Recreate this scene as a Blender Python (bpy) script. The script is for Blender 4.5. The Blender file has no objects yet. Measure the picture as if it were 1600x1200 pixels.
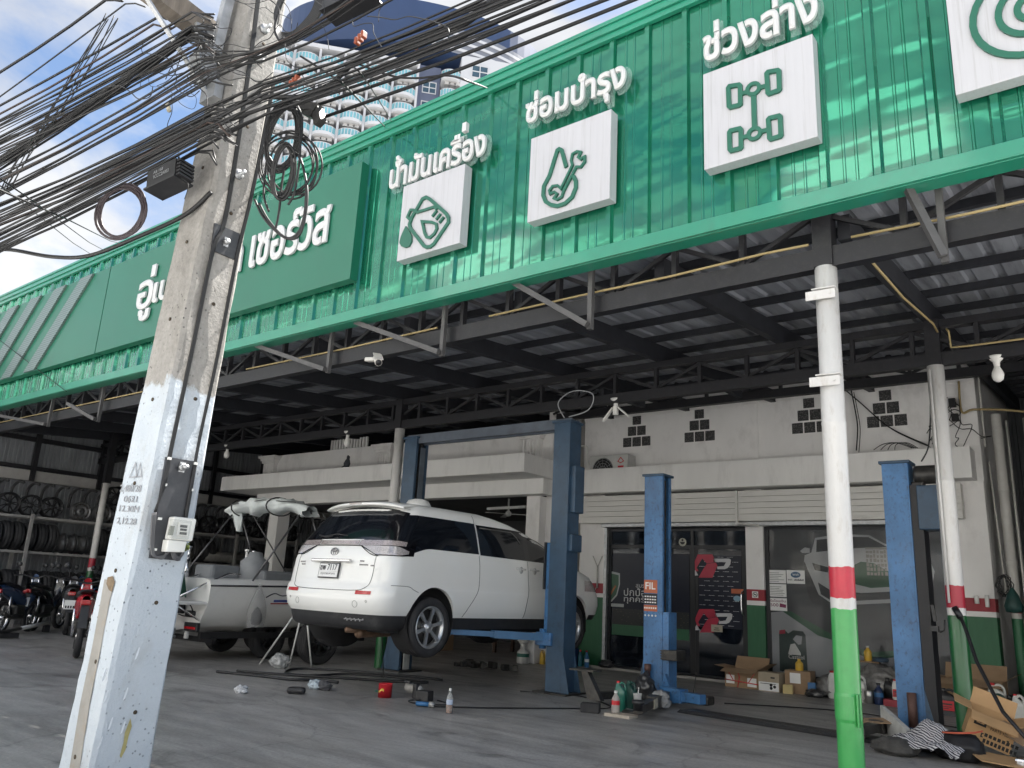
import bpy, bmesh, math, random
from math import sin, cos, pi, radians as rad
from mathutils import Vector as V, Matrix
random.seed(7)
SC = bpy.context.scene
COL = SC.collection

# ------------------------------------------------------------------ camera
FPX, HORS, HORY, VPX, EYE = 1250.0, .052, 927.0, -839.0, 1.18
_dn = V((-HORS, 1.0, -(HORY-600)/FPX)).normalized()
_up = -_dn
_X = -V((VPX-800, HORY+HORS*(VPX-800)-600, FPX)).normalized()
_Y = _up.cross(_X)
if _Y.z < 0: _Y = -_Y
RW = Matrix((_X, _Y, _up))           # camera frame (x right, y down, z ahead) -> world
EYEP = V((0, 0, EYE))
def ray(px, py): return RW @ V((px-800, py-600, FPX))
def on_y(px, py, Y): d = ray(px, py); return EYEP + d*(Y/d.y)
def on_x(px, py, X): d = ray(px, py); return EYEP + d*(X/d.x)
def on_z(px, py, Z=0.0): d = ray(px, py); return EYEP + d*((Z-EYE)/d.z)
cd = bpy.data.cameras.new('camera'); cam = bpy.data.objects.new('camera', cd); COL.objects.link(cam)
cd.sensor_width = 36; cd.lens = 36*FPX/1600; cd.clip_start = .05; cd.clip_end = 2000
cx, cy, cz = RW.col[0], -RW.col[1], -RW.col[2]
cam.matrix_world = Matrix(((cx.x, cy.x, cz.x, 0), (cx.y, cy.y, cz.y, 0), (cx.z, cy.z, cz.z, EYE), (0, 0, 0, 1)))
SC.camera = cam

# ------------------------------------------------------------------ sun, sky, exposure
SUN = V((.15, .56, .82)).normalized()            # direction to the sun: high, behind the building
sd = bpy.data.lights.new('sun', 'SUN'); sd.energy = 5.0; sd.angle = rad(.5); sd.color = (1, .96, .9)
so = bpy.data.objects.new('sun', sd); COL.objects.link(so)
so.rotation_euler = SUN.to_track_quat('Z', 'Y').to_euler(); so.location = (0, 0, 60)
W = bpy.data.worlds.new('World'); SC.world = W; W.use_nodes = True
nt = W.node_tree; nd = nt.nodes; lk = nt.links
bg = nd['Background']; bg.inputs['Strength'].default_value = .12
sky = nd.new('ShaderNodeTexSky'); sky.sky_type = 'NISHITA'; sky.sun_disc = False
sky.sun_elevation = math.asin(SUN.z); sky.sun_rotation = math.atan2(SUN.x, SUN.y)
sky.air_density = 1.0; sky.dust_density = .6; sky.ozone_density = 1.5
tc = nd.new('ShaderNodeTexCoord')
mp = nd.new('ShaderNodeMapping'); mp.inputs['Scale'].default_value = (1, 1, 2.2); mp.inputs['Location'].default_value = (.35, .1, .2)
nz = nd.new('ShaderNodeTexNoise'); nz.inputs['Scale'].default_value = 2.1; nz.inputs['Detail'].default_value = 9; nz.inputs['Roughness'].default_value = .55
nz.inputs['Distortion'].default_value = .35
cr = nd.new('ShaderNodeValToRGB'); cr.color_ramp.elements[0].position = .43; cr.color_ramp.elements[1].position = .53
nz2 = nd.new('ShaderNodeTexNoise'); nz2.inputs['Scale'].default_value = 3.3; nz2.inputs['Detail'].default_value = 7
cc = nd.new('ShaderNodeValToRGB')
cc.color_ramp.elements[0].position = .33; cc.color_ramp.elements[0].color = (1.40, 1.46, 1.60, 1)
cc.color_ramp.elements[1].position = .62; cc.color_ramp.elements[1].color = (2.20, 2.24, 2.30, 1)
mx = nd.new('ShaderNodeMix'); mx.data_type = 'RGBA'
sep = nd.new('ShaderNodeSeparateXYZ'); lk.new(tc.outputs['Generated'], sep.inputs[0])
bias = nd.new('ShaderNodeMath'); bias.operation = 'MULTIPLY_ADD'; bias.inputs[1].default_value = -.025      # more cloud on the street side
lk.new(tc.outputs['Generated'], mp.inputs['Vector'])
lk.new(mp.outputs['Vector'], nz.inputs['Vector']); lk.new(mp.outputs['Vector'], nz2.inputs['Vector'])
lk.new(sep.outputs['Y'], bias.inputs[0]); lk.new(nz.outputs['Fac'], bias.inputs[2])
lk.new(bias.outputs[0], cr.inputs['Fac']); lk.new(nz2.outputs['Fac'], cc.inputs['Fac'])
lit = nd.new('ShaderNodeMapRange'); lit.inputs['From Min'].default_value = -.8; lit.inputs['From Max'].default_value = .5; lit.inputs['To Min'].default_value = 1.35; lit.inputs['To Max'].default_value = 1.0
lk.new(sep.outputs['Y'], lit.inputs['Value'])                                                            # front-lit clouds opposite the sun
cm = nd.new('ShaderNodeVectorMath'); cm.operation = 'SCALE'; lk.new(cc.outputs['Color'], cm.inputs[0]); lk.new(lit.outputs['Result'], cm.inputs['Scale'])
sd_ = nd.new('ShaderNodeVectorMath'); sd_.operation = 'SCALE'; sd_.inputs['Scale'].default_value = .50; lk.new(sky.outputs['Color'], sd_.inputs[0])
lk.new(cr.outputs['Color'], mx.inputs['Factor']); lk.new(sd_.outputs[0], mx.inputs['A']); lk.new(cm.outputs[0], mx.inputs['B'])
lk.new(mx.outputs['Result'], bg.inputs['Color'])
SC.view_settings.view_transform = 'Standard'; SC.view_settings.look = 'None'
SC.view_settings.exposure = 1.92; SC.view_settings.gamma = 1
SC.cycles.max_bounces = 8; SC.cycles.diffuse_bounces = 5; SC.cycles.glossy_bounces = 4; SC.cycles.transmission_bounces = 6
SC.cycles.transparent_max_bounces = 8
try: SC.cycles.use_denoising = True
except Exception: pass

# ------------------------------------------------------------------ materials
MATS = {}
def M(name, col, rough=.5, metal=0.0, var=.12, scale=6.0, bump=0.0, bscale=60.0, coat=0.0, spec=.5, emit=0.0,
      dirt=0.0, dcol=(.05, .045, .04), dscale=3.0, stretch=(1, 1, 1), alpha=1.0, trans=0.0, rvar=.0, bstretch=None, bdet=5, bdist=.01):
    if name in MATS: return MATS[name]
    m = bpy.data.materials.new(name); m.use_nodes = True
    t = m.node_tree; n = t.nodes; l = t.links; b = n['Principled BSDF']
    tc = n.new('ShaderNodeTexCoord'); mp = n.new('ShaderNodeMapping'); mp.inputs['Scale'].default_value = stretch
    l.new(tc.outputs['Object'], mp.inputs['Vector'])
    nz = n.new('ShaderNodeTexNoise'); nz.inputs['Scale'].default_value = scale; nz.inputs['Detail'].default_value = 8; nz.inputs['Roughness'].default_value = .6
    l.new(mp.outputs['Vector'], nz.inputs['Vector'])
    r = n.new('ShaderNodeValToRGB'); r.color_ramp.elements[0].position = .3; r.color_ramp.elements[1].position = .7
    r.color_ramp.elements[0].color = tuple(c*(1-var) for c in col)+(1,)
    r.color_ramp.elements[1].color = tuple(min(1, c*(1+var)) for c in col)+(1,)
    l.new(nz.outputs['Fac'], r.inputs['Fac'])
    out = r.outputs['Color']
    if dirt:
        n2 = n.new('ShaderNodeTexNoise'); n2.inputs['Scale'].default_value = dscale; n2.inputs['Detail'].default_value = 10; n2.inputs['Roughness'].default_value = .7
        l.new(mp.outputs['Vector'], n2.inputs['Vector'])
        r2 = n.new('ShaderNodeValToRGB'); r2.color_ramp.elements[0].position = .52; r2.color_ramp.elements[1].position = .72
        r2.color_ramp.elements[1].color = (dirt, dirt, dirt, 1)
        l.new(n2.outputs['Fac'], r2.inputs['Fac'])
        mxx = n.new('ShaderNodeMix'); mxx.data_type = 'RGBA'
        l.new(r2.outputs['Color'], mxx.inputs['Factor']); l.new(out, mxx.inputs['A']); mxx.inputs['B'].default_value = tuple(dcol)+(1,)
        out = mxx.outputs['Result']
    l.new(out, b.inputs['Base Color'])
    b.inputs['Roughness'].default_value = rough; b.inputs['Metallic'].default_value = metal
    b.inputs['Specular IOR Level'].default_value = spec
    if rvar:
        mr = n.new('ShaderNodeMapRange'); mr.inputs['To Min'].default_value = max(.02, rough-rvar); mr.inputs['To Max'].default_value = min(1, rough+rvar)
        mr.inputs['From Min'].default_value = .3; mr.inputs['From Max'].default_value = .7
        l.new(nz.outputs['Fac'], mr.inputs['Value']); l.new(mr.outputs['Result'], b.inputs['Roughness'])
    if coat: b.inputs['Coat Weight'].default_value = coat; b.inputs['Coat Roughness'].default_value = .06
    if bump:
        n3 = n.new('ShaderNodeTexNoise'); n3.inputs['Scale'].default_value = bscale; n3.inputs['Detail'].default_value = bdet
        if bstretch:
            mb_ = n.new('ShaderNodeMapping'); mb_.inputs['Scale'].default_value = bstretch; l.new(tc.outputs['Object'], mb_.inputs['Vector']); l.new(mb_.outputs['Vector'], n3.inputs['Vector'])
        else: l.new(mp.outputs['Vector'], n3.inputs['Vector'])
        bp = n.new('ShaderNodeBump'); bp.inputs['Strength'].default_value = bump; bp.inputs['Distance'].default_value = bdist
        l.new(n3.outputs['Fac'], bp.inputs['Height']); l.new(bp.outputs['Normal'], b.inputs['Normal'])
    if emit: b.inputs['Emission Color'].default_value = tuple(col)+(1,); b.inputs['Emission Strength'].default_value = emit
    if trans: b.inputs['Transmission Weight'].default_value = trans
    if alpha < 1: b.inputs['Alpha'].default_value = alpha
    MATS[name] = m
    return m
def hx(s):                                          # sRGB hex -> linear
    v = [int(s[i:i+2], 16)/255 for i in (0, 2, 4)]
    return tuple(c/12.92 if c <= .04045 else ((c+.055)/1.055)**2.4 for c in v)

# ------------------------------------------------------------------ mesh builder
class MB:
    def __init__(s): s.v = []; s.f = []; s.mi = []; s.m = 0; s.sm = []; s.smooth = False
    def add(s, vs, fs):
        b = len(s.v); s.v += [V(p) for p in vs]
        for f in fs: s.f.append([b+i for i in f]); s.mi.append(s.m); s.sm.append(s.smooth)
        return s
    def box(s, lo, hi):
        x0, y0, z0 = lo; x1, y1, z1 = hi
        return s.add([(x0,y0,z0),(x1,y0,z0),(x1,y1,z0),(x0,y1,z0),(x0,y0,z1),(x1,y0,z1),(x1,y1,z1),(x0,y1,z1)],
                     [(0,3,2,1),(4,5,6,7),(0,1,5,4),(1,2,6,5),(2,3,7,6),(3,0,4,7)])
    def cbox(s, c, size, rz=0, rx=0, ry=0):
        mm = Matrix.Rotation(rz, 3, 'Z') @ Matrix.Rotation(ry, 3, 'Y') @ Matrix.Rotation(rx, 3, 'X')
        hxs = [d/2 for d in size]; c = V(c)
        vs = [c + mm @ V((sx*hxs[0], sy*hxs[1], sz*hxs[2])) for sz in (-1, 1) for sx, sy in ((-1,-1),(1,-1),(1,1),(-1,1))]
        return s.add(vs, [(0,3,2,1),(4,5,6,7),(0,1,5,4),(1,2,6,5),(2,3,7,6),(3,0,4,7)])
    def rbox(s, c, size, r=.01, rz=0, rx=0, ry=0):      # box with chamfered edges
        mm = Matrix.Rotation(rz, 3, 'Z') @ Matrix.Rotation(ry, 3, 'Y') @ Matrix.Rotation(rx, 3, 'X'); c = V(c)
        bm = bmesh.new(); bmesh.ops.create_cube(bm, size=1)
        for v in bm.verts: v.co = V((v.co.x*size[0], v.co.y*size[1], v.co.z*size[2]))
        bmesh.ops.bevel(bm, geom=bm.edges[:], offset=r, segments=2, profile=.5, affect='EDGES')
        bm.verts.index_update()
        s.add([c + mm @ v.co for v in bm.verts], [[v.index for v in f.verts] for f in bm.faces]); bm.free(); return s
    def bar(s, a, b, w, h=None, up=(0,0,1)):
        a = V(a); b = V(b); h = h or w; d = (b-a).normalized(); u = V(up)
        if abs(d.dot(u)) > .99: u = V((0,1,0))
        r = d.cross(u).normalized(); u = r.cross(d)
        vs = [p + r*sx*w/2 + u*sy*h/2 for p in (a, b) for sx, sy in ((-1,-1),(1,-1),(1,1),(-1,1))]
        return s.add(vs, [(0,1,2,3),(7,6,5,4),(0,4,5,1),(1,5,6,2),(2,6,7,3),(3,7,4,0)])
    def tube(s, pts, r, n=6, closed=False, caps=True, r1=None):
        pts = [V(p) for p in pts]; N = len(pts); rings = []; prev = None
        for i, p in enumerate(pts):
            if closed: t = pts[(i+1)%N]-pts[i-1]
            else: t = pts[min(i+1, N-1)]-pts[max(i-1, 0)]
            t = t.normalized() if t.length > 1e-9 else V((0,0,1))
            if prev is None:
                a = V((0,0,1)) if abs(t.z) < .9 else V((1,0,0)); u = (a-t*a.dot(t)).normalized()
            else:
                u = prev-t*prev.dot(t); u = u.normalized() if u.length > 1e-6 else prev
            prev = u; w = t.cross(u); rr = r if r1 is None else r+(r1-r)*i/(N-1)
            rings.append([p+(u*cos(2*pi*k/n)+w*sin(2*pi*k/n))*rr for k in range(n)])
        vs = [q for g in rings for q in g]; fs = []
        for i in range(N if closed else N-1):
            j = (i+1) % N
            for k in range(n): fs.append((i*n+k, i*n+(k+1)%n, j*n+(k+1)%n, j*n+k))
        if caps and not closed: fs += [tuple(range(n-1, -1, -1)), tuple((N-1)*n+k for k in range(n))]
        sm = s.smooth; s.smooth = True; s.add(vs, fs); s.smooth = sm; return s
    def lathe(s, prof, o=(0,0,0), axis='Z', n=20, a0=0, closed=False):   # prof: (radius, along)
        o = V(o); vs = []; fs = []; P = len(prof)
        for k in range(n):
            a = 2*pi*k/n+a0; c, q = cos(a), sin(a)
            for r, h in prof:
                vs.append(o + (V((r*c, r*q, h)) if axis == 'Z' else V((h, r*c, r*q)) if axis == 'X' else V((r*q, h, r*c))))
        for k in range(n):
            k2 = (k+1) % n
            for i in range(P if closed else P-1):
                i2 = (i+1) % P
                fs.append((k*P+i, k2*P+i, k2*P+i2, k*P+i2))
        sm = s.smooth; s.smooth = True; s.add(vs, fs); s.smooth = sm
        return s
    def prism(s, poly, fn, d):             # 2D polygon -> solid, fn(u, v, depth) -> point
        n = len(poly); vs = [fn(u, v, 0) for u, v in poly]+[fn(u, v, d) for u, v in poly]
        return s.add(vs, [tuple(range(n)), tuple(range(2*n-1, n-1, -1))]+[(i, i+n, (i+1)%n+n, (i+1)%n) for i in range(n)])
    def stroke(s, pts, w, fn, d, closed=False):   # mitred band along a 2D path, extruded by d
        n = len(pts); L = []; R = []
        P = [V((p[0], p[1])) for p in pts]
        for i in range(n):
            a = P[i-1] if (i or closed) else None; b = P[(i+1) % n] if (i < n-1 or closed) else None
            d1 = (P[i]-a).normalized() if a is not None else (b-P[i]).normalized()
            d2 = (b-P[i]).normalized() if b is not None else d1
            n1 = V((-d1.y, d1.x)); n2 = V((-d2.y, d2.x)); m = (n1+n2)
            m = m.normalized() if m.length > 1e-6 else n1
            k = w/2/max(.45, m.dot(n1)); L.append(P[i]+m*k); R.append(P[i]-m*k)
        vs = []
        for q in L+R: vs.append(fn(q.x, q.y, 0))
        for q in L+R: vs.append(fn(q.x, q.y, d))
        fs = []
        for i in range(n if closed else n-1):
            j = (i+1) % n
            fs += [(i, n+i, n+j, j), (2*n+i, 2*n+j, 3*n+j, 3*n+i), (i, j, 2*n+j, 2*n+i), (n+i, 3*n+i, 3*n+j, n+j)]
        if not closed: fs += [(0, 2*n, 3*n, n), (n-1, 2*n-1, 4*n-1, 3*n-1)]
        return s.add(vs, fs)
    def grid(s, rows):                       # rows of points -> quads
        n = len(rows[0]); vs = [p for r in rows for p in r]
        return s.add(vs, [(i*n+j, i*n+j+1, (i+1)*n+j+1, (i+1)*n+j) for i in range(len(rows)-1) for j in range(n-1)])
    def build(s, name, mats, parent=None, bevel=0, solid=0, subsurf=0):
        if not isinstance(mats, (list, tuple)): mats = [mats]
        if parent is None:
            xs = [p.x for p in s.v]; ys = [p.y for p in s.v]; zs = [p.z for p in s.v]
            org = V(((min(xs)+max(xs))/2, (min(ys)+max(ys))/2, min(zs)))
        else:
            org = V((0,0,0)); q = parent
            while q: org += q.location; q = q.parent
        me = bpy.data.meshes.new(name); me.from_pydata([p-org for p in s.v], [], s.f)
        for m in mats: me.materials.append(m)
        for i, p in enumerate(me.polygons): p.material_index = s.mi[i]; p.use_smooth = s.sm[i]
        me.update()
        o = bpy.data.objects.new(name, me); COL.objects.link(o)
        if parent is None: o.location = org
        else: o.parent = parent
        if solid: md = o.modifiers.new('s', 'SOLIDIFY'); md.thickness = solid; md.offset = 0
        if bevel: md = o.modifiers.new('b', 'BEVEL'); md.width = bevel; md.segments = 2; md.limit_method = 'ANGLE'; md.angle_limit = rad(40)
        if subsurf: md = o.modifiers.new('u', 'SUBSURF'); md.levels = subsurf; md.render_levels = subsurf
        return o
def tag(o, label=None, cat=None, group=None, kind=None):
    if label: o['label'] = label
    if cat: o['category'] = cat
    if group: o['group'] = group
    if kind: o['kind'] = kind
    return o
def thing(name, label, cat, loc=(0,0,0), group=None):
    o = bpy.data.objects.new(name, None); COL.objects.link(o); o.location = loc; o.empty_display_size = .2
    return tag(o, label, cat, group)
def dup(root, loc=None, rz=None, label=None, group=None, swap=None):
    r = root.copy(); COL.objects.link(r)
    if loc is not None: r.location = loc
    if rz is not None: r.rotation_euler = (0, 0, rz)
    if label: r['label'] = label
    if group: r['group'] = group
    def kids(a, b):
        for ch in list(a.children):
            c = ch.copy(); COL.objects.link(c); c.parent = b; kids(ch, c)
    kids(root, r); return r
def bx(name, lo, hi, m, parent=None, bevel=0): return MB().box(lo, hi).build(name, m, parent, bevel=bevel)

def text_geo(s, bold=.0, res=3):
    cu = bpy.data.curves.new('tmp', 'FONT'); cu.body = s; cu.size = 1; cu.resolution_u = res
    cu.extrude = .05
    if bold: cu.offset = -bold*.5; cu.bevel_depth = bold*1.0; cu.bevel_resolution = 0
    o = bpy.data.objects.new('tmp', cu); COL.objects.link(o)
    dg = bpy.context.evaluated_depsgraph_get(); dg.update()
    me = bpy.data.meshes.new_from_object(o.evaluated_get(dg))
    vs = [v.co.copy() for v in me.vertices]; fs = [list(p.vertices) for p in me.polygons]
    bpy.data.objects.remove(o); bpy.data.curves.remove(cu); bpy.data.meshes.remove(me)
    return vs, fs
def text(mb, s, o, xd, yd, width, height, depth, bold=.0, slant=0.0):
    """lettering s in the box that starts at o, xd/yd unit axes, raised by depth along xd x yd"""
    vs, fs = text_geo(s, bold)
    if not vs: return mb
    x0 = min(v.x for v in vs); x1 = max(v.x for v in vs); y0 = min(v.y for v in vs); y1 = max(v.y for v in vs)
    z0 = min(v.z for v in vs); z1 = max(v.z for v in vs)
    xd = V(xd).normalized(); yd = V(yd).normalized(); nd_ = xd.cross(yd); o = V(o)
    sx = width/(x1-x0); sy = height/(y1-y0) if height else sx; k = depth/max(1e-6, z1-z0)
    return mb.add([o+xd*((v.x-x0)*sx+(v.y-y0)*sy*slant)+yd*(v.y-y0)*sy+nd_*(v.z-z0)*k for v in vs], fs)
def arc(cx, cy, r, a0, a1, n=12, ry=None):
    return [(cx+r*cos(rad(a0+(a1-a0)*i/n)), cy+(ry or r)*sin(rad(a0+(a1-a0)*i/n))) for i in range(n+1)]
def spline(pts, n=6):
    pts = [V(p) for p in pts]; out = []
    for i in range(len(pts)-1):
        p0 = pts[max(i-1, 0)]; p1 = pts[i]; p2 = pts[i+1]; p3 = pts[min(i+2, len(pts)-1)]
        for k in range(n):
            t = k/n; out.append(.5*((2*p1)+(p2-p0)*t+(2*p0-5*p1+4*p2-p3)*t*t+(3*p1-p0-3*p2+p3)*t**3))
    return out+[pts[-1]]
# ------------------------------------------------------------------ shared materials
def floor_mat():
    m = bpy.data.materials.new('polished_concrete'); m.use_nodes = True; t = m.node_tree; n = t.nodes; l = t.links; b = n['Principled BSDF']
    tc = n.new('ShaderNodeTexCoord')
    def noise(scale, det, st=(1,1,1), dist=0.0):
        mp = n.new('ShaderNodeMapping'); mp.inputs['Scale'].default_value = st; mp.inputs['Rotation'].default_value = (0, 0, .5 if st != (1,1,1) else 0)
        l.new(tc.outputs['Object'], mp.inputs['Vector'])
        z = n.new('ShaderNodeTexNoise'); z.inputs['Scale'].default_value = scale; z.inputs['Detail'].default_value = det; z.inputs['Roughness'].default_value = .65; z.inputs['Distortion'].default_value = dist
        l.new(mp.outputs['Vector'], z.inputs['Vector']); return z
    def ramp(src, stops):
        r = n.new('ShaderNodeValToRGB')
        while len(r.color_ramp.elements) < len(stops): r.color_ramp.elements.new(.5)
        for e, (p, c) in zip(r.color_ramp.elements, stops): e.position = p; e.color = (c, c, c, 1) if not isinstance(c, tuple) else c+(1,)
        l.new(src, r.inputs['Fac']); return r
    def mul(a, bb, fac=1.0, mode='MULTIPLY'):
        x = n.new('ShaderNodeMix'); x.data_type = 'RGBA'; x.blend_type = mode; x.inputs['Factor'].default_value = fac
        l.new(a, x.inputs['A']); l.new(bb, x.inputs['B']); return x.outputs['Result']
    base = ramp(noise(.45, 8, dist=.6).outputs['Fac'], [(.3, (.19, .182, .172)), (.5, (.285, .274, .262)), (.7, (.37, .357, .34))]).outputs['Color']
    streak = ramp(noise(1.6, 9, (.35, 2.6, 1), .8).outputs['Fac'], [(.30, .66), (.48, .98), (.66, 1.2)]).outputs['Color']
    fine = ramp(noise(38, 6).outputs['Fac'], [(.3, .72), (.7, 1.2)]).outputs['Color']
    speck = ramp(noise(160, 3).outputs['Fac'], [(.56, 1.0), (.68, 1.5)]).outputs['Color']
    oil = ramp(noise(.9, 6, dist=1.2).outputs['Fac'], [(.58, 1.0), (.68, .55)]).outputs['Color']
    scr = ramp(noise(5, 10, (.12, 3.0, 1), 2.0).outputs['Fac'], [(.62, 1.0), (.70, 1.6)]).outputs['Color']
    vo = n.new('ShaderNodeTexVoronoi'); vo.feature = 'DISTANCE_TO_EDGE'; vo.inputs['Scale'].default_value = .42
    wob = noise(1.3, 6); va = n.new('ShaderNodeVectorMath'); va.operation = 'SCALE'; va.inputs['Scale'].default_value = .55; l.new(wob.outputs['Color'], va.inputs[0])
    vb = n.new('ShaderNodeVectorMath'); vb.operation = 'ADD'; l.new(tc.outputs['Object'], vb.inputs[0]); l.new(va.outputs[0], vb.inputs[1]); l.new(vb.outputs[0], vo.inputs['Vector'])
    crack = ramp(vo.outputs['Distance'], [(.0, .55), (.006, 1.0)]).outputs['Color']
    spots = ramp(noise(2.7, 5, dist=.6).outputs['Fac'], [(.66, 1.0), (.72, .45)]).outputs['Color']
    sepx = n.new('ShaderNodeSeparateXYZ'); l.new(tc.outputs['Object'], sepx.inputs[0])
    c = mul(base, streak); c = mul(c, crack, .8); c = mul(c, spots, .8); c = mul(c, fine); c = mul(c, speck, .7); c = mul(c, oil); c = mul(c, scr, .6)
    l.new(c, b.inputs['Base Color'])
    rr = ramp(noise(2.2, 8, (.5, 1.5, 1)).outputs['Fac'], [(.3, .27), (.7, .58)])
    l.new(rr.outputs['Color'], b.inputs['Roughness'])
    bp = n.new('ShaderNodeBump'); bp.inputs['Strength'].default_value = .25; bp.inputs['Distance'].default_value = .004
    l.new(noise(70, 6).outputs['Fac'], bp.inputs['Height']); l.new(bp.outputs['Normal'], b.inputs['Normal'])
    return m
FLOOR = floor_mat()
GREEN = M('green_gloss_metal', (.016, .215, .125), .09, .55, .07, 1.2, bump=1.0, bscale=1.0, bstretch=(1.3, 2, 3.4), bdet=1, bdist=.03, coat=.8, dirt=.2, dcol=(.02, .15, .09), dscale=2.2)
GREENTRIM = M('green_trim', (.02, .24, .15), .3, 0, .08, 2, coat=.4, dirt=.25, dcol=(.05, .1, .08))
GREENPANEL = M('green_panel', (.010, .140, .082), .42, 0, .06, .8, coat=.15, dirt=.15, dcol=(.03, .12, .09), dscale=1.2)
WHITEBOX = M('sign_white', (.50, .50, .525), .35, 0, .03, 3, dirt=.5, dcol=(.30, .295, .29), dscale=5, stretch=(9, 9, .3))
LETTER = M('letter_white', (.62, .62, .62), .3, 0, .03, 9)
BLACKSTEEL = M('black_painted_steel', (.007, .007, .010), .5, .0, .35, 9, bump=.1, dirt=.5, dcol=(.035, .032, .03), dscale=30)
DARKSTEEL = M('dark_rafter_steel', (.010, .011, .016), .6, .0, .3, 6, dirt=.2, dcol=(.05, .05, .05), dscale=12)
GREYSTEEL = M('grey_steel', (.08, .078, .078), .5, .2, .15, 8, dirt=.3)
ROOFM = M('roof_sheet', (.27, .285, .32), .42, .3, .3, 1.1, dirt=.65, dcol=(.03, .03, .035), dscale=1.6, stretch=(5, .5, 1))
CORRUG = M('corrugated_steel', (.30, .31, .33), .42, .5, .2, 2, dirt=.35, dcol=(.1, .09, .08), dscale=2.5, stretch=(2, 2, .4))
WALL = M('white_plaster', (.80, .785, .77), .75, 0, .06, 1.6, bump=.08, bscale=40, dirt=.35, dcol=(.34, .32, .30), dscale=2.2, stretch=(1, 1, .55))
WALL2 = M('white_plaster_aged', (.80, .79, .77), .8, 0, .04, 1.2, bump=.08, bscale=40, dirt=.28, dcol=(.34, .33, .31), dscale=1.1, stretch=(3, 3, .7))
PWHITE = M('pipe_white', (.60, .59, .575), .35, 0, .05, 7, bump=.12, bscale=25, coat=.2, dirt=.5, dcol=(.33, .29, .24), dscale=7, stretch=(3, 3, .8))
PRED = M('pipe_red', (.50, .022, .045), .35, 0, .08, 9, bump=.12, bscale=25, coat=.2, dirt=.2, dcol=(.3, .02, .03), dscale=14)
PGREEN = M('pipe_green', (.050, .35, .085), .3, 0, .08, 7, bump=.16, bscale=22, coat=.35, dirt=.2, dcol=(.03, .2, .05), dscale=8)
WRED = M('wall_red', (.30, .022, .035), .55, 0, .1, 6, dirt=.3)
WGREEN = M('wall_green', (.020, .115, .050), .5, 0, .12, 5, dirt=.35, dcol=(.05, .09, .06), dscale=5, stretch=(4, 4, .4))
RUBBER = M('tyre_rubber', (.022, .022, .024), .75, 0, .3, 12, bump=.15, bscale=90, dirt=.35, dcol=(.07, .065, .06), dscale=9)
BLACKP = M('black_plastic', (.018, .018, .020), .45, 0, .2, 12, dirt=.3, dcol=(.07, .065, .06), dscale=14)
CABLE = M('cable_black', (.008, .008, .009), .5, 0, .25, 3)
CABLEB = M('cable_brown', (.030, .016, .012), .55, 0, .25, 4)
GALV = M('galvanised', (.42, .43, .44), .45, .7, .2, 14, dirt=.4, dcol=(.2, .19, .18), dscale=18)
BLUE = M('lift_blue', (.050, .155, .335), .45, 0, .3, 3.2, bump=.08, coat=.1, dirt=.9, dcol=(.025, .035, .05), dscale=24, stretch=(1, 1, .7))
BLUED = M('lift_blue_dark', (.030, .066, .115), .45, 0, .2, 5, dirt=.5, dcol=(.02, .025, .03), dscale=11)
GREASE = M('greasy_steel', (.05, .048, .046), .45, .5, .4, 12, bump=.15, dirt=.5, dcol=(.16, .14, .11), dscale=16)
CHROME = M('chrome', (.75, .75, .76), .15, 1.0, .05, 6)
SILVER = M('wheel_silver', (.52, .53, .54), .28, .75, .06, 6, dirt=.15)
CARD = M('cardboard', (.44, .27, .13), .8, 0, .10, 5, bump=.06, dirt=.2, dcol=(.25, .15, .07), dscale=5)
CARDD = M('cardboard_dull', (.30, .20, .12), .85, 0, .12, 5, dirt=.3)
PAPER = M('paper_white', (.75, .75, .74), .7, 0, .04, 8)
INK = M('ink_black', (.015, .015, .016), .6, 0, .1, 8)

# ------------------------------------------------------------------ ground
g = MB().grid([[V((x, y, -.02)) for x in (-400, -60, 0, 60, 400)] for y in (-400, -60, 0, 60, 400)])
tag(g.build('ground', M('pale_concrete_ground', (.51, .51, .50), .8, 0, .18, .6, bump=.1)), kind='structure')
tag(MB().grid([[V((x, y, -.012)) for x in (-90, 90)] for y in (-13, -2.4)]).build('road', M('concrete_road', (.45, .45, .445), .8, 0, .2, 1.5, bump=.2, bscale=120)), kind='structure')
f = MB()
NX = 60
f.grid([[V((-32+35.5*i/NX, 1.0+16.5*j/24, 0)) for i in range(NX+1)] for j in range(25)])
tag(f.build('garage_floor', FLOOR), kind='structure')
kb = MB()
for i in range(60):
    kb.m = i % 2; kb.box((-60+2*i+.003, -13.35, -.012), (-58+2*i, -13.05, .13))
tag(kb.build('kerb', [M('kerb_white', (.7, .7, .68), .7, dirt=.4), M('kerb_black', (.03, .03, .03), .7, dirt=.4)]), kind='structure')
tag(MB().box((-90, -16.5, -.015), (90, -13.35, .12)).build('pavement', M('paving', (.28, .27, .26), .8, 0, .15, 2, bump=.1)), kind='structure')

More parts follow.
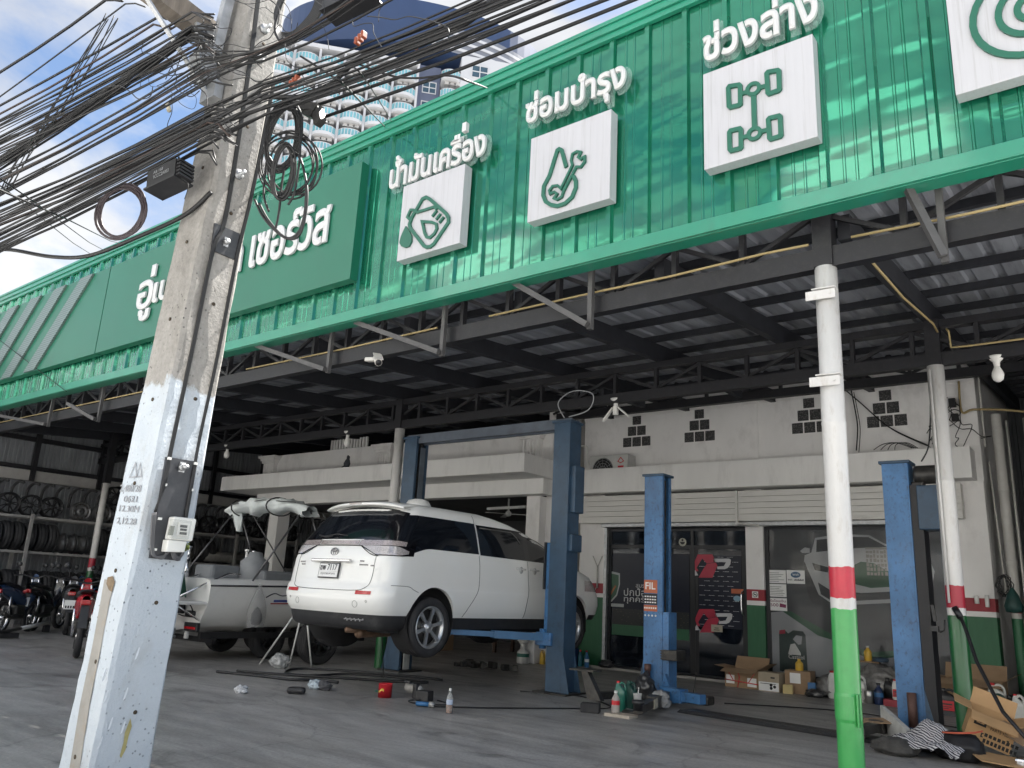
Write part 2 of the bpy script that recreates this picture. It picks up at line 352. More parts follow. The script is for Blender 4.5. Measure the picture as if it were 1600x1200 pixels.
# unseen sunlit shophouses added across the street (behind the camera; they light the bay and show in its glass)
def shophouse(x0, w, h, col, label):
    o = thing('shophouse', label, 'building', (x0+w/2, -18.5, 0)); mm = M('shophouse_%d' % len(MATS), col, .8, 0, .05, .8, dirt=.3, dcol=tuple(c*.6 for c in col))
    MB().box((x0+.02, -26, 0), (x0+w-.02, -18.5, h)).build('walls', mm, o)
    for fl in range(int(h/3.2)):
        for k in range(3):
            xx = x0+.5+k*(w-1)/3
            if fl == 0 or fl*3.2+2.6 > h: continue
            bx('window', (xx+.15, -18.5, fl*3.2+1.0), (xx+(w-1)/3-.15, -18.44, fl*3.2+2.5), M('street_window', (.03, .04, .05), .1), o)
    bx('shutter', (x0+.4, -18.5, 0), (x0+w-.4, -18.45, 2.7), M('street_shutter', (.45, .45, .44), .5), o); bx('awning', (x0, -18.5, 2.85), (x0+w, -17.4, 3.0), mm, o)
    return o
for i in range(11):
    shophouse(-42+6.4*i, 6.4, (16.0, 12.8, 19.2)[i % 3], ((.80, .78, .75), (.82, .80, .74), (.78, .80, .80))[i % 3], 'unseen shophouse added across the street behind the camera, %s' % ('whitewashed', 'cream', 'pale grey')[i % 3])['group'] = 'shophouses across the street'

# ------------------------------------------------------------------ canopy roof with trusses and green fascia
YF = 5.45; ZB = 4.0; ZT = 6.34; XL, XR = -26.0, 1.6
can = thing('workshop_canopy', 'long open metal canopy roof with a glossy green ribbed fascia along its street edge', 'canopy', (-8, 6, 0))
# ribbed cladding
pr = []; x = XL
xs0 = -0.81
k0 = int((XL-xs0)/.365)
k = k0
pts = [(XL, 0)]
while True:
    xr = xs0+.365*k
    if xr > XR-.1: break
    if xr > XL+.1:
        pts += [(xr-.040, 0), (xr-.022, -.032), (xr+.022, -.032), (xr+.040, 0),
                (xr+.128, 0), (xr+.134, -.006), (xr+.146, -.006), (xr+.152, 0), (xr+.213, 0), (xr+.219, -.006), (xr+.231, -.006), (xr+.237, 0)]
    k += 1
pts.append((XR, 0))
cl = MB()
nz_ = 3
cl.grid([[V((px, YF+.03+dy, ZB+.05+(ZT-.06-ZB-.05)*j/nz_)) for px, dy in pts] for j in range(nz_+1)])
cl.build('fascia_cladding', GREEN, can)
t = MB()
t.box((XL, YF-.055, ZT-.10), (XR, YF+.30, ZT)); t.box((XL, YF-.075, ZT-.03), (XR, YF-.055, ZT+.012)); t.box((XL, YF-.03, ZT-.16), (XR, YF+.02, ZT-.10))
t.build('coping', GREENTRIM, can, bevel=.006)
t = MB(); t.box((XL, YF-.03, ZB), (XR, YF+.0, ZB+.115)); t.box((XL, YF, ZB-.005), (XR, YF+.16, ZB+.03))
t.build('bottom_trim', GREENTRIM, can, bevel=.004)
bx('fascia_back', (XL, YF+.12, ZB+.06), (XR, YF+.16, ZT-.11), GREYSTEEL, can)
# roof sheet (ribs run front to back) on a slope of 1 : 7.3
RS = .085
def roof_z(y): return 4.16+RS*(y-5.8)
pts = []; x = XL
while x < XR:
    pts += [(x, 0), (x+.150, 0), (x+.172, .028), (x+.228, .028)]; x += .25
r = MB(); r.grid([[V((px, y, roof_z(y)+dz)) for px, dz in pts] for y in (5.88, 8, 10.5, 13, 15.5, 17.4)])
r.build('roof_sheet', ROOFM, can)
RAFX = [-1.53-1.555*i for i in range(-2, 16)]
for xr in RAFX:
    m = MB(); a = 5.86; b2 = 17.2
    zt = lambda y: roof_z(y)-.075
    d = .20
    for s0, s1 in ((-.05, -.042), (.042, .05)):
        pass
    m.add([(xr-.045, a, zt(a)-d), (xr+.045, a, zt(a)-d), (xr+.045, a, zt(a)), (xr-.045, a, zt(a)), (xr-.045, b2, zt(b2)-d), (xr+.045, b2, zt(b2)-d), (xr+.045, b2, zt(b2)), (xr-.045, b2, zt(b2))],
          [(0,1,2,3),(7,6,5,4),(0,4,5,1),(1,5,6,2),(2,6,7,3),(3,7,4,0)])
    m.build('rafter', DARKSTEEL, can)
y = 6.3
while y < 17:
    m = MB(); z = roof_z(y); m.box((XL, y-.025, z-.078), (XR, y+.025, z-.004)); m.build('purlin', DARKSTEEL, can); y += .765
def truss(y, z0, z1, sp=.6, xa=XL, xb=XR, ch=.10):
    m = MB(); m.box((xa, y-.05, z0), (xb, y+.05, z0+ch*1.6)); m.box((xa, y-.05, z1), (xb, y+.05, z1+ch))
    n = int((xb-xa)/sp); 
    for i in range(n):
        xx = xb-.3-sp*i
        m.box((xx-.022, y-.03, z0+ch*1.6), (xx+.022, y+.03, z1))
        if i % 2: m.bar((xx, y+.002, z1-.01), (xx-sp, y+.002, z0+ch*1.6+.01), .035, .035)
        else: m.bar((xx, y+.002, z0+ch*1.6+.01), (xx-sp, y+.002, z1-.01), .035, .035)
    return m
truss(5.8, 3.65, 4.13).build('truss', BLACKSTEEL, can)
truss(8.87, 3.66, 4.06, ch=.08).build('truss', BLACKSTEEL, can)
truss(11.7, 4.25, 4.62, ch=.08, xa=-8.2, xb=XR).build('truss', BLACKSTEEL, can)
# yellowed conduits along the trusses
def conduit(pts, r=.011):
    return MB().tube(pts, r, 6).build('conduit', M('yellow_conduit', (.34, .26, .12), .5, 0, .1, 5), can)
conduit([(-4.9, 5.74, 3.835), (-3.6, 5.74, 3.845), (-2.9, 5.74, 3.84), (-2.1, 5.74, 3.86), (-1.76, 5.735, 3.85)])
conduit([(-1.45, 5.74, 3.84), (-.7, 5.74, 3.825), (.8, 5.74, 3.84)])
conduit([(-9, 5.74, 3.83), (-7, 5.74, 3.82), (-5.6, 5.735, 3.83)])
conduit([(-17, 5.74, 3.83), (-14, 5.735, 3.83), (-11, 5.74, 3.83)])
conduit([(-1.44, 5.85, 3.82), (-1.44, 7.3, 3.88), (-1.44, 8.6, 4.03), (-1.44, 8.8, 4.0)])
conduit([(-1.36, 8.82, 4.03), (-1.34, 8.81, 3.99), (-1.33, 8.81, 3.82), (-1.2, 8.81, 3.815), (1.2, 8.81, 3.82)])
# hanging triangular brackets under the fascia
for a, b, c2 in (((555, 509), (685, 550), (693, 475)), ((800, 447), (917, 507), (912, 420)), ((400, 545), (507, 577), (512, 520)), ((1416, 296), (1474, 400), (1462, 300)),
                 ((105, 634), (148, 655), (152, 610)), ((0, 653), (70, 663), (76, 620))):
    A = on_y(*a, 5.52); B = on_y(*b, 5.62); Cc = V((B.x, 5.62, 4.1))
    m = MB(); m.bar(A+V((0, 0, .04)), B, .05, .05); m.bar(B+V((0, .055, -.03)), Cc+V((0, .055, 0)), .045, .045)
    m.build('bracket', GREYSTEEL, can)

# ------------------------------------------------------------------ pipe posts
def post(x, y, ztop, r=.0865, label='', front=False, zblack=4.2, base=True, green=PGREEN, red=PRED, white=PWHITE, band=1.19, n=12):
    o = thing('canopy_post', label, 'post', (x, y, 0), 'painted pipe posts of the canopy')
    ph = x*3.1+y
    def wob(z, th, k): return z+(.0035*sin(3*th+ph+k)+.0025*sin(7*th+2*ph+k*2)+.0015*sin(13*th+k) if k else 0)
    def sect(za, ka, zb, kb):            # hand painted band: its two edges waver a little
        m = MB(); m.smooth = True; rows = []
        for j in range(5):
            rows.append([V((x+r*cos(2*pi*i/36), y+r*sin(2*pi*i/36), wob(za, 2*pi*i/36, ka)*(1-j/4)+wob(zb, 2*pi*i/36, kb)*j/4)) for i in range(36)]); rows[-1].append(rows[-1][0])
        return m.grid(rows)
    sect(0, 0, band, 1).build('green_section', green, o); sect(band, 1, band+.07, 2).build('white_ring', white, o); sect(band+.07, 2, band+.275, 3).build('red_section', red, o)
    m_ = sect(band+.275, 3, 1.7, 0)
    m_.lathe([(r, 1.7), (r, 2.45), (r+.0015, 2.46), (r+.0015, 2.475), (r-.001, 2.48), (r-.002, ztop), (0, ztop)], (x, y, 0), n=36).build('white_section', white, o)
    if zblack: bx('steel_head', (x-.07, y-.07, ztop+.001), (x+.07, y+.07, zblack), BLACKSTEEL, o)
    return o
p = post(-1.66, 5.8, 3.66, .082, 'nearest pipe post, bright white over red and glossy green, standing clear at the right front', zblack=4.3)
fr = V((-1.66, 5.8, 0))
for z in (3.42, 2.76):
    m = MB(); m.rbox((fr.x-.02, fr.y-.10, z), (.21, .012, .07), .003, rz=.06); m.rbox((fr.x+.0, fr.y-.06, z+.05), (.17, .09, .01), .003, rz=.06)
    for dx in (-.09, .05): m.cbox((fr.x+dx, fr.y-.108, z), (.012, .008, .012))
    m.build('bracket', PWHITE, p)
m = MB()
for a in range(9):
    th = rad(200+a*18)
m = MB(); rows = []
for zz in (.48, .50, .64, .66):
    rows.append([V((fr.x+(.0875 if zz in (.50, .64) else .083)*cos(rad(a)), fr.y+(.0875 if zz in (.50, .64) else .083)*sin(rad(a)), zz)) for a in range(190, 352, 12)])
m.grid(rows).build('weld_patch', PGREEN, p)
m = MB(); m.rbox((fr.x+.075, fr.y-.05, .56), (.012, .05, .2), .004); m.build('weld_tab', PGREEN, p)
post(-1.50, 8.87, 3.66, .082, 'second row pipe post beside the control box of the blue lift, green foot in deeper shade', zblack=4.15, green=M('pipe_green_shaded', (.012, .10, .03), .3, 0, .1, 6, coat=.3, dirt=.3), red=M('pipe_red_shaded', (.36, .02, .04), .4, dirt=.3))  # canopy shade put into these green and red paints
post(-9.32, 8.87, 3.66, .082, 'pipe post rising behind the raised white van, green foot showing under it', zblack=4.15, green=MATS['pipe_green_shaded'], red=MATS['pipe_red_shaded'])
post(-10.15, 5.8, 3.66, .082, 'pipe post hidden behind the concrete utility pole', zblack=4.2)
post(-17.2, 8.87, 3.66, .082, 'pipe post deep in the left bay behind the utility pole', zblack=4.15)
post(-18.48, 8.64, 3.13, .07, 'short pale pipe post beside the tyre shelves at the far left', zblack=4.3, green=MATS['pipe_green_shaded'], red=MATS['pipe_red_shaded'], white=M('pipe_white_dull', (.58, .57, .55), .5, dirt=.4))
# conduit on second-row post
MB().tube([(-1.54, 8.775, 3.6), (-1.54, 8.775, 1.3)], .012, 6).build('wall_conduit', PWHITE, COL.objects['canopy_post.001'])

# ------------------------------------------------------------------ signs on the fascia
def fb(px, py, Y): q = on_y(px, py, Y); return q.x, q.z
YB = 5.33
ICONM = M('icon_green', (.012, .12, .075), .35, 0, .06, 9)
def sign_box(x0, label):
    o = thing('icon_sign', label, 'sign', (x0+.44, YF, 4.49), 'white icon boxes on the green fascia')
    MB().box((x0, YB, 4.49), (x0+.88, YF-.006, 5.36)).build('box', WHITEBOX, o, bevel=.004)
    return o
FX = lambda u, v, d: V((u, YB-.001-d, v))
def q(px, py): return fb(px, py, YB)
def stroke_icon(mb, pts, w=.034, closed=False, d=.02):
    mb.stroke([q(*p) for p in pts], w, FX, d, closed)
X3 = fb(1100.4, 277.7, YB)[0]; 
s1 = sign_box(fb(617, 426, YB)[0]+.01, 'white square sign with a green oil can and drop outline')
m = MB()
stroke_icon(m, [(667, 309), (673, 312), (699, 335), (702, 341), (702, 348), (679, 382), (674, 386), (668, 387), (664, 385), (643, 358), (641, 351), (645, 340), (655, 323), (661, 312)], .036, True)
stroke_icon(m, [(645, 340), (641, 343), (638, 340), (643, 329), (648, 329), (653, 332)], .028, d=.022)
stroke_icon(m, [(652, 333), (680, 324), (684, 328)], .028, d=.021)
for a, b in (((684, 330), (677, 339)), ((690, 335), (683, 344)), ((695, 340), (688, 349))): stroke_icon(m, [a, b], .024, d=.023)
stroke_icon(m, [(661, 347), (676, 348), (683, 351), (684, 358), (680, 366), (673, 372), (668, 371), (665, 365)], .030, True, d=.02)
dp = [q(*p) for p in ((636, 354), (641, 361), (645, 370), (645, 378), (641, 386), (635, 388), (629, 386), (626, 380), (628, 371), (632, 362))]
m.prism(dp, FX, .02)
m.build('symbol', ICONM, s1)
s2 = sign_box(fb(822, 364, YB)[0]+.005, 'white square sign with a green water drop and spanner outline')
m = MB()
stroke_icon(m, [(886, 262), (879, 236), (875, 234), (872, 236), (860, 275), (851, 292), (850, 306), (854, 316), (862, 321), (872, 323), (884, 319), (895, 309), (901, 294), (901, 284), (897, 276)], .036)
stroke_icon(m, [(878, 296), (896, 259), (894, 252), (896, 242), (903, 238), (909, 239), (905, 247), (909, 250), (915, 246), (915, 254), (909, 262), (902, 262), (882, 300), (879, 309), (872, 313), (867, 311), (872, 304), (868, 301), (861, 304), (860, 299), (865, 292), (873, 291)], .022, True, d=.023)
m.build('symbol', ICONM, s2)
s3 = sign_box(fb(1100.4, 277.7, YB)[0], 'white square sign with a green wheel axle and chassis outline')
m = MB()
def z3(a, b): return (1000+a/3.637, b/3.636)
for pl in ([(500, 500), (507, 490), (570, 480), (578, 487), (580, 600), (572, 608), (514, 621), (505, 614)], [(718, 418), (726, 409), (790, 398), (798, 404), (802, 516), (795, 525), (735, 545), (726, 538)],
           [(507, 752), (514, 742), (575, 728), (582, 735), (584, 845), (577, 853), (518, 868), (510, 860)], [(727, 680), (735, 671), (797, 656), (805, 662), (811, 776), (804, 785), (745, 802), (736, 795)]):
    c = [sum(p[i] for p in pl)/len(pl) for i in (0, 1)]
    stroke_icon(m, [z3(c[0]+(a-c[0])*.86, c[1]+(b-c[1])*.90) for a, b in pl], .036, True)
stroke_icon(m, [z3(580, 536), z3(612, 528)], .034, d=.018); stroke_icon(m, [z3(685, 502), z3(722, 492)], .034, d=.018)
stroke_icon(m, [z3(586, 785), z3(618, 777)], .034, d=.018); stroke_icon(m, [z3(690, 752), z3(730, 742)], .034, d=.018)
stroke_icon(m, [z3(649, 548), z3(655, 730)], .04, d=.018)
for cx_, cy_ in ((648, 510), (654, 764)):
    stroke_icon(m, [z3(cx_+34*cos(a), cy_-9*cos(a)+30*sin(a)) for a in [2*pi*i/16 for i in range(16)]], .03, True, d=.021)
m.build('symbol', ICONM, s3)
x4 = fb(1496, 175, YB)[0]
s4 = sign_box(x4, 'white square sign at the right edge with concentric green brake disc rings')
m = MB(); c4 = (x4+.475, 4.95)
for rr, w in ((.335, .042), (.19, .04), (.085, .04)): m.stroke(arc(c4[0], c4[1], rr, 0, 348, 29), w, FX, .02, True)
m.build('symbol', ICONM, s4)
# lettering: each word is one cut-out sign on a clear backing
ACR = M('clear_acrylic', (.45, .62, .57), .08, 0, .03, 5, alpha=.16)
def word(base, marks, px0, px1, hgt, label, pad=.03, Y=YF-.07, shear=0.0, back=True, dep=.055):
    a = on_y(*px0, Y); b = on_y(*px1, Y); z = (a.z+b.z)/2; wdt = b.x-a.x
    o = thing('sign_lettering', label, 'lettering', (a.x, Y, z), 'raised white words on the green fascia')
    m = MB(); text(m, base, (a.x, Y, z), (1, 0, 0), (0, 0, 1), wdt, hgt, dep, .06)
    for kind, u, v, w_, h_ in marks:
        if kind == 'bar': m.box((a.x+u*wdt, Y-dep+.004, z+v*hgt), (a.x+u*wdt+w_, Y-.004, z+v*hgt+h_))
        else: text(m, kind, (a.x+u*wdt, Y, z+v*hgt), (1, 0, 0), (0, 0, 1), w_, h_, dep, .04)
    m.build('letters', LETTER, o)
    if back:
        m = MB(); text(m, base, (a.x-pad, Y+.035, z-pad), (1, 0, 0), (0, 0, 1), wdt+2*pad, hgt+2*pad, .012, .17)
        m.build('backing', ACR, o)
        m = MB()
        for i in range(4): m.tube([(a.x+wdt*(.1+.26*i), Y+.036, z+hgt*.4), (a.x+wdt*(.1+.26*i), YF+.02, z+hgt*.4)], .006, 6)
        m.build('standoff', GALV, o)
    return o
word('นำมันเครือง', [('้', .055, .86, .10, .10), ('bar', .765, 1.04, .055, .10)], (611, 297), (761, 246), .34, 'white raised Thai word above the oil can sign')
word('ซ่อมบำรุง', [], (823, 207), (980, 155), .42, 'white raised Thai word above the drop and spanner sign')
word('ช่วงล่าง', [], (1101, 98), (1281, 38), .36, 'white raised Thai word above the axle sign')
# main name board and striped board
nb = thing('name_board', 'wide flat green name board with large white Thai lettering behind the utility pole', 'sign', (-9.9, YF, 4.45))
xa, xb = fb(145, 562, YB)[0]+.02, fb(545, 447, YB)[0]
MB().box((xa+.012, YB, 4.45), (xb, YF-.006, 5.90)).build('panel', GREENPANEL, nb, bevel=.004)
m = MB(); a = on_y(386, 456, YB); b = on_y(511, 412, YB)
text(m, 'เซอร์วิส', (a.x, YB-.002, 4.985), (1, 0, 0), (0, 0, 1), b.x-a.x, .60, .05, .05)
m.build('lettering', LETTER, nb)
m = MB(); a = on_y(216, 478, YB); b = on_y(237, 470, YB)
text(m, 'อู่', (a.x, YB-.002, 4.73), (1, 0, 0), (0, 0, 1), b.x-a.x+.06, .86, .05, .04)
m.build('lettering', LETTER, nb)
m = MB(); a = on_y(241, 470, YB)
text(m, 'เปา', (a.x, YB-.002, 4.96), (1, 0, 0), (0, 0, 1), .72, .42, .05, .05)
m.build('lettering', LETTER, nb)
m = MB(); a = on_y(362, 460, YB)
text(m, 'แก', (a.x-.5, YB-.002, 4.99), (1, 0, 0), (0, 0, 1), .66, .42, .05, .05)
m.build('lettering', LETTER, nb)
sb = thing('striped_board', 'green board with four slanted perforated grey stripes and a white corner at the far left', 'sign', (-15.5, YF, 4.45))
bx('panel', (-20.2, YB, 4.45), (xa-.012, YF-.006, 5.90), GREENPANEL, sb, .004)
PERF = bpy.data.materials.new('perforated_grey'); PERF.use_nodes = True
_n = PERF.node_tree.nodes; _l = PERF.node_tree.links; _b = _n['Principled BSDF']; _b.inputs['Roughness'].default_value = .4; _b.inputs['Metallic'].default_value = .4
_t = _n.new('ShaderNodeTexCoord'); _v = _n.new('ShaderNodeTexVoronoi'); _v.inputs['Scale'].default_value = 26; _v.inputs['Randomness'].default_value = 0
_r = _n.new('ShaderNodeValToRGB'); _r.color_ramp.elements[0].position = .28; _r.color_ramp.elements[0].color = (.05, .11, .09, 1); _r.color_ramp.elements[1].position = .34; _r.color_ramp.elements[1].color = (.21, .26, .25, 1)
_l.new(_t.outputs['Object'], _v.inputs['Vector']); _l.new(_v.outputs['Distance'], _r.inputs['Fac']); _l.new(_r.outputs['Color'], _b.inputs['Base Color'])
for i in range(4):
    xt = -13.06-.98*i; m = MB()
    m.prism([(xt-2.03, 4.462), (xt-1.60, 4.462), (xt, 5.888), (xt-.43, 5.888)], lambda u, v, d: V((u, YB-.002-d, v)), .035)
    m.build('stripe', PERF, sb)
m = MB(); m.prism([(-20.2, 4.47), (-18.9, 4.47), (-16.9, 5.88), (-20.2, 5.88)], lambda u, v, d: V((u, YB-.002-d, v)), .03); m.build('white_corner', WHITEBOX, sb)
# ------------------------------------------------------------------ shop building on the right
YS = 12.82
shop = thing('shop_building', 'white plastered shop front with roller shutter box, glass door and printed window under the canopy', 'shop', (-5, 13, 0))
m = MB(); m.box((-8.36, 12.87, 3.03), (-1.69, 13.05, 5.6)); m.box((-8.36, 13.05, 0), (-8.2, 17.2, 5.6)); m.box((-1.87, 13.05, 0), (-1.69, 17.2, 5.6))
m.box((-8.2, 16.9, 0), (-1.87, 17.2, 5.6)); m.box((-8.37, 12.85, 4.49), (-1.69, 12.87, 5.5))
m.box((-5.12, 12.855, 3.5), (-4.91, 12.87, 4.49))
m.build('upper_wall', WALL, shop)
m = MB(); m.add([(-5.15, 12.85, 4.49), (-4.88, 12.85, 4.49), (-4.88, 12.4, 4.72), (-5.15, 12.4, 4.72), (-5.15, 12.85, 4.72), (-4.88, 12.85, 4.72)], [(0,1,2,3), (0,3,4), (1,5,2), (3,2,5,4)])
m.build('corbel', WALL, shop)
m = MB(); m.box((-8.31, 12.45, 3.03), (-1.77, 12.51, 3.47)); m.box((-8.31, 12.511, 3.03), (-1.77, 12.868, 3.19)); m.box((-8.31, 12.511, 3.191), (-8.26, 12.868, 3.47)); m.box((-1.82, 12.511, 3.191), (-1.77, 12.868, 3.47)); m.build('slab', WALL2, shop, bevel=.006)
def pillar(x0, x1, y0=12.80, y1=13.1):
    m = MB()
    for k, (a, b) in enumerate(((0, 1.19), (1.19, 1.26), (1.26, 1.435), (1.435, 3.03))):
        m.m = (0, 1, 2, 1)[k]; m.box((x0, y0, a), (x1, y1, b))
    return m.build('pillar', [WGREEN, WALL, WRED], shop)
pillar(-8.36, -7.83); pillar(-5.15, -4.86); pillar(-2.20, -1.69)
SHUT = M('shutter_grey', (.62, .61, .58), .5, .1, .05, 3, dirt=.35, dcol=(.28, .26, .24), dscale=3, stretch=(.6, 1, 4))
m = MB()
for i in range(5):
    m.add([(-8.28, 12.60, 2.52+.094*i), (-1.95, 12.60, 2.52+.094*i), (-1.95, 12.60, 2.606+.094*i), (-8.28, 12.60, 2.606+.094*i), (-8.28, 12.612, 2.614+.094*i), (-1.95, 12.612, 2.614+.094*i)], [(0,1,2,3), (3,2,5,4)])
m.box((-8.28, 12.613, 2.50), (-1.95, 12.799, 2.985)); m.build('shutter_box', SHUT, shop)
bx('shutter_bar', (-7.82, 12.66, 2.425), (-2.22, 12.79, 2.495), GALV, shop, .01)
bx('hanging_rail', (-5.22, 12.56, 2.44), (-5.18, 12.60, 2.99), SHUT, shop)
m = MB(); m.bar((-5.2, 12.58, 2.46), (-4.75, 12.35, 2.40), .03, .03); m.build('shutter_arm', SHUT, shop)
bx('guide_rail', (-7.83, 12.79, 0), (-7.77, 12.86, 2.42), GALV, shop)
# glazing
GLASS = M('tinted_glass', (.010, .014, .022), .04, 0, .05, 2, spec=.32, alpha=.80)
CLEARG = M('shop_glass', (.05, .055, .06), .03, 0, .05, 2, spec=.5, alpha=.14)
FILM = M('dark_film', (.014, .017, .030), .3, 0, .15, 2, spec=.25)
ALU = M('black_aluminium', (.02, .021, .024), .4, .3, .1, 8)
m = MB()
for a, b in (((-7.77, 12.87, 2.37), (-5.15, 12.95, 2.42)), ((-7.77, 12.87, 2.07), (-5.15, 12.95, 2.13)), ((-6.17, 12.87, .03), (-6.08, 12.95, 2.07)), ((-5.20, 12.87, .03), (-5.15, 12.95, 2.07)),
             ((-7.77, 12.87, .0), (-7.72, 12.95, 2.37)), ((-7.72, 12.87, 0), (-5.15, 12.95, .05)), ((-6.15, 12.87, 2.13), (-6.10, 12.95, 2.37))): m.box(a, b)
m.build('door_frame', ALU, shop)
bx('glazing', (-7.72, 12.90, 2.13), (-5.15, 12.91, 2.37), GLASS, shop)
bx('glazing', (-7.72, 12.90, .05), (-6.17, 12.91, 2.07), GLASS, shop)
# sliding door with its stickers
door = bx('sliding_door', (-6.08, 12.885, .05), (-5.20, 12.895, 2.07), GLASS, shop)
YD = 12.884
FD = lambda Y: (lambda u, v, d: V((u, Y-d, v)))
m = MB(); m.box((-6.08, 12.882-.0, .05), (-6.02, 12.884, 2.07)); m.box((-5.26, 12.882, .05), (-5.20, 12.884, 2.07)); m.build('door_stile', ALU, door)
def c5(a, b): return (920+a/4.286, 800+b/4.286)
def P2(pts, Y, conv): return [fb(*conv(*p), Y) for p in pts]
LOGOR = M('logo_red', (.38, .02, .05), .4, 0, .08, 9); LOGOW = M('logo_white', (.52, .52, .54), .4, 0, .05, 9)
bx('door_film', (-6.015, 12.878, .80), (-5.265, 12.8815, 1.96), FILM, door)
Yd = 12.877
for oy, ox in ((0, 0), (366, 10)):
    r = lambda pts: P2([(a+ox, b+oy) for a, b in pts], Yd, c5)
    for nm, mt, dy, pts_ in (('red_emblem', LOGOR, 0, [(730, 284), (828, 284), (850, 335), (790, 345), (760, 312), (722, 372), (736, 395), (717, 398), (700, 352)]), ('red_emblem', LOGOR, .0005, [(790, 348), (850, 338), (862, 358), (828, 440), (734, 440), (768, 380)]),
                      ('white_emblem', LOGOW, 0, [(832, 312), (940, 312), (952, 320), (948, 350), (930, 375), (910, 383), (862, 383), (860, 366), (905, 362), (920, 335), (840, 335)]), ('white_emblem', LOGOW, 0, [(713, 388), (733, 424), (690, 427)])):
        m = MB(); m.prism(r(pts_), FD(Yd+dy), .002); m.build(nm, mt, door)
m = MB(); rng = random.Random(3)
for row in range(15):
    zz = .84+row*.078; off = .09*(row % 2)
    for k in range(5):
        xx = -6.0+off+k*.165
        if xx+.09 < -5.27:
            for j in range(4):
                wd = .012+.012*rng.random(); m.box((xx+j*.026, 12.8765, zz), (xx+j*.026+wd, 12.8778, zz+.007))
m.build('small_print', LOGOW, door)
a = fb(*c5(955, 545), Yd); b = fb(*c5(1035, 517), Yd); bx('orange_sticker', (a[0], Yd-.003, a[1]), (b[0], Yd, b[1]), M('sticker_orange', (.45, .12, .05), .5), door)
a = fb(*c5(993, 580), Yd); m = MB(); m.prism(arc(a[0], a[1], .062, 0, 345, 23, .045), FD(Yd), .003); st = m.build('oval_sticker', M('sticker_blue', (.22, .36, .46), .5), door)
a = fb(*c5(822, 800), Yd); b = fb(*c5(896, 758), Yd); pl = bx('hanging_plate', (a[0], Yd-.012, a[1]), (b[0], Yd-.006, b[1]), M('plate_tan', (.36, .33, .26), .6), door)
m = MB(); mm_ = (a[0]+b[0])/2
for dz, w_ in ((.06, .07), (.03, .10)): 
    for j in range(6): m.box((mm_-w_/2+j*w_/6, Yd-.0135, a[1]+dz-.008), (mm_-w_/2+j*w_/6+w_/9, Yd-.0122, a[1]+dz+.008))
m.build('plate_print', INK, pl)
MB().tube(spline([(-5.235, 12.88, 1.02), (-5.25, 12.83, 1.06), (-5.255, 12.82, 1.2), (-5.25, 12.83, 1.36), (-5.235, 12.88, 1.40)]), .012, 8).build('handle', CHROME, door)
bx('threshold', (-7.83, 12.55, 0), (-5.15, 12.865, .03), M('dark_tile', (.05, .05, .055), .4, dirt=.3), shop)
bx('step_edge', (-8.0, 12.50, .0), (-4.9, 12.546, .04), M('pale_step', (.32, .31, .29), .7, dirt=.4), shop)
# fixed pane print
pane = bx('window_print', (-7.70, 12.893, .68), (-6.19, 12.899, 1.98), FILM, shop)
Yp = 12.892
a = fb(*c5(100, 815), Yp)[1]; b = fb(*c5(100, 745), Yp)[1]; c_ = fb(*c5(100, 640), Yp)[1]
bx('green_band', (-7.69, Yp-.002, a), (-6.2, Yp, b), M('print_green', (.018, .10, .045), .4), pane)
CHK = bpy.data.materials.new('print_weave'); CHK.use_nodes = True
_n = CHK.node_tree.nodes; _l = CHK.node_tree.links; _b = _n['Principled BSDF']; _b.inputs['Roughness'].default_value = .4
_t = _n.new('ShaderNodeTexCoord'); _mp = _n.new('ShaderNodeMapping'); _mp.inputs['Scale'].default_value = (1, 1, 2.2); _mp.inputs['Rotation'].default_value = (0, .3, 0)
_v = _n.new('ShaderNodeTexVoronoi'); _v.inputs['Scale'].default_value = 13; _v.inputs['Randomness'].default_value = .1
_r = _n.new('ShaderNodeValToRGB'); _r.color_ramp.elements[0].position = .2; _r.color_ramp.elements[0].color = (.30, .26, .15, 1); _r.color_ramp.elements[1].position = .5; _r.color_ramp.elements[1].color = (.012, .014, .016, 1)
_l.new(_t.outputs['Object'], _mp.inputs['Vector']); _l.new(_mp.outputs['Vector'], _v.inputs['Vector']); _l.new(_v.outputs['Distance'], _r.inputs['Fac']); _l.new(_r.outputs['Color'], _b.inputs['Base Color'])
bx('weave_band', (-7.69, Yp-.002, b+.001), (-6.2, Yp, c_), CHK, pane)
m = MB()
for tx, p0, w_, h_ in (('ปกป้องไม่', (235, 560), .72, .15), ('ทุกครั้งที่ส', (235, 612), .76, .15), ('สมรรถนะ', (315, 505), .40, .06)):
    a = fb(*c5(*p0), Yp); text(m, tx, (a[0], Yp-.001, a[1]), (1, 0, 0), (0, 0, 1), w_, h_, .003, .01)
m.build('print_lettering', M('print_grey', (.55, .56, .57), .5), pane)
m = MB(); a = fb(*c5(152, 500), Yp)
shp = lambda k: [(a[0]+k*x, a[1]+k*z) for x, z in ((-.17, .24), (0, .27), (.17, .24), (.175, .05), (.12, -.15), (0, -.27), (-.12, -.15), (-.175, .05))]
m.prism(shp(1.0), FD(Yp), .002); m.build('shield_rim', M('print_silver', (.36, .38, .38), .4), pane)
m = MB(); m.prism(shp(.86), FD(Yp-.0022), .0015); m.build('shield', M('print_dkgreen', (.02, .08, .04), .4), pane)
m = MB(); m.stroke([(a[0]-.06, a[1]-.08), (a[0]-.02, a[1]-.14), (a[0]+.09, a[1]+.02)], .035, FD(Yp-.004), .001); m.build('tick', M('print_orange', (.3, .10, .03), .5), pane)
m = MB(); m.box((a[0]-.2, Yp-.003, a[1]-.345), (a[0]+.26, Yp-.001, a[1]-.29)); m.build('shield_caption', MATS['print_silver'], pane)
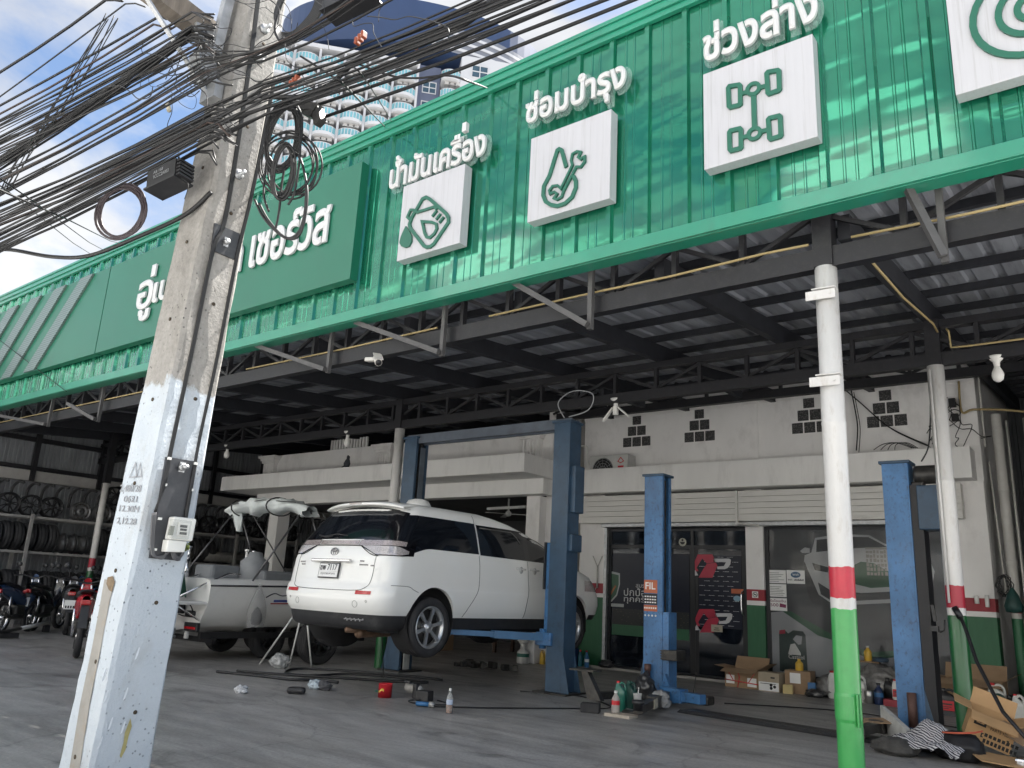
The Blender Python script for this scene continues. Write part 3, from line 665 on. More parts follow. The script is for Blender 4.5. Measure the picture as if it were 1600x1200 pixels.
# right window
m = MB()
for a, b in (((-4.86, 12.86, 2.38), (-2.2, 12.94, 2.43)), ((-4.86, 12.86, .12), (-4.80, 12.94, 2.38)), ((-2.26, 12.86, .12), (-2.2, 12.94, 2.38)), ((-4.8, 12.86, .12), (-2.26, 12.94, .2))): m.box(a, b)
m.build('window_frame', ALU, shop)
bx('window_sill_wall', (-4.86, 12.85, 0), (-2.2, 13.0, .12), WALL2, shop)
bx('glazing', (-4.80, 12.880, .2), (-2.26, 12.888, 2.38), CLEARG, shop)
win = bx('window_print', (-4.80, 12.90, .2), (-2.26, 12.906, 2.38), M('print_dusk', (.050, .054, .060), .3, 0, .35, 1.3), shop)
def c6(a, b): return (1180+a/3.871, 800+b/3.871)
Yw = 12.8985
def wp(name, pts, mat_, dep, Y=Yw): 
    m = MB(); m.prism(P2(pts, Yw, c6), FD(Y-dep), .0006); return m.build(name, mat_, win)
PL = M('print_pale', (.36, .37, .39), .4, 0, .08, 2)
wp('pale_ground', [(72, 610), (170, 600), (380, 745), (470, 772), (690, 885), (890, 872), (1100, 815), (1090, 1110), (60, 1000)], PL, .001)
wp('green_sweep', [(165, 600), (215, 600), (470, 745), (690, 850), (890, 835), (1100, 765), (1100, 815), (890, 875), (690, 893), (470, 775), (380, 747)], MATS['print_green'], .002)
CARW = M('print_car', (.50, .51, .52), .35, 0, .1, 1.5); CARD_ = M('print_car_dark', (.022, .024, .028), .3)
wp('printed_car', [(296, 300), (300, 262), (340, 245), (362, 157), (450, 143), (560, 135), (690, 140), (770, 185), (840, 215), (1000, 232), (1060, 300), (1086, 360), (1060, 515), (880, 548), (560, 562), (450, 545), (385, 500), (335, 385)], CARW, .003)
wp('printed_windscreen', [(372, 168), (560, 150), (685, 152), (800, 212), (560, 222), (370, 242)], CARD_, .004)
wp('printed_headlamp', [(345, 308), (446, 335), (440, 366), (362, 352)], CARD_, .004)
wp('printed_intake', [(380, 425), (450, 470), (640, 490), (860, 480), (870, 525), (560, 540), (450, 530), (398, 498)], CARD_, .004)
wp('printed_mirror', [(272, 236), (300, 214), (330, 220), (330, 247), (285, 248)], CARW, .004)
wp('printed_wheel', [(300, 300), (330, 385), (385, 500), (400, 560), (340, 550), (300, 430)], CARD_, .0035)
wp('green_swirl', [(580, 330), (640, 300), (720, 310), (860, 390), (870, 450), (700, 460), (580, 430)], MATS['print_green'], .0045)
m = MB(); rng = random.Random(5)
a = fb(*c6(675, 385), Yw); b = fb(*c6(862, 228), Yw)
for i in range(9):
    for j in range(6):
        xx = a[0]+(b[0]-a[0])*(i+.15)/9; zz = a[1]+(b[1]-a[1])*(j+.1)/6
        m.box((xx, Yw-.010, zz), (xx+.025+.02*rng.random(), Yw-.006, zz+.035+.02*rng.random()))
m.box((a[0], Yw-.008, b[1]), (b[0], Yw-.006, b[1]+.03)); m.build('grey_lattice', M('lattice_grey', (.28, .27, .25), .4, .5), win)  # grid of small grey metallic pieces
jug = wp('printed_bottle', [(145, 730), (160, 712), (180, 714), (200, 735), (230, 715), (290, 722), (305, 745), (320, 985), (150, 960)], M('print_bottle', (.025, .05, .045), .4), .005)
wp('printed_bottle_hole', [(228, 770), (248, 745), (285, 752), (280, 800), (262, 803)], PL, .006)
wp('printed_label', [(200, 860), (215, 800), (240, 795), (275, 850), (278, 868)], PAPER, .006)
wp('printed_cap', [(147, 715), (182, 711), (183, 735), (147, 738)], MATS['logo_red'], .006)
a = fb(*c6(203, 885), Yw); m = MB(); text(m, 'Castrol', (a[0], Yw-.0055, a[1]), (1, 0, 0), (0, 0, 1), .24, .06, .001, .01); m.build('printed_name', PAPER, win)
for k, (x0, y0, x1, y1) in enumerate(((79, 432, 187, 350), (189, 436, 302, 351), (82, 515, 190, 434), (84, 600, 194, 518))):
    a = fb(*c6(x0, y1), 12.878); b = fb(*c6(x1, y0), 12.878)
    n_ = bx('notice', (a[0], 12.8775, b[1]), (b[0], 12.8795, a[1]), PAPER, shop)
    m = MB(); W_ = b[0]-a[0]; H_ = a[1]-b[1]
    if k == 1:
        m.prism(arc(a[0]+W_*.5, b[1]+H_*.66, W_*.27, 0, 345, 23, H_*.22), FD(12.877), .0008); m.build('badge', M('badge_blue', (.03, .09, .18), .5), n_)
        m = MB(); text(m, 'WiFi', (a[0]+W_*.31, 12.8762, b[1]+H_*.58), (1, 0, 0), (0, 0, 1), W_*.38, H_*.17, .0008, .02); m.build('badge_lettering', PAPER, n_)
        m = MB(); text(m, 'WiFi : ', (a[0]+W_*.06, 12.877, b[1]+H_*.22), (1, 0, 0), (0, 0, 1), W_*.3, H_*.13, .0008, .02)
        for j in range(8): m.box((a[0]+W_*(.42+.065*j), 12.8762, b[1]+H_*.22), (a[0]+W_*(.42+.065*j+.045), 12.877, b[1]+H_*(.32+.04*(j % 2))))
    elif k == 3:
        text(m, '500', (a[0]+W_*.06, 12.877, b[1]+H_*.32), (1, 0, 0), (0, 0, 1), W_*.46, H_*.26, .0008, .02)
        text(m, 'รับโอนเงิน', (a[0]+W_*.05, 12.877, b[1]+H_*.68), (1, 0, 0), (0, 0, 1), W_*.88, H_*.22, .0008, .02)
        m.prism([(a[0]+W_*.58, b[1]+H_*.3), (a[0]+W_*.93, b[1]+H_*.25), (a[0]+W_*.95, b[1]+H_*.5), (a[0]+W_*.6, b[1]+H_*.6)], FD(12.877), .0008)
    else:
        for r_ in range(6):
            w_ = W_*(.5+.35*rng.random())
            m.box((a[0]+W_*.07, 12.8762, b[1]+H_*(.12+.13*r_)), (a[0]+W_*.07+w_, 12.877, b[1]+H_*(.12+.13*r_)+.006))
    m.build('notice_print', M('ink_maroon', (.18, .02, .07), .6) if k == 3 else INK, n_)
a = fb(*c5(1113, 553), 12.79); m = MB(); m.box((a[0]-.05, 12.795, a[1]-.05), (a[0]+.05, 12.799, a[1]+.05)); ns = m.build('small_notice', PAPER, shop)
m = MB(); m.stroke(arc(a[0], a[1], .036, 0, 340, 17), .008, FD(12.7945), .001, True); m.stroke([(a[0]-.025, a[1]+.025), (a[0]+.025, a[1]-.025)], .008, FD(12.7945), .0012); m.box((a[0]-.022, 12.7935, a[1]-.006), (a[0]+.022, 12.7945, a[1]+.006)); m.build('notice_symbol', INK, ns)
a = fb(*c5(628, 202), 12.865); m = MB(); m.prism(arc(a[0], a[1], .07, 0, 345, 23), FD(12.866), .004); em = m.build('round_emblem', M('emblem_cream', (.46, .45, .38), .5), shop)
m = MB(); m.prism(arc(a[0], a[1]+.005, .045, 180, 360, 12), FD(12.8618), .002); m.prism(arc(a[0], a[1]+.035, .02, 0, 330, 11), FD(12.8618), .002); m.build('emblem_figure', INK, em)
# interior behind the glass
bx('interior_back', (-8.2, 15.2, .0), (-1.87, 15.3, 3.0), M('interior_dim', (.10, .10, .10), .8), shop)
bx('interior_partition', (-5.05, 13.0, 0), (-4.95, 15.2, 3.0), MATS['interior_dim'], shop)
# ventilation blocks
VENT = bpy.data.materials.new('vent_block'); VENT.use_nodes = True
_n = VENT.node_tree.nodes; _l = VENT.node_tree.links; _b = _n['Principled BSDF']; _b.inputs['Roughness'].default_value = .8
_t = _n.new('ShaderNodeTexCoord'); _v = _n.new('ShaderNodeTexVoronoi'); _v.inputs['Scale'].default_value = 42
_r = _n.new('ShaderNodeValToRGB'); _r.color_ramp.elements[0].position = .15; _r.color_ramp.elements[0].color = (.17, .165, .16, 1); _r.color_ramp.elements[1].position = .5; _r.color_ramp.elements[1].color = (.045, .045, .046, 1)
_l.new(_t.outputs['Object'], _v.inputs['Vector']); _l.new(_v.outputs['Distance'], _r.inputs['Fac']); _l.new(_r.outputs['Color'], _b.inputs['Base Color'])
for xc in (-7.22, -5.97, -4.06, -2.90):
    for row, n_ in ((0, 3), (1, 2), (2, 1)):
        for k in range(n_):
            x0 = xc-.0985*n_+.197*k; z0 = 3.92+.205*row; m = MB()
            m.box((x0+.012, 12.862, z0), (x0+.185, 12.869, z0+.173))
            for j in range(1, 5):
                m.box((x0+.012+j*.0346-.004, 12.855, z0), (x0+.012+j*.0346+.004, 12.862, z0+.173)); 
            for j in range(1, 5): m.box((x0+.012, 12.856, z0+j*.0346-.004), (x0+.185, 12.8615, z0+j*.0346+.004))
            m.build('vent_block', VENT, shop)

# ------------------------------------------------------------------ house on the left
hs = thing('house', 'cream house with pilasters and a deep concrete slab over dark open bays behind the van', 'house', (-13, 12.2, 0))
MB().box((-17.65, 11.0, 3.235), (-8.39, 12.25, 3.57)).build('slab', WALL2, hs, bevel=.01)
bx('beam', (-17.2, 11.75, 2.95), (-8.5, 12.05, 3.234), WALL2, hs, .006)
m = MB(); m.box((-17.2, 12.02, 3.571), (-8.5, 12.2, 4.22)); m.box((-8.74, 12.2, 0), (-8.55, 17.2, 4.6)); m.build('wall', WALL, hs)
bx('pillar', (-9.05, 12.0, 0), (-8.74, 12.4, 2.949), WALL, hs, .01)
bx('pillar', (-16.95, 12.0, 0), (-16.6, 12.35, 2.949), WALL2, hs, .01)
for xc in (-17.1, -12.95, -8.95):
    m = MB(); m.box((xc-.2, 11.90, 3.571), (xc+.2, 12.018, 4.12))
    for j in range(5): m.lathe([(.032, 3.6), (.032, 4.0)], (xc-.15+.075*j, 11.895, 0), n=8)
    for j, (w_, z_) in enumerate(((.24, 4.02), (.28, 4.08), (.33, 4.14))): m.box((xc-w_, 11.86-.03*j, z_), (xc+w_, 12.018, z_+.058))
    m.build('pilaster', WALL, hs)
m = MB()
for j in range(13): m.box((-14.9+.10*j, 12.0, 4.221), (-14.85+.10*j, 12.05, 4.45))
m.build('balusters', WALL, hs)
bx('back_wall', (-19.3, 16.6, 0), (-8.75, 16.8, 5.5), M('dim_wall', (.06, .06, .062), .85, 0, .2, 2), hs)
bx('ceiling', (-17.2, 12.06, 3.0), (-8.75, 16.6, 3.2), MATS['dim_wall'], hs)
m = MB()
for i in range(2):
    for j in range(10): m.box((-8.70+.13*i, 14.0, 1.35+.17*j), (-8.60+.13*i, 14.1, 1.48+.17*j))
m.box((-8.55, 14.12, 0), (-8.36, 14.2, 4.6)); m.build('vent_blocks', VENT, hs)
# strip lamp and fan hanging in the dark bay
fn = thing('ceiling_fan', 'small white ceiling fan hanging in the dark bay above the van bonnet', 'fan', (-9.3, 11.9, 2.6))
fp = on_y(795, 790, 12.6)
m = MB(); m.lathe([(.0, .24), (.07, .24), (.05, .17), (.02, .12), (.02, .06), (.02, -.1), (.06, -.14), (.055, -.2), (0, -.22)], fp, n=14); m.build('rod', M('fan_white', (.42, .42, .41), .5), fn)
for k in range(3):
    a = rad(20+120*k); m = MB(); m.bar(fp+V((.05*cos(a), .05*sin(a), -.17)), fp+V((.55*cos(a), .55*sin(a), -.19)), .11, .008); m.build('blade', MATS['fan_white'], fn)
m = MB(); a = on_y(762, 795, 12.5); b = on_y(822, 792, 12.5); m.bar(a, b, .05, .05); 
tag(m.build('strip_lamp', MATS['fan_white']), 'unlit white strip lamp on the ceiling of the dark bay above the van', 'lamp')

# ------------------------------------------------------------------ side and back walls
def corr(x, y0, y1, z0, z1, p=.09, d=.022):
    pts = []; y = y0
    while y < y1: pts += [(y, 0), (y+p*.4, 0), (y+p*.5, d), (y+p*.9, d)]; y += p
    m = MB(); m.grid([[V((x+dd, yy, z)) for yy, dd in pts] for z in (z0, (z0+z1)/2, z1)]); return m
sw = thing('side_wall', 'grey corrugated sheet wall on black steel framing along the far left side', 'wall', (-19.5, 10, 0))
corr(-19.55, 1, 17, 0, 3.05).build('lower_sheet', CORRUG, sw); corr(-19.5, 1, 17, 3.28, 5.6).build('upper_sheet', CORRUG, sw)
m = MB(); m.box((-19.6, 1, 3.05), (-19.35, 17, 3.28)); m.build('ledge', M('ledge_pale', (.33, .32, .31), .7, dirt=.4), sw)
bx('girt', (-19.42, 1, 3.30), (-19.34, 17, 3.38), BLACKSTEEL, sw); bx('girt', (-19.42, 1, 3.92), (-19.34, 17, 4.02), BLACKSTEEL, sw)
for yy in (4.6, 6.0, 7.4, 8.87, 10.3, 11.8, 13.3): bx('stud', (-19.40, yy-.05, 3.05), (-19.30, yy+.05, 4.9), BLACKSTEEL, sw)
bw = thing('back_wall', 'dark corrugated wall added to close the passage at the right behind the shop', 'wall', (0, 16, 0))
pts = []; x = -1.75
while x < 1.5: pts += [(x, 0), (x+.05, 0), (x+.06, .02), (x+.11, .02)]; x += .12
m = MB(); m.grid([[V((px, 16.4+dd, z)) for px, dd in pts] for z in (0, 3, 6)]); m.build('sheet', M('dark_corrugated', (.08, .085, .09), .5, .3, .2, 2), bw)
bx('side_panel', (1.5, 9.4, 0), (1.55, 16.4, 5), MATS['dark_corrugated'], bw)  # back wall and unseen side panel added to keep the passage dark

# ------------------------------------------------------------------ apartment tower far behind
tn = V((-.76582424, .64304994, 0)); tu = V((.64304994, .76582424, 0)); TD = 95
def TW(u, w, v=0): return tn*(TD+v)+tu*u+V((0, 0, w))
tw = thing('apartment_tower', 'tall white curved apartment tower with cyan glass balconies and a navy striped crown', 'tower', TW(0, 0, 8))
TWH = M('tower_white', (.50, .50, .515), .7, 0, .04, .2); TSL = M('tower_slate', (.10, .115, .17), .6, 0, .08, .2)
TNV = M('tower_navy', (.030, .052, .115), .4, 0, .12, .15); TGL = M('tower_cyan_glass', (.16, .36, .41), .10, 0, .25, .6, spec=.7)
TDG = M('tower_window', (.05, .085, .11), .08, 0, .3, .5, spec=.7); TGR = M('tower_grey', (.17, .18, .21), .5, 0, .06, .3)
TAC = M('tower_ac', (.40, .39, .38), .6, 0, .2, 1)
def tbox(m, u0, u1, w0, w1, v0, v1):
    return m.add([TW(u0, w0, v0), TW(u1, w0, v0), TW(u1, w0, v1), TW(u0, w0, v1), TW(u0, w1, v0), TW(u1, w1, v0), TW(u1, w1, v1), TW(u0, w1, v1)],
                 [(0,3,2,1),(4,5,6,7),(0,1,5,4),(1,2,6,5),(2,3,7,6),(3,0,4,7)])
m = MB(); tbox(m, -17.2, 4.3, 0, 69.3, 2.2, 18)
CW = 3.22
ncol = 6
for k in range(ncol+1): tbox(m, 4.3-CW*k-.28, 4.3-CW*k+.02, 0, 69.6, -.1, 2.2)
tbox(m, -17.2, 4.35, 69.31, 69.9, -.3, 18)
m.build('balcony_block', TWH, tw)
FH = 2.52
def balcony(u0, u1, w, full=True):
    m = MB(); n = 7; um = (u0+u1)/2; hw = (u1-u0)/2
    edge = [(u0+(u1-u0)*i/n, -.25-.75*sin(pi*i/n)**.6) for i in range(n+1)]
    po = [(u1, 2.2), (u0, 2.2)]+edge
    m.prism(po, lambda u, v, d: TW(u, w+d, v), .42)
    o = m.build('balcony', TWH, tw)
    g = MB(); g.grid([[TW(u, w+z, v+.06) for u, v in edge] for z in (.46, 1.28)]); g.build('glass_rail', TGL, o)
    r = MB(); r.tube([TW(u, w+1.33, v+.06) for u, v in edge], .05, 5)
    for i in range(0, n+1): r.bar(TW(edge[i][0], w+.42, edge[i][1]+.05), TW(edge[i][0], w+1.33, edge[i][1]+.05), .07, .07)
    r.build('rail', TWH, o)
    d = MB(); tbox(d, u0+.35, u1-.45, w+.45, w+2.3, 2.12, 2.19); d.build('door_glass', TDG, o)
    a = MB()
    for i in range(3): tbox(a, u0+.5+i*.75, u0+1.05+i*.75, w-.42, w-.02, .1-.25, .75)
    tbox(a, u0+.35, u1-.35, w-.5, w-.44, -.2, .0); tbox(a, u0+.35, u1-.35, w-.16, w-.1, -.28, -.2)
    a.build('air_units', TAC, o)
for k in range(6):
    for fl in range(9):
        w = 66.6-FH*fl
        u1 = 4.3-CW*k-.3; 
        if w > 49+1.2*max(0, 3-k)*.0 and w > 45.5+ (4-k)*1.0: balcony(u1-CW+.34, u1, w)
m = MB(); tbox(m, 4.36, 7.3, 0, 70.5, 1.2, 18); tbox(m, 7.3, 9.9, 0, 71.2, 2.6, 18); m.build('slate_wall', TSL, tw)
m = MB(); tbox(m, 9.9, 22.3, 0, 72.2, -.2, 18); m.build('white_wall', TWH, tw)
m = MB(); tbox(m, 18.2, 18.7, 40, 72.1, -.5, -.21); m.build('rib', TWH, tw)
def twin(u, w, du=1.9, dh=1.75, v=1.2, name='window'):
    m = MB(); tbox(m, u, u+du, w, w+dh, v-.05, v-.01); o = m.build('window', TDG, tw)
    f = MB()
    for i in range(3): tbox(f, u+du*i/2-.06, u+du*i/2+.06, w-.06, w+dh+.06, v-.12, v-.051)
    for i in range(3): tbox(f, u+.061, u+du/2-.061, w+dh*i/2-.06, w+dh*i/2+.06, v-.12, v-.051); tbox(f, u+du/2+.061, u+du-.061, w+dh*i/2-.06, w+dh*i/2+.06, v-.12, v-.051)
    f.build('window_frame', TWH, o)
for fl in range(4): twin(5.0, 66.3-3.05*fl, 1.8, 1.7, 1.2)
for fl in range(3): twin(11.4, 69.0-2.9*fl, 2.2, 1.9, -.2); twin(15.8, 67.6-2.9*fl, 1.5, 1.9, -.2)
twin(20.0, 69.9, 1.2, 1.2, -.2)
for fl in range(5): balcony(7.35, 9.85, 67.8-2.95*fl)
# crown
def ring(m, w0, w1, s=1.0, a0=0, a1=360, n=72, th=None):
    R = []
    for w in (w0, w1): R.append([TW(4.2+19.6*s*cos(rad(a0+(a1-a0)*i/n)), w, 10.5+11.2*s*sin(rad(a0+(a1-a0)*i/n))) for i in range(n+1)])
    m.grid(R); return m
m = MB(); ring(m, 72.2, 79.2); n = 72
m.add([TW(4.2+19.6*cos(rad(5*i)), 79.2, 10.5+11.2*sin(rad(5*i))) for i in range(72)], [tuple(range(72))])
m.add([TW(4.2+19.6*cos(rad(5*i)), 72.2, 10.5+11.2*sin(rad(5*i))) for i in range(72)], [tuple(range(71, -1, -1))])
m.build('crown', TNV, tw)
m = MB(); ring(m, 72.1, 76.0, 1.008, -84, 20, 40); m.build('grey_band', TGR, tw)
for k in range(3):
    m = MB(); z = 72.5+1.15*k; ring(m, z, z+.45, 1.02, -86+4*k, 20, 40); m.build('white_stripe', TWH, tw)
# ------------------------------------------------------------------ concrete utility pole
def conc_mat():
    m = bpy.data.materials.new('painted_concrete'); m.use_nodes = True; t = m.node_tree; n = t.nodes; l = t.links; b = n['Principled BSDF']
    tc = n.new('ShaderNodeTexCoord'); sx = n.new('ShaderNodeSeparateXYZ'); l.new(tc.outputs['Object'], sx.inputs[0])
    def nz(s, d=8, st=(1,1,1)):
        mp = n.new('ShaderNodeMapping'); mp.inputs['Scale'].default_value = st; l.new(tc.outputs['Object'], mp.inputs['Vector'])
        z = n.new('ShaderNodeTexNoise'); z.inputs['Scale'].default_value = s; z.inputs['Detail'].default_value = d; z.inputs['Roughness'].default_value = .65; l.new(mp.outputs['Vector'], z.inputs['Vector']); return z.outputs['Fac']
    def rp(src, stops):
        r = n.new('ShaderNodeValToRGB')
        while len(r.color_ramp.elements) < len(stops): r.color_ramp.elements.new(.5)
        for e, (p, c) in zip(r.color_ramp.elements, stops): e.position = p; e.color = c+(1,)
        l.new(src, r.inputs['Fac']); return r.outputs['Color']
    def mix(f, a, bb, mode='MIX'):
        x = n.new('ShaderNodeMix'); x.data_type = 'RGBA'; x.blend_type = mode
        if isinstance(f, float): x.inputs['Factor'].default_value = f
        else: l.new(f, x.inputs['Factor'])
        l.new(a, x.inputs['A']); l.new(bb, x.inputs['B']); return x.outputs['Result']
    conc = rp(nz(3.5, 9, (1, 1, .45)), [(.3, (.20, .188, .172)), (.5, (.275, .262, .243)), (.7, (.36, .347, .33))])
    conc = mix(.8, conc, rp(nz(45, 6), [(.3, (.78, .78, .78)), (.65, (1.1, 1.1, 1.1))]), 'MULTIPLY')
    pnt = rp(nz(6, 8), [(.3, (.37, .425, .49)), (.7, (.45, .50, .55))])
    pnt = mix(nz(1.7, 7), pnt, rp(nz(2.6, 10, (1.5, 1.5, .6)), [(.52, (.48, .52, .56)), (.70, (.34, .31, .27))]))
    vo = n.new('ShaderNodeTexVoronoi'); vo.inputs['Scale'].default_value = 30; l.new(tc.outputs['Object'], vo.inputs['Vector'])
    pit = rp(vo.outputs['Distance'], [(.12, (.14, .14, .15)), (.19, (1, 1, 1))])
    ad = n.new('ShaderNodeMath'); ad.operation = 'MULTIPLY_ADD'; ad.inputs[1].default_value = .34; l.new(nz(5, 8, (1, 1, .8)), ad.inputs[0]); l.new(sx.outputs['Z'], ad.inputs[2])
    st = rp(ad.outputs[0], [(0, (0,0,0)), (1, (1,1,1))])
    mr = n.new('ShaderNodeMapRange'); mr.inputs['From Min'].default_value = 2.25; mr.inputs['From Max'].default_value = 2.27; l.new(ad.outputs[0], mr.inputs['Value'])
    c = mix(mr.outputs['Result'], pnt, conc); c = mix(rp(nz(2.3, 6), [(.42, (.1, .1, .1)), (.62, (.95, .95, .95))]), c, pit, 'MULTIPLY'); l.new(c, b.inputs['Base Color'])
    b.inputs['Roughness'].default_value = .78
    bp = n.new('ShaderNodeBump'); bp.inputs['Strength'].default_value = .8; bp.inputs['Distance'].default_value = .008
    l.new(nz(55, 7), bp.inputs['Height']); l.new(bp.outputs['Normal'], b.inputs['Normal'])
    return m
PCON = conc_mat()
def pc(z): return V((-3.898+.0889*z, 1.96, z)), .293-.0094*z, .304-.0211*z      # street corner, widths along -X and +Y
pole = thing('utility_pole', 'leaning square concrete pole, painted white below and bare above, crowded with cables', 'utility pole', (-4.0, 2.1, 0))
m = MB(); rows = []; nzp = 90; rng = random.Random(2)
for i in range(nzp+1):
    z = 7.6*i/nzp; c, wl, wr = pc(z); c_ = .014
    ring_ = [(c.x-c_*.6, c.y), (c.x, c.y+c_*1.6), (c.x, c.y+wr-c_), (c.x-c_, c.y+wr), (c.x-wl+c_, c.y+wr), (c.x-wl, c.y+wr-c_), (c.x-wl, c.y+c_*.5), (c.x-wl+c_*.5, c.y)]
    rows.append([V((a+rng.uniform(-.0025, .0025), b+rng.uniform(-.0025, .0025), z)) for a, b in ring_])
for r in rows: r.append(r[0])
m.grid(rows); m.add(rows[-1][:8], [tuple(range(8))]); m.build('concrete_shaft', PCON, pole)
def on_face(px, py, off=.0):            # hit the +X face of the pole
    d = ray(px, py); a = d.x-.0889*d.z; t = (-3.898+.0889*EYE+off)/a; return EYEP+d*t
def on_left(px, py, off=.0): return on_y(px, py, 1.96-off)
XF = V((0, .999, .0)); ZF = V((.0885, 0, .996)); NF = XF.cross(ZF)
a = on_face(258, 714); 
m = MB(); qd = [on_face(*p, .004) for p in ((258, 714), (306, 722), (279, 876), (232, 872))]
m.add(qd+[q_+V((.016, 0, 0)) for q_ in qd], [(0,1,2,3), (7,6,5,4), (0,4,5,1), (1,5,6,2), (2,6,7,3), (3,7,4,0)])
PLATE = M('black_board', (.035, .037, .043), .5, 0, .15, 8, dirt=.4, dcol=(.10, .10, .10), dscale=18)
em_ = thing('electricity_meter', 'white electricity meter with a clear window on a black board strapped to the utility pole', 'electricity meter', a)
bd = m.build('board', PLATE, em_)
def face_box(mb, px0, px1, o0, o1, r=.0):     # box on the face between two opposite pixel corners
    p = on_face(*px0, o0); q_ = on_face(*px1, o0); w = q_-p; u = w.dot(XF); v = w.dot(ZF)
    cs = [p, p+XF*u, p+XF*u+ZF*v, p+ZF*v]
    vs = cs+[c+V((o1-o0, 0, 0)) for c in cs]
    return mb.add(vs, [(0,1,2,3), (7,6,5,4), (0,4,5,1), (1,5,6,2), (2,6,7,3), (3,7,4,0)])
METW = M('meter_white', (.70, .70, .67), .4, 0, .06, 12, dirt=.2)
m = MB(); face_box(m, (256, 843), (299, 811), .022, .075); m.build('meter_base', METW, em_, bevel=.008)
m = MB(); face_box(m, (259, 841), (297, 814), .0755, .10); m.build('meter_window', M('meter_glass', (.45, .48, .46), .06, 0, .1, 8, alpha=.18), em_, bevel=.006)
m = MB(); face_box(m, (275, 836), (296, 818), .0757, .082); dl = m.build('dial_plate', METW, em_)
m = MB()
for (p0, p1) in (((281, 824), (293, 821)), ((281, 829), (292, 826.5)), ((280, 835), (292, 832))): face_box(m, p0, p1, .0825, .084)
m.build('dial_print', INK, dl)
m = MB(); face_box(m, (262, 836), (271, 822), .0757, .088); m.build('rotor', M('meter_inside', (.16, .17, .14), .4), em_)
m = MB(); qd = [on_face(*p, .022) for p in ((251, 862), (280, 863), (284, 846), (254, 843))]
m.add(qd+[q_+V((.05, 0, 0)) for q_ in qd], [(0,1,2,3), (7,6,5,4), (0,4,5,1), (1,5,6,2), (2,6,7,3), (3,7,4,0)]); m.build('terminal_cover', METW, em_, bevel=.005)
m = MB(); face_box(m, (278, 737), (290, 723), .022, .028); m.build('bolt_plate', GALV, em_)
p = on_face(284, 730, .028); m = MB(); m.tube([p, p+V((.05, .0, .0))], .012, 8); m.lathe([(0, .0), (.02, 0), (.02, .016), (0, .016)], p, 'X', 6); m.build('bolt', GALV, em_)
m = MB(); rng = random.Random(4)
for j in range(3): m.tube(spline([on_face(243-j*2.2, 800+j, .03), on_face(240-j*2, 850, .03), on_face(242-j*1.5, 868, .035), on_face(254, 873-j*2, .04), on_face(260+j*2, 863, .04)]), .0045, 6)
for j in range(3): m.tube(spline([on_face(268+j*2, 863, .04), on_face(271+j*2, 872-j*2, .045), on_face(279+j, 875-j*2, .04), on_face(285+j, 862, .035), on_face(283, 845, .03)]), .0045, 6)
m.build('meter_wires', M('wire_grey', (.09, .09, .095), .5), em_)
m = MB(); cl_ = on_face(289, 854, .05)
rng = random.Random(9)
for j in range(90):
    d = V((rng.gauss(0, 1), rng.gauss(0, 1), rng.gauss(0, 1))).normalized(); c = cl_+d*.022*rng.random()**.4
    a1 = V((rng.gauss(0,1), rng.gauss(0,1), rng.gauss(0,1))).normalized()*.008; a2 = d.cross(a1).normalized()*.006
    m.add([c-a1, c+a2, c+a1, c-a2], [(0,1,2,3)])
tag(m.build('moss_tuft', M('moss', (.16, .20, .04), .8, 0, .3, 20)), 'tiny green moss tuft at the lower corner of the electricity meter', 'plant')
# upper black plate with bolt, drilled holes, cable runs down the face
m = MB(); qd = [on_face(*p, .003) for p in ((334, 349), (373, 366), (367, 407), (329, 391))]
m.add(qd+[q_+V((.012, 0, 0)) for q_ in qd], [(0,1,2,3), (7,6,5,4), (0,4,5,1), (1,5,6,2), (2,6,7,3), (3,7,4,0)]); m.build('black_plate', PLATE, pole)
m = MB(); face_box(m, (348, 384), (358, 373), .016, .022); m.build('washer', GALV, pole)
p = on_face(353, 378, .022); m = MB(); m.lathe([(0, 0), (.016, 0), (.016, .02), (0, .02)], p, 'X', 6); m.build('bolt', GALV, pole)
for px in ((372, 273), (412, 46), (405, 92)):
    p = on_face(*px, .0); m = MB(); m.lathe([(0, 0), (.03, 0), (.03, .012), (.012, .012), (.012, .06), (0, .06)], p, 'X', 6); m.build('bolt', GALV, pole)
m = MB()
for j in range(4): m.tube(spline([on_face(402+j*1.6, -10, .012), on_face(388+j*1.5, 100, .012), on_face(352+j*1.5, 330, .012), on_face(331+j*1.3, 390, .02), on_face(300+j*1.2, 540, .012), on_face(268+j*1.2, 690, .014), on_face(255+j, 755, .028), on_face(243-j*.6, 800, .03)]), .005, 6)
m.build('service_wires', CABLE, pole)
m = MB()
for j in range(3): m.tube(spline([on_face(428+j*1.6, 120, .012), on_face(395+j*1.5, 290, .012), on_face(369+j*1.5, 400, .02), on_face(338+j*1.2, 560, .012), on_face(312+j, 680, .012), on_face(301+j, 740, .026), on_face(288+j, 815, .03)]), .005, 6)
m.build('service_wires', CABLE, pole)
m = MB()
for px in ((264, 716), (257, 757), (249, 810), (241, 858), (305, 724), (298, 765)): face_box(m, (px[0]-3, px[1]+2), (px[0]+3, px[1]-1), .022, .032)
m.build('cable_clips', METW, em_)
CONC = M('bare_concrete', (.27, .26, .24), .85, 0, .15, 9, bump=.2, dirt=.4, dcol=(.33, .22, .12), dscale=7)
m = MB(); L_ = [on_left(*p, .0035) for p in ((163, 905), (180, 908), (172, 935), (158, 1010), (140, 1100), (122, 1215), (106, 1215), (125, 1100), (144, 1010), (157, 940))]
m.add(L_, [tuple(range(len(L_)))]); m.build('bare_strip', CONC, pole)
def on_left_text(s, px, w, h):
    m = MB(); p = on_left(*px, .003); text(m, s, p, V((1, 0, -.05)), V((.03, 0, 1)), w, h, .002, .0); return m.build('stencil_mark', M('stencil_grey', (.30, .31, .33), .8), pole)
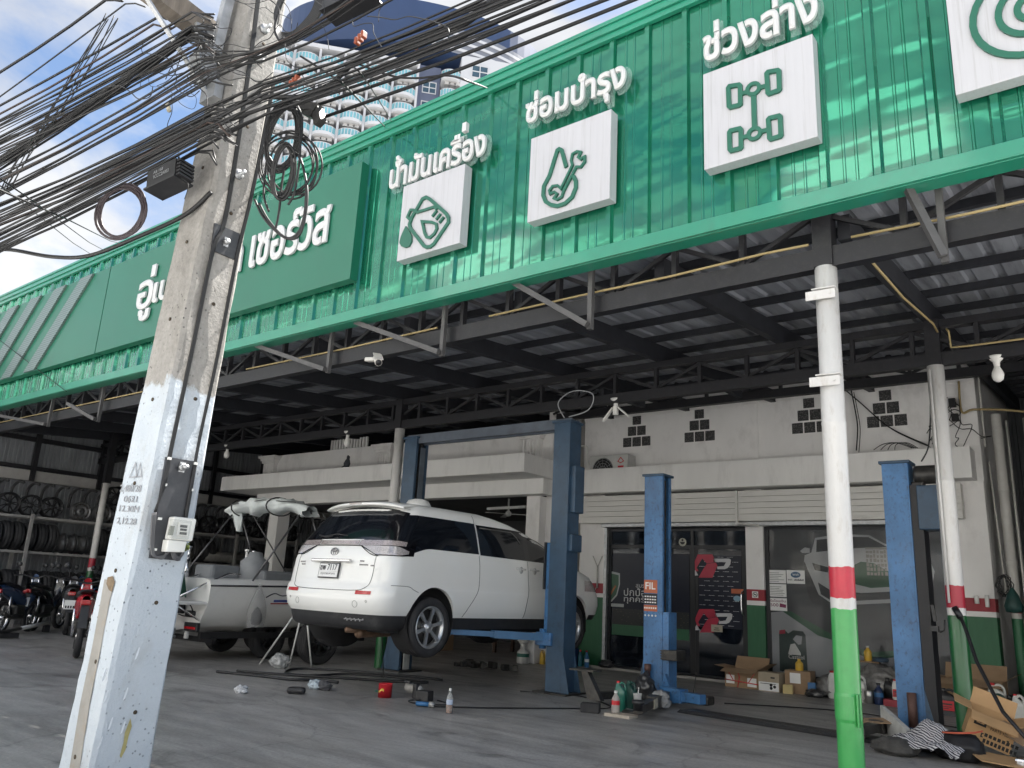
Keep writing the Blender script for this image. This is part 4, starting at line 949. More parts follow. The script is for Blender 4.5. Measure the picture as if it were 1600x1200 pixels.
on_left_text('2.480/28', (187, 768), .21, .034); on_left_text('0621', (193, 784), .13, .030); on_left_text('12.30M', (186, 799), .19, .030); on_left_text('2.12.28', (182, 818), .19, .030)
m = MB(); 
for pl in ([(202, 746), (212, 723), (213, 745)], [(213, 745), (219, 724), (221, 744)]):
    m = MB(); P_ = [on_left(*p, .003) for p in pl]; m.stroke([(p.x, p.z) for p in P_], .006, lambda u, v, d: V((u, 1.957-d, v)), .001, True)
    m.build('stencil_mark', MATS['stencil_grey'], pole)
HOLE = M('hole_dark', (.06, .045, .03), .9)
for i in range(8):
    z = .35+.42*i; c, wl, wr = pc(z); p = V((c.x-wl*.5, 1.958, z)); m = MB(); m.lathe([(0, 0), (.010, 0), (.010, -.004), (0, -.004)], p, 'Y', 8); m.build('drilled_hole', HOLE, pole)
for i in range(8):
    z = .55+.5*i; c, wl, wr = pc(z); p = V((c.x+.002, 1.96+wr*.55, z)); m = MB(); m.lathe([(0, 0), (.010, 0), (.010, .003), (0, .003)], p, 'X', 8); m.build('drilled_hole', HOLE, pole)
rng = random.Random(77)
for i in range(7):                                      # brush smears and stains left on the paint
    px = rng.uniform(150, 225); py = rng.uniform(960, 1180); L2 = [on_face(px+dx, py+dy, .003) for dx, dy in ((0, 0), (3, -2), (6, -9), (9, -20), (7, -20), (3, -10))]
    m = MB(); m.add(L2, [tuple(range(6))]); m.build('paint_scrape', M('paint_scrape_pale', (.62, .66, .70), .7, 0, .1, 20), pole)
p0 = [on_left(*p, .0045) for p in ((168, 902), (176, 900), (179, 909), (175, 925), (170, 922), (166, 912))]
m = MB(); m.add(p0, [tuple(range(6))]); m.build('rust_patch', M('rust_patch', (.16, .115, .07), .85, 0, .4, 30), pole)
m = MB(); L_ = [on_face(*p, .004) for p in ((204, 1122), (206, 1135), (201, 1150), (196, 1172), (189, 1185), (187, 1181), (193, 1160), (195, 1145))]
m.add(L_, [tuple(range(8))]); m.build('paint_chip', M('moss_stain', (.34, .30, .13), .8, 0, .2, 20), pole)
# crossarm with brackets and insulators
m = MB(); a = V((-3.86, 1.95, 4.16)); b = V((-3.83, .55, 4.30)); m.bar(a, b, .10, .12); m.build('crossarm', M('weathered_wood', (.17, .145, .12), .8, 0, .3, 5, bump=.3, stretch=(1, 6, 1)), pole)
m = MB(); m.cbox((-3.80, 1.93, 4.05), (.03, .18, .22), rx=.3); m.cbox((-3.76, 1.88, 3.86), (.10, .10, .16), rx=.2); m.cbox((-3.72, 1.93, 3.72), (.14, .05, .10)); m.bar((-3.82, 1.5, 4.15), (-3.74, 1.94, 3.70), .035, .01)
m.build('arm_bracket', GALV, pole)
for y_ in (1.45, 1.05, .72):
    m = MB(); m.lathe([(0, 0), (.018, 0), (.045, .03), (.03, .05), (.05, .07), (.03, .10), (.035, .12), (0, .125)], (-3.85, y_, 4.30), n=14); m.build('insulator', M('porcelain', (.30, .28, .27), .25), pole)
m = MB(); m.bar((-3.62, 1.93, 4.9), (-3.70, 1.9, 3.95), .05, .05); m.build('steel_strut', GALV, pole)

# ------------------------------------------------------------------ overhead cables
CY = lambda x, off: 1.9+.17*(x+3.66)+off
def on_pl(px, py, off=-.05):
    d = ray(px, py); a = d.y-.17*d.x; t = (1.9+.17*3.66+off)/a; return EYEP+d*t
rng = random.Random(11)
lefts = [(0,113,165,0),(0,151,196,6),(0,165,250,25),(0,178,240,38),(0,190,300,25),(0,201,300,40),(0,214,290,58),(0,224,300,62),(0,232,308,70),(0,246,300,45),(0,250,298,50),(0,255,290,55),(0,259,288,60),(0,265,290,66),
         (0,222,300,80),(0,236,310,92),(0,275,320,95),(0,284,320,110),(0,296,330,112),(0,304,330,124),(0,318,325,168),(0,329,325,176),(0,336,330,185),(0,344,330,180),(0,351,325,196),(0,360,330,190),(0,366,330,200),(0,373,330,205),(0,380,330,214),(0,385,305,228),(0,391,310,233),(0,340,318,203)]
rights = [(412,80,560,-8),(412,87,590,-8),(412,95,625,-8),(412,102,660,-8),(412,108,690,-8),(412,114,712,-8),(412,120,735,-8),(412,126,752,-8),(412,131,770,-8),(412,136,788,-8),(412,142,800,-8),(412,147,812,-8),(414,153,832,-8),(414,160,850,-8),(415,168,872,-8),(416,178,912,-8),(422,206,968,-8),(430,214,1010,-8)]
thin = 0
def cable(ptsL, ptsR, off, r, mat_, sag=.0):
    P = []
    a, b = on_pl(ptsL[0], ptsL[1], off), on_pl(ptsL[2], ptsL[3], off)
    d = (a-b).normalized(); P += [a+d*14+V((0, 0, 1.2)), a+d*5+V((0, 0, .12)), a+d*1.0, a]
    P += [a.lerp(b, .35)+V((0, 0, -sag)), a.lerp(b, .7)+V((0, 0, -sag)), b]
    if ptsR:
        c, e = on_pl(ptsR[0], ptsR[1], off), on_pl(ptsR[2], ptsR[3], off)
        d = (e-c).normalized(); P += [c, c.lerp(e, .35)+V((0, 0, -sag)), c.lerp(e, .7)+V((0, 0, -sag*.8)), e, e+d*1.0, e+d*5+V((0, 0, .15)), e+d*14+V((0, 0, 1.0))]
    else:
        P += [b+V((rng.uniform(.03, .12), .02, -.02)), b+V((rng.uniform(.14, .2), .03, -.06-.05*rng.random()))]
    return MB().tube(P, r, 5)
n_c = 0
names_tone = ['thin', 'slim', 'thick']
for i, L in enumerate(lefts):
    for rep in range(3 if i > 3 else 1):
        LL = (L[0], L[1]+rng.uniform(-6, 6)*(rep > 0), L[2], L[3]+rng.uniform(-7, 7)*(rep > 0))
        R_ = None if L[3] < 78 else min(rights, key=lambda q: abs(q[1]-(L[3]-.45*(q[0]-L[2])+rng.uniform(-14, 14))))
        if rep: R_ = None if rng.random() < .62 else R_
        RR = None if R_ is None else (R_[0], R_[1]+rng.uniform(-4, 4)*(rep > 0), R_[2]+rng.uniform(-14, 14)*(rep > 0), R_[3])
        r = (.009 if i in (0, 9, 24) and rep == 0 else rng.choice([.0026, .0035, .0045, .0055]) if rep else rng.choice([.0046, .006, .0072]))
        o = cable(LL, RR, rng.uniform(-.30, -.03), r, CABLE, rng.uniform(0, .035)).build('overhead_cable', CABLEB if rng.random() < .08 else CABLE)
        tag(o, 'black overhead cable in the dense bundle crossing in front of the concrete pole', 'cable', 'overhead cables in the bundle past the concrete pole')
# bold single cables low on the right
for a, lab in (((498, 186, 1002, -5), 'lowest thick black cable running from the clamp up to the top edge above the roof'), ((478, 170, 955, -4), 'second lowest black cable running from the clamp over the apartment tower')):
    A = on_pl(a[0], a[1], .12); B = on_pl(a[2], a[3], .12); d = (B-A).normalized()
    tag(MB().tube([A, A.lerp(B, .5)-V((0, 0, .02)), B, B+d*6], .0085, 6).build('overhead_cable', CABLE), lab, 'cable')
p = on_pl(488, 175, .10); m = MB(); m.cbox(p, (.08, .05, .06), ry=.5); m.cbox(p+V((.06, 0, -.05)), (.05, .04, .09), ry=-.4); m.bar(p-V((.2, .02, -.10)), p+V((.05, 0, 0)), .05, .04)
tag(m.build('cable_clamp', GREASE), 'grimy metal dead-end clamp holding cables to the right of the pole', 'clamp')
# bent thick conduit right of the pole
P = spline([on_pl(*p, -.12) for p in ((405, 150), (450, 152), (500, 145), (560, 92), (600, 78), (640, 75), (700, 52), (740, 28), (775, -6), (800, -40))])
tag(MB().tube(P, .012, 8).build('overhead_cable', CABLE), 'fattest bending black cable sweeping over the tower right of the pole', 'cable')
for c_, s_ in (((460, 130), .05), ((563, 62), .055)):
    p = on_pl(*c_, -.16); m = MB()
    for k in range(3): m.rbox(p+V((-.02+.02*k, 0, .008*k)), (.016, .03, .034), .005)
    tag(m.build('cable_guard', M('orange_plastic', (.26, .06, .025), .5, dirt=.3)), 'small orange plastic guard clipped on the cable bundle'+(' next to the pole' if c_[0] < 500 else ' in front of the tower'), 'cable guard')
# drop wires over to the building and stray lines
def wire(pts, off, r, lab, grp=None, name='drop_wire'):
    P = spline([on_pl(*p, off) if len(p) == 2 else V(p) for p in pts], 6)
    return tag(MB().tube(P, r, 5).build(name, CABLE), lab, 'wire', grp)
q1 = on_y(601, 198, 5.4); q2 = on_y(612, 190, 5.4)
wire([(470, 88), (520, 120), (545, 140), tuple(q1)], -.02, .006, 'black drop wire falling from the bundle to the green fascia top')
wire([(548, 105), (575, 130), tuple(q2)], -.02, .004, 'thinner drop wire falling just right of a thicker one')
wire([(560, 100), (610, 118), (650, 122), (700, 118), (740, 130), tuple(on_y(762, 138, 5.4))], -.02, .005, 'wavy black wire looping above the fascia top in front of the tower')
wire([(-30, 391), (15, 390), (80, 401), (140, 399), (220, 368), (290, 335), (330, 300)], .05, .012, 'thick sagging black cable dipping just above the fascia at the left')
def far_line(a, b, lab):
    A = on_pl(*a, -.1); B = on_y(*b, 5.4); tag(MB().tube([A+(A-B)*.5, A, A.lerp(B, .5)-V((0, 0, .03)), B], .004, 5).build('drop_wire', CABLE), lab, 'wire')
far_line((20, 305), (150, 402), 'lower of two thin lines slanting down to the fascia top at the left'); far_line((60, 320), (168, 394), 'upper of two thin lines slanting down to the fascia top at the left')
far_line((110, 345), (195, 382), 'third thin line slanting down to the fascia top next to the coil')
A = on_y(-10, 524, 5.2); B = on_y(104, 612, 5.4); tag(MB().tube([A+(A-B)*.3, A, B], .006, 5).build('drop_wire', CABLE), 'thin black wire crossing the striped green board at the far left', 'wire')
# loose curly tangles around the pole head
rng = random.Random(31)
for i in range(30):
    cx_, cy_ = rng.choice([(305, 30), (330, 95), (315, 130), (335, 150), (345, 190), (320, 165), (265, 140), (455, 40), (470, 75), (420, 120), (520, 30), (600, 25), (330, 60)])
    px = cx_+rng.gauss(0, 14); py = cy_+rng.gauss(0, 14); pts = []; ang = rng.uniform(0, 6.28); st = rng.uniform(14, 30)
    for k in range(rng.randint(5, 9)):
        pts.append((px, py)); ang += rng.gauss(0, .75); px += st*cos(ang); py += st*sin(ang)*.9
    off = rng.uniform(-.4, -.06)
    tag(MB().tube(spline([on_pl(a, b, off) for a, b in pts], 5), rng.choice([.0014, .002, .0026]), 4).build('loose_wire', CABLE), 'loose curling wire end in the tangle around the pole head', 'wire', 'loose wire ends in the tangle')
# steep cross wires inside the left bundle
for i in range(7):
    x0 = rng.uniform(165, 205); x1 = rng.uniform(-10, 40); m = MB().tube(spline([on_pl(a, b, -.2) for a, b in ((x0, 20+rng.uniform(0, 15)), (x0-50+rng.uniform(-8, 8), 110), (x0-90, 175), (x1+25, 250), (x1, 290+rng.uniform(0, 15)))], 5), .003, 4)
    tag(m.build('loose_wire', CABLE), 'thin wire cutting steeply across the cable bundle at the left', 'wire', 'thin wires cutting across the left bundle')
# coils
def coil(cx_, cy_, rx, ry, tilt, off, n, r, lab, jit=3.0, seed=1, mat_=None, extra=(), d3=.03):
    rg = random.Random(seed); m = MB()
    for k in range(n):
        a = tilt+rg.gauss(0, .05); ex, ey = cx_+rg.gauss(0, jit), cy_+rg.gauss(0, jit); sx_, sy_ = rx*(1+rg.gauss(0, .06)), ry*(1+rg.gauss(0, .05)); pts = []
        for i in range(28):
            t = 2*pi*i/28; u, v = sx_*cos(t), sy_*sin(t)
            pts.append(on_pl(ex+u*cos(a)-v*sin(a), ey+u*sin(a)+v*cos(a), off+rg.uniform(-.004, .004)+d3*sin(t+1)))
        m.tube(pts, r, 5, closed=True)
    for e in extra: m.tube(spline([on_pl(*p, off) for p in e], 6), r, 5)
    return tag(m.build('cable_coil', mat_ or CABLE), lab, 'cable coil')
coil(190, 332, 34, 42, .45, -.08, 9, .0055, 'round coil of brownish cable hanging from the bundle left of the pole', 1.8, 3, M('cable_purple', (.035, .022, .026), .45, 0, .3, 4), [((222, 300), (215, 297), (200, 290), (180, 300))])
coil(443, 215, 24, 50, .22, .02, 12, .006, 'dense upright coil of black cable hanging right beside the pole', 2.2, 5, None, [((425, 180), (418, 240), (412, 300), (420, 330)), ((470, 200), (468, 250), (460, 300), (450, 320)), ((445, 260), (440, 290), (436, 330), (430, 360))])
coil(455, 258, 42, 44, .1, .05, 5, .005, 'wider loose coil of black cable behind the dense coil beside the pole', 4, 6)
coil(440, 268, 15, 42, .12, .0, 6, .006, 'narrow hanging loop of black cables below the dense coil', 2, 8)
P = [[on_pl(*p, .02) for p in e] for e in (((398, 312), (412, 340), (440, 368), (462, 372), (474, 350), (480, 300), (470, 250), (455, 235)), ((405, 318), (420, 345), (445, 371), (465, 365), (476, 335), (479, 290)))]
m = MB()
for e in P: m.tube(spline(e, 7), .007, 6)
tag(m.build('cable_coil', CABLE), 'long open loop of two black cables hanging in front of the name board', 'cable coil')
m = MB(); rng = random.Random(14)
for k in range(7):
    j = k*2.3; m.tube(spline([on_pl(*p, .0+.01*k) for p in ((447-j*.4, -12), (434-j*.3, 22), (430+j*.5, 48), (440+j*.2, 66-j), (457, 65-j), (480-j*.3, 48-j), (503-j, 15), (512-j, -14))], 6), .008, 6)
tag(m.build('cable_coil', CABLE), 'thick U shaped bundle of black cables hooked at the top right of the pole', 'cable coil')
# splice boxes
def splice(px, py, w, h, tilt, off, lab, marks=True):
    c = on_pl(px, py, off); o = thing('splice_box', lab, 'splice box', c)
    dx = V((1, .17, tilt)).normalized(); dz = V((-tilt, 0, 1)).normalized(); dy = dz.cross(dx)
    m = MB()
    def bb(u0, u1, v0, v1, y0, y1): 
        vs = [c+dx*u+dz*v+dy*y for v in (v0, v1) for u, y in ((u0, y0), (u1, y0), (u1, y1), (u0, y1))]
        m.add(vs, [(0,3,2,1),(4,5,6,7),(0,1,5,4),(1,2,6,5),(2,3,7,6),(3,0,4,7)])
    bb(-w/2, w/2, -h/2, h/2, -.05, .05); bb(-w/2-.008, w/2+.008, -h/2-.012, -h/2-.001, -.06, .06)
    for k in range(5): bb(w/2+.001, w/2+.03, -h/2+h*k/5, -h/2+h*k/5+h*.11, -.045, .045)
    m.build('shell', BLACKP, o)
    m = MB()
    for u in (-w*.35, w*.3): m.tube([c+dx*u+dz*(h/2), c+dx*u+dz*(h/2+.05)], .006, 5)
    m.build('hanger', BLACKP, o)
    if marks:
        m = MB(); text(m, '9CCC2A003', c-dx*w*.27+dz*(-.015)-dy*.051, dx, dz, w*.55, .022, .001, 0); text(m, 'AB 168', c-dx*w*.27+dz*(.015)-dy*.051, dx, dz, w*.34, .018, .001, 0); m.build('printed_code', M('faded_print', (.30, .31, .32), .6), o)
splice(264, 278, .21, .105, .16, -.06, 'black splice box hanging under the cables at the left of the pole')
splice(548, 2, .26, .05, .12, -.1, 'long black splice box at the top edge in front of the tower', False)
m = MB(); p = on_pl(262, 163, -.1); m.tube([p, p+V((.03, 0, -.05))], .012, 8); m.build('x', BLACKP) if False else tag(m.build('ceramic_plug', M('cream', (.55, .50, .38), .5)), 'small cream plug dangling on a wire in the sky left of the pole', 'plug')
m = MB(); c = on_pl(652, 66, -.05); m.lathe([(0, 0), (.035, .0), (.035, .004), (0, .004)], c, 'Y', 14); tag(m.build('cable_tag', M('rust_tag', (.32, .10, .05), .6)), 'small rust red tag hanging on a cable in front of the tower', 'tag')
# ------------------------------------------------------------------ two-post car lifts
def column(parent, x, y, h, inward, w=.26, d=.30, mats=None, z0=.02, cap=True):
    """C-section column; the open side with the chain looks along inward (+1/-1 on X)"""
    m = MB(); t_ = .02
    xo = x-inward*w/2                              # closed back
    m.box((min(xo, xo+inward*t_), y-d/2, z0), (max(xo, xo+inward*t_), y+d/2, h))
    for s in (-1, 1):
        a, b = y+s*d/2, y+s*(d/2-t_)
        m.box((min(xo+inward*t_, x+inward*w/2), min(a, b), z0), (max(xo+inward*t_, x+inward*w/2), max(a, b), h))
        c_ = y+s*(d/2-t_); e = y+s*(d/2-.05)
        m.box((min(x+inward*(w/2-t_), x+inward*w/2), min(c_, e), z0), (max(x+inward*(w/2-t_), x+inward*w/2), max(c_, e), h))
    o = m.build('column', mats or BLUE, parent, bevel=.003)
    m = MB(); m.box((min(x-inward*.05, x+inward*(w/2-.045)), y-(d/2-.055), z0+.03), (max(x-inward*.05, x+inward*(w/2-.045)), y+(d/2-.055), h-.04)); m.build('channel_shade_fill', M('channel_shade', (.010, .012, .016), .6, .2, .3, 9), o)  # dark block put in for the shade inside the open channel
    m = MB(); xx = x+inward*(w/2-.03); m.box((xx-.012, y-.012, z0+.1), (xx+.012, y+.012, h-.05)); m.tube([(xx, y-.04, z0+.2), (xx, y-.04, h-.08)], .010, 6); m.build('chain', GREASE, o)
    if cap: m = MB(); m.rbox((x, y, h+.012), (w+.05, d+.05, .03), .004); m.build('cap', BLUED, o)
    m = MB(); m.box((x-w/2-.12, y-d/2-.10, .001), (x+w/2+.12, y+d/2+.10, z0)); m.build('base_plate', GREASE, o)
    for s in (-1, 1):
        m = MB(); yy = y+s*d/2
        m.add([(xo, yy, z0), (xo-inward*.10, yy, z0), (xo, yy, z0+.45), (xo, yy-s*.012, z0), (xo-inward*.10, yy-s*.012, z0), (xo, yy-s*.012, z0+.45)], [(0,1,2), (5,4,3), (0,3,4,1), (1,4,5,2), (2,5,3,0)]); m.build('gusset', BLUED, o)
    return o
def arm(parent, a, b, mats=None, w=.10, h=.08, pad=True):
    a = V(a); b = V(b); m = MB(); mid = a.lerp(b, .52)
    m.bar(a, mid, w*1.15, h*1.15); m.bar(mid-(b-a)*.02, b, w*.8, h*.8); o = m.build('arm', mats or BLUED, parent, bevel=.004)
    if pad: m = MB(); m.lathe([(0, -.03), (.05, -.03), (.05, .03), (.065, .035), (.065, .07), (0, .07)], b+V((0, 0, .02)), n=16); m.build('arm_pad', BLACKP, o)
    return o
# ---- lift with the van on it
l1 = thing('car_lift', 'tall blue two post car lift with an overhead beam holding up the white van', 'car lift', (-7.45, 8.84, 0))
column(l1, -6.02, 8.84, 3.44, -1, .26, .27, BLUED); column(l1, -8.88, 8.84, 3.44, 1, .26, .27, BLUED)
m = MB(); m.box((-9.0, 8.74, 3.36), (-5.9, 8.78, 3.50)); m.box((-9.0, 8.9, 3.36), (-5.9, 8.94, 3.50)); m.box((-9.0, 8.781, 3.462), (-5.9, 8.899, 3.49)); m.build('overhead_beam', M('beam_grey_blue', (.10, .12, .15), .5, .1, .2, 4, dirt=.4), l1)
for xx, s in ((-6.02, -1), (-8.88, 1)):
    m = MB(); m.rbox((xx+s*.13, 8.84, 1.20), (.16, .20, 1.3), .012); cr_ = m.build('carriage', BLUE, l1)
    m = MB(); m.box((xx+s*.21-.01, 8.70, 1.25), (xx+s*.21+.01, 8.98, 1.85)); m.build('rubber_guard', BLACKP, cr_)
    m = MB(); m.rbox((xx+s*.16, 8.84, .64), (.24, .36, .16), .012); m.tube([(xx+s*.20, 8.72, .52), (xx+s*.20, 8.72, .76)], .045, 12); m.tube([(xx+s*.20, 8.96, .52), (xx+s*.20, 8.96, .76)], .045, 12); m.build('arm_yoke', BLUE, cr_)
    arm(l1, (xx+s*.20, 8.70, .66), (xx+s*.75, 7.45, .70), M('arm_blue', (.06, .15, .28), .45, .0, .2, 6, dirt=.4)); arm(l1, (xx+s*.20, 8.98, .66), (xx+s*.72, 9.75, .70), MATS['arm_blue'])
    m = MB(); m.box((xx+s*.135, 8.78, .03), (xx+s*.15, 8.90, .52)); m.build('chain_guard', M('scuffed_white', (.5, .5, .49), .6, dirt=.6), l1)
    m = MB(); m.box((xx+s*.14, 8.79, 1.86), (xx+s*.155, 8.89, 3.30)); m.build('guard_strip', MATS['beam_grey_blue'], l1)
m = MB(); m.rbox((-5.86, 8.87, 2.55), (.08, .22, .62), .012); m.rbox((-5.87, 8.87, 1.85), (.06, .24, .22), .012); m.build('cover_box', BLUED, l1)
m = MB(); m.tube(spline([(-5.99, 8.7, 3.5), (-6.1, 8.7, 3.72), (-5.85, 8.68, 3.85), (-5.55, 8.7, 3.78), (-5.62, 8.72, 3.58), (-5.95, 8.75, 3.52)], 8), .008, 6); m.build('hose_loop', M('hose_grey', (.33, .34, .35), .5), l1)
# ---- empty lift
l2 = thing('car_lift', 'lower scuffed light blue two post car lift standing empty in front of the shop window', 'car lift', (-3.5, 9.36, 0))
column(l2, -4.93, 9.36, 2.74, 1, .26, .24); 
cC = column(l2, -2.04, 9.36, 2.74, -1, .26, .25)
# stickers on the left column
xs_ = -5.05
def stick(name, x0, x1, z0, z1, mat_, par): return bx(name, (x0, 9.2365, z0), (x1, 9.239, z1), mat_, par)
colB = [c for c in l2.children if c.name.startswith('column')][0]
st = stick('orange_sticker', -5.055, -4.87, 1.27, 1.43, MATS['sticker_orange'], colB)
m = MB(); text(m, 'FIL', (-5.035, 9.2362, 1.315), (1, 0, 0), (0, 0, 1), .14, .085, .001, .03); m.build('sticker_lettering', PAPER, st)
s5 = stick('dark_sticker', -5.055, -4.87, 1.13, 1.262, INK, colB)
m = MB()
for j in range(3):
    for k in range(5): m.box((-5.045+k*.034, 9.2352, 1.15+j*.035), (-5.045+k*.034+.024, 9.2364, 1.165+j*.035))
m.build('sticker_lettering', PAPER, s5)
s6 = stick('tan_sticker', -5.055, -4.87, 1.05, 1.125, MATS['sticker_orange'], colB)
m = MB()
for k in range(6): m.box((-5.05+k*.03, 9.2352, 1.08), (-5.05+k*.03+.02, 9.2364, 1.10))
m.build('sticker_lettering', PAPER, s6)
for k in range(4): m = MB(); m.lathe([(0, 0), (.012, 0), (.012, -.004), (0, -.004)], (-5.035+k*.048, 9.239, 1.0), 'Y', 10); m.build('white_dot', PAPER, colB)
# carriage of the left column with its lowered arms
m = MB(); m.box((-4.84, 9.25, .10), (-4.72, 9.47, 1.05)); ca = m.build('carriage', BLUE, l2, bevel=.006)
m = MB(); m.rbox((-4.70, 9.34, .55), (.20, .26, .12), .01)
for k in range(4): m.box((-4.81, 9.205, .50+.03*k), (-4.59, 9.209, .515+.03*k))
m.build('ribbed_stop', GREASE, ca)
m = MB(); m.add([(-4.86, 9.16, .02), (-4.60, 9.16, .02), (-4.72, 9.16, .34), (-4.86, 9.22, .02), (-4.60, 9.22, .02), (-4.72, 9.22, .34)], [(0,1,2), (5,4,3), (0,3,4,1), (1,4,5,2), (2,5,3,0)]); m.build('gusset', BLUE, ca)
arm(l2, (-4.70, 9.10, .13), (-4.14, 8.95, .13), BLUE, .13, .13, False)
arm(l2, (-4.66, 9.05, .11), (-4.28, 7.72, .10), GREASE, .12, .10)
m = MB(); m.bar((-4.555, 8.90, .115), (-4.355, 8.20, .105), .008, .095); m.build('arm_stripe', M('worn_cream', (.44, .41, .32), .6, 0, .3, 8, dirt=.6, dscale=24), l2)
arm(l2, (-4.85, 9.1, .12), (-5.16, 8.30, .10), GREASE, .12, .10, False)
m = MB(); m.add([(-5.20, 8.20, .06), (-5.02, 8.20, .06), (-5.22, 8.22, .36), (-5.30, 8.22, .36), (-5.20, 8.28, .06), (-5.02, 8.28, .06), (-5.22, 8.30, .36), (-5.30, 8.30, .36)], [(0,1,2,3), (7,6,5,4), (0,4,5,1), (1,5,6,2), (2,6,7,3), (3,7,4,0)])
m.box((-5.42, 8.15, .361), (-5.10, 8.34, .38)); m.build('pad_bracket', GREASE, l2)
m = MB(); m.lathe([(0, .11), (.04, .11), (.04, .17), (.032, .175), (.032, .35), (.042, .355), (.042, .43), (0, .43)], (-4.97, 9.19, 0), n=12); m.build('lock_lever', M('rust_pipe', (.10, .055, .045), .6, .3, .3, 12), l2)
# right column details
m = MB(); m.rbox((-1.90+.17, 9.33, 2.26), (.22, .24, .46), .012); bxc = m.build('control_box', BLUED, l2)
m = MB(); m.rbox((-1.60, 9.30, 2.23), (.02, .03, .05), .004); m.rbox((-1.60, 9.30, 2.08), (.03, .04, .04), .006); m.build('switch', BLACKP, bxc)
m = MB(); m.lathe([(0, 0), (.09, 0), (.10, .03), (.10, .22), (.08, .26), (0, .26)], (-1.87, 9.36, 2.62), 'X', 16); m.rbox((-1.84, 9.36, 2.5), (.12, .12, .08), .01); m.lathe([(0, 0), (.07, 0), (.07, .08), (0, .08)], (-1.60, 9.36, 2.62), 'X', 12); m.build('motor', GREASE, l2)
m = MB(); m.box((-2.16, 9.21, .02), (-1.92, 9.232, .02+.001)); 
m.lathe([(0, .1), (.045, .1), (.045, .42), (0, .42)], (-2.02, 9.19, 0), n=12); m.build('lock_lever', MATS['rust_pipe'], l2)
m = MB(); m.box((-1.905, 9.24, .05), (-1.80, 9.48, 2.5)); m.build('side_channel', M('black_channel', (.005, .005, .008), .5, 0, .2, 5), l2)
m = MB(); m.bar((-1.78, 9.25, 1.28), (-1.76, 9.24, 1.12), .03, .03); m.cbox((-1.77, 9.24, 1.05), (.07, .06, .05)); m.tube([(-1.72, 9.22, 1.02), (-1.68, 9.2, 1.04), (-1.67, 9.2, 1.14)], .008, 6); m.build('release_handle', BLACKP, l2)
arm(l2, (-2.2, 9.15, .12), (-2.28, 8.25, .12), GREASE, .12, .10, False)
m = MB(); m.add([(-2.25, 8.90, .03), (-1.82, 8.22, .03), (-1.82, 8.22, .14), (-2.25, 8.90, .30), (-2.22, 8.93, .03), (-1.78, 8.25, .03), (-1.78, 8.25, .14), (-2.22, 8.93, .30)], [(0,1,2,3), (7,6,5,4), (0,4,5,1), (1,5,6,2), (2,6,7,3), (3,7,4,0)]); m.build('deflector_plate', M('worn_white', (.5, .5, .48), .55, 0, .15, 8, dirt=.7, dcol=(.12, .11, .10)), l2)
m = MB()
m.add([(-4.30, 8.62, .004), (-4.16, 8.92, .004), (-1.55, 8.70, .004), (-1.60, 8.35, .004), (-4.28, 8.66, .035), (-4.18, 8.87, .035), (-1.55, 8.64, .035), (-1.6, 8.41, .035)], [(4,5,6,7), (0,4,7,3), (1,2,6,5), (0,1,5,4), (2,3,7,6)])
CHQ = M('chequer_plate', (.055, .055, .058), .45, .5, .3, 30, bump=.9, bscale=85, dirt=.4, dcol=(.13, .11, .09)); m.build('floor_cover', CHQ, l2)
# blue colour hand worn: side cable
m = MB(); m.tube(spline([(-1.63, 9.3, 3.7), (-1.66, 9.28, 3.2), (-1.70, 9.27, 2.9), (-1.78, 9.28, 2.75)], 6), .008, 6); m.build('power_lead', CABLE, l2)

# ------------------------------------------------------------------ white van
VX, VY, VZ = -7.45, 6.13, .46
van = thing('minivan', 'white people carrier raised on the two post lift with its rear hatch facing the street', 'car', (VX, VY, .42))
SL = [(.40,.835,.05,4.66),(.48,.875,.005,4.70),(.60,.90,-.012,4.72),(.70,.905,.01,4.70),(.735,.90,.035,4.69),(.85,.90,.055,4.62),(1.0,.895,.075,4.46),(1.08,.885,.10,4.20),(1.16,.87,.135,3.98),(1.25,.845,.19,3.72),(1.36,.815,.265,3.42),(1.46,.785,.335,3.14),(1.54,.755,.395,2.90),(1.60,.735,.445,2.66),(1.645,.705,.50,2.42),(1.685,.645,.60,2.15),(1.71,.45,.85,1.75)]
def lerp_s(z):
    if z <= SL[0][0]: return SL[0][1:]
    for a, b in zip(SL, SL[1:]):
        if z <= b[0]: t = (z-a[0])/(b[0]-a[0]); return tuple(a[i]+(b[i]-a[i])*t for i in (1, 2, 3))
    return SL[-1][1:]
def rc_(w, front): return min(.34 if front else .225, w*.5)
def rear_y(x, z):
    w, r, f = lerp_s(z); c = rc_(w, False); x = abs(x); bul = .055*(min(x, w-c)/(w-c))**2
    if x <= w-c: return r+bul
    s = min(1, (x-(w-c))/c); return r+.055+c-c*math.sqrt(max(0, 1-s*s))
def side_x(y, z):
    w, r, f = lerp_s(z); c = rc_(w, False); y0 = r+.055
    if y < y0+c: s = min(1, (y0+c-y)/c); return w-c+c*math.sqrt(max(0, 1-s*s))
    c2 = rc_(w, True); y1 = f-.05
    if y > y1-c2: s = min(1, (y-(y1-c2))/c2); return w-c2+c2*math.sqrt(max(0, 1-s*s))
    return w
def loop(z):
    w, r, f = lerp_s(z); c = rc_(w, False); c2 = rc_(w, True); P = []
    for i in range(7): x = (w-c)*i/6; P.append((x, rear_y(x, z)))
    for i in range(1, 7): a = rad(-90+15*i); P.append((w-c+c*cos(a), r+.055+c+c*sin(a)))
    y0, y1 = r+.055+c, f-.05-c2
    for i in range(1, 20): P.append((w, y0+(y1-y0)*i/20))
    for i in range(0, 7): a = rad(15*i); P.append((w-c2+c2*cos(a), y1+c2*sin(a)))
    for i in range(1, 7): x = (w-c2)*(1-i/6); P.append((x, f-.05+.05*(1-(x/(w-c2))**2)))
    return P+[(-x, y) for x, y in P[-2:0:-1]]
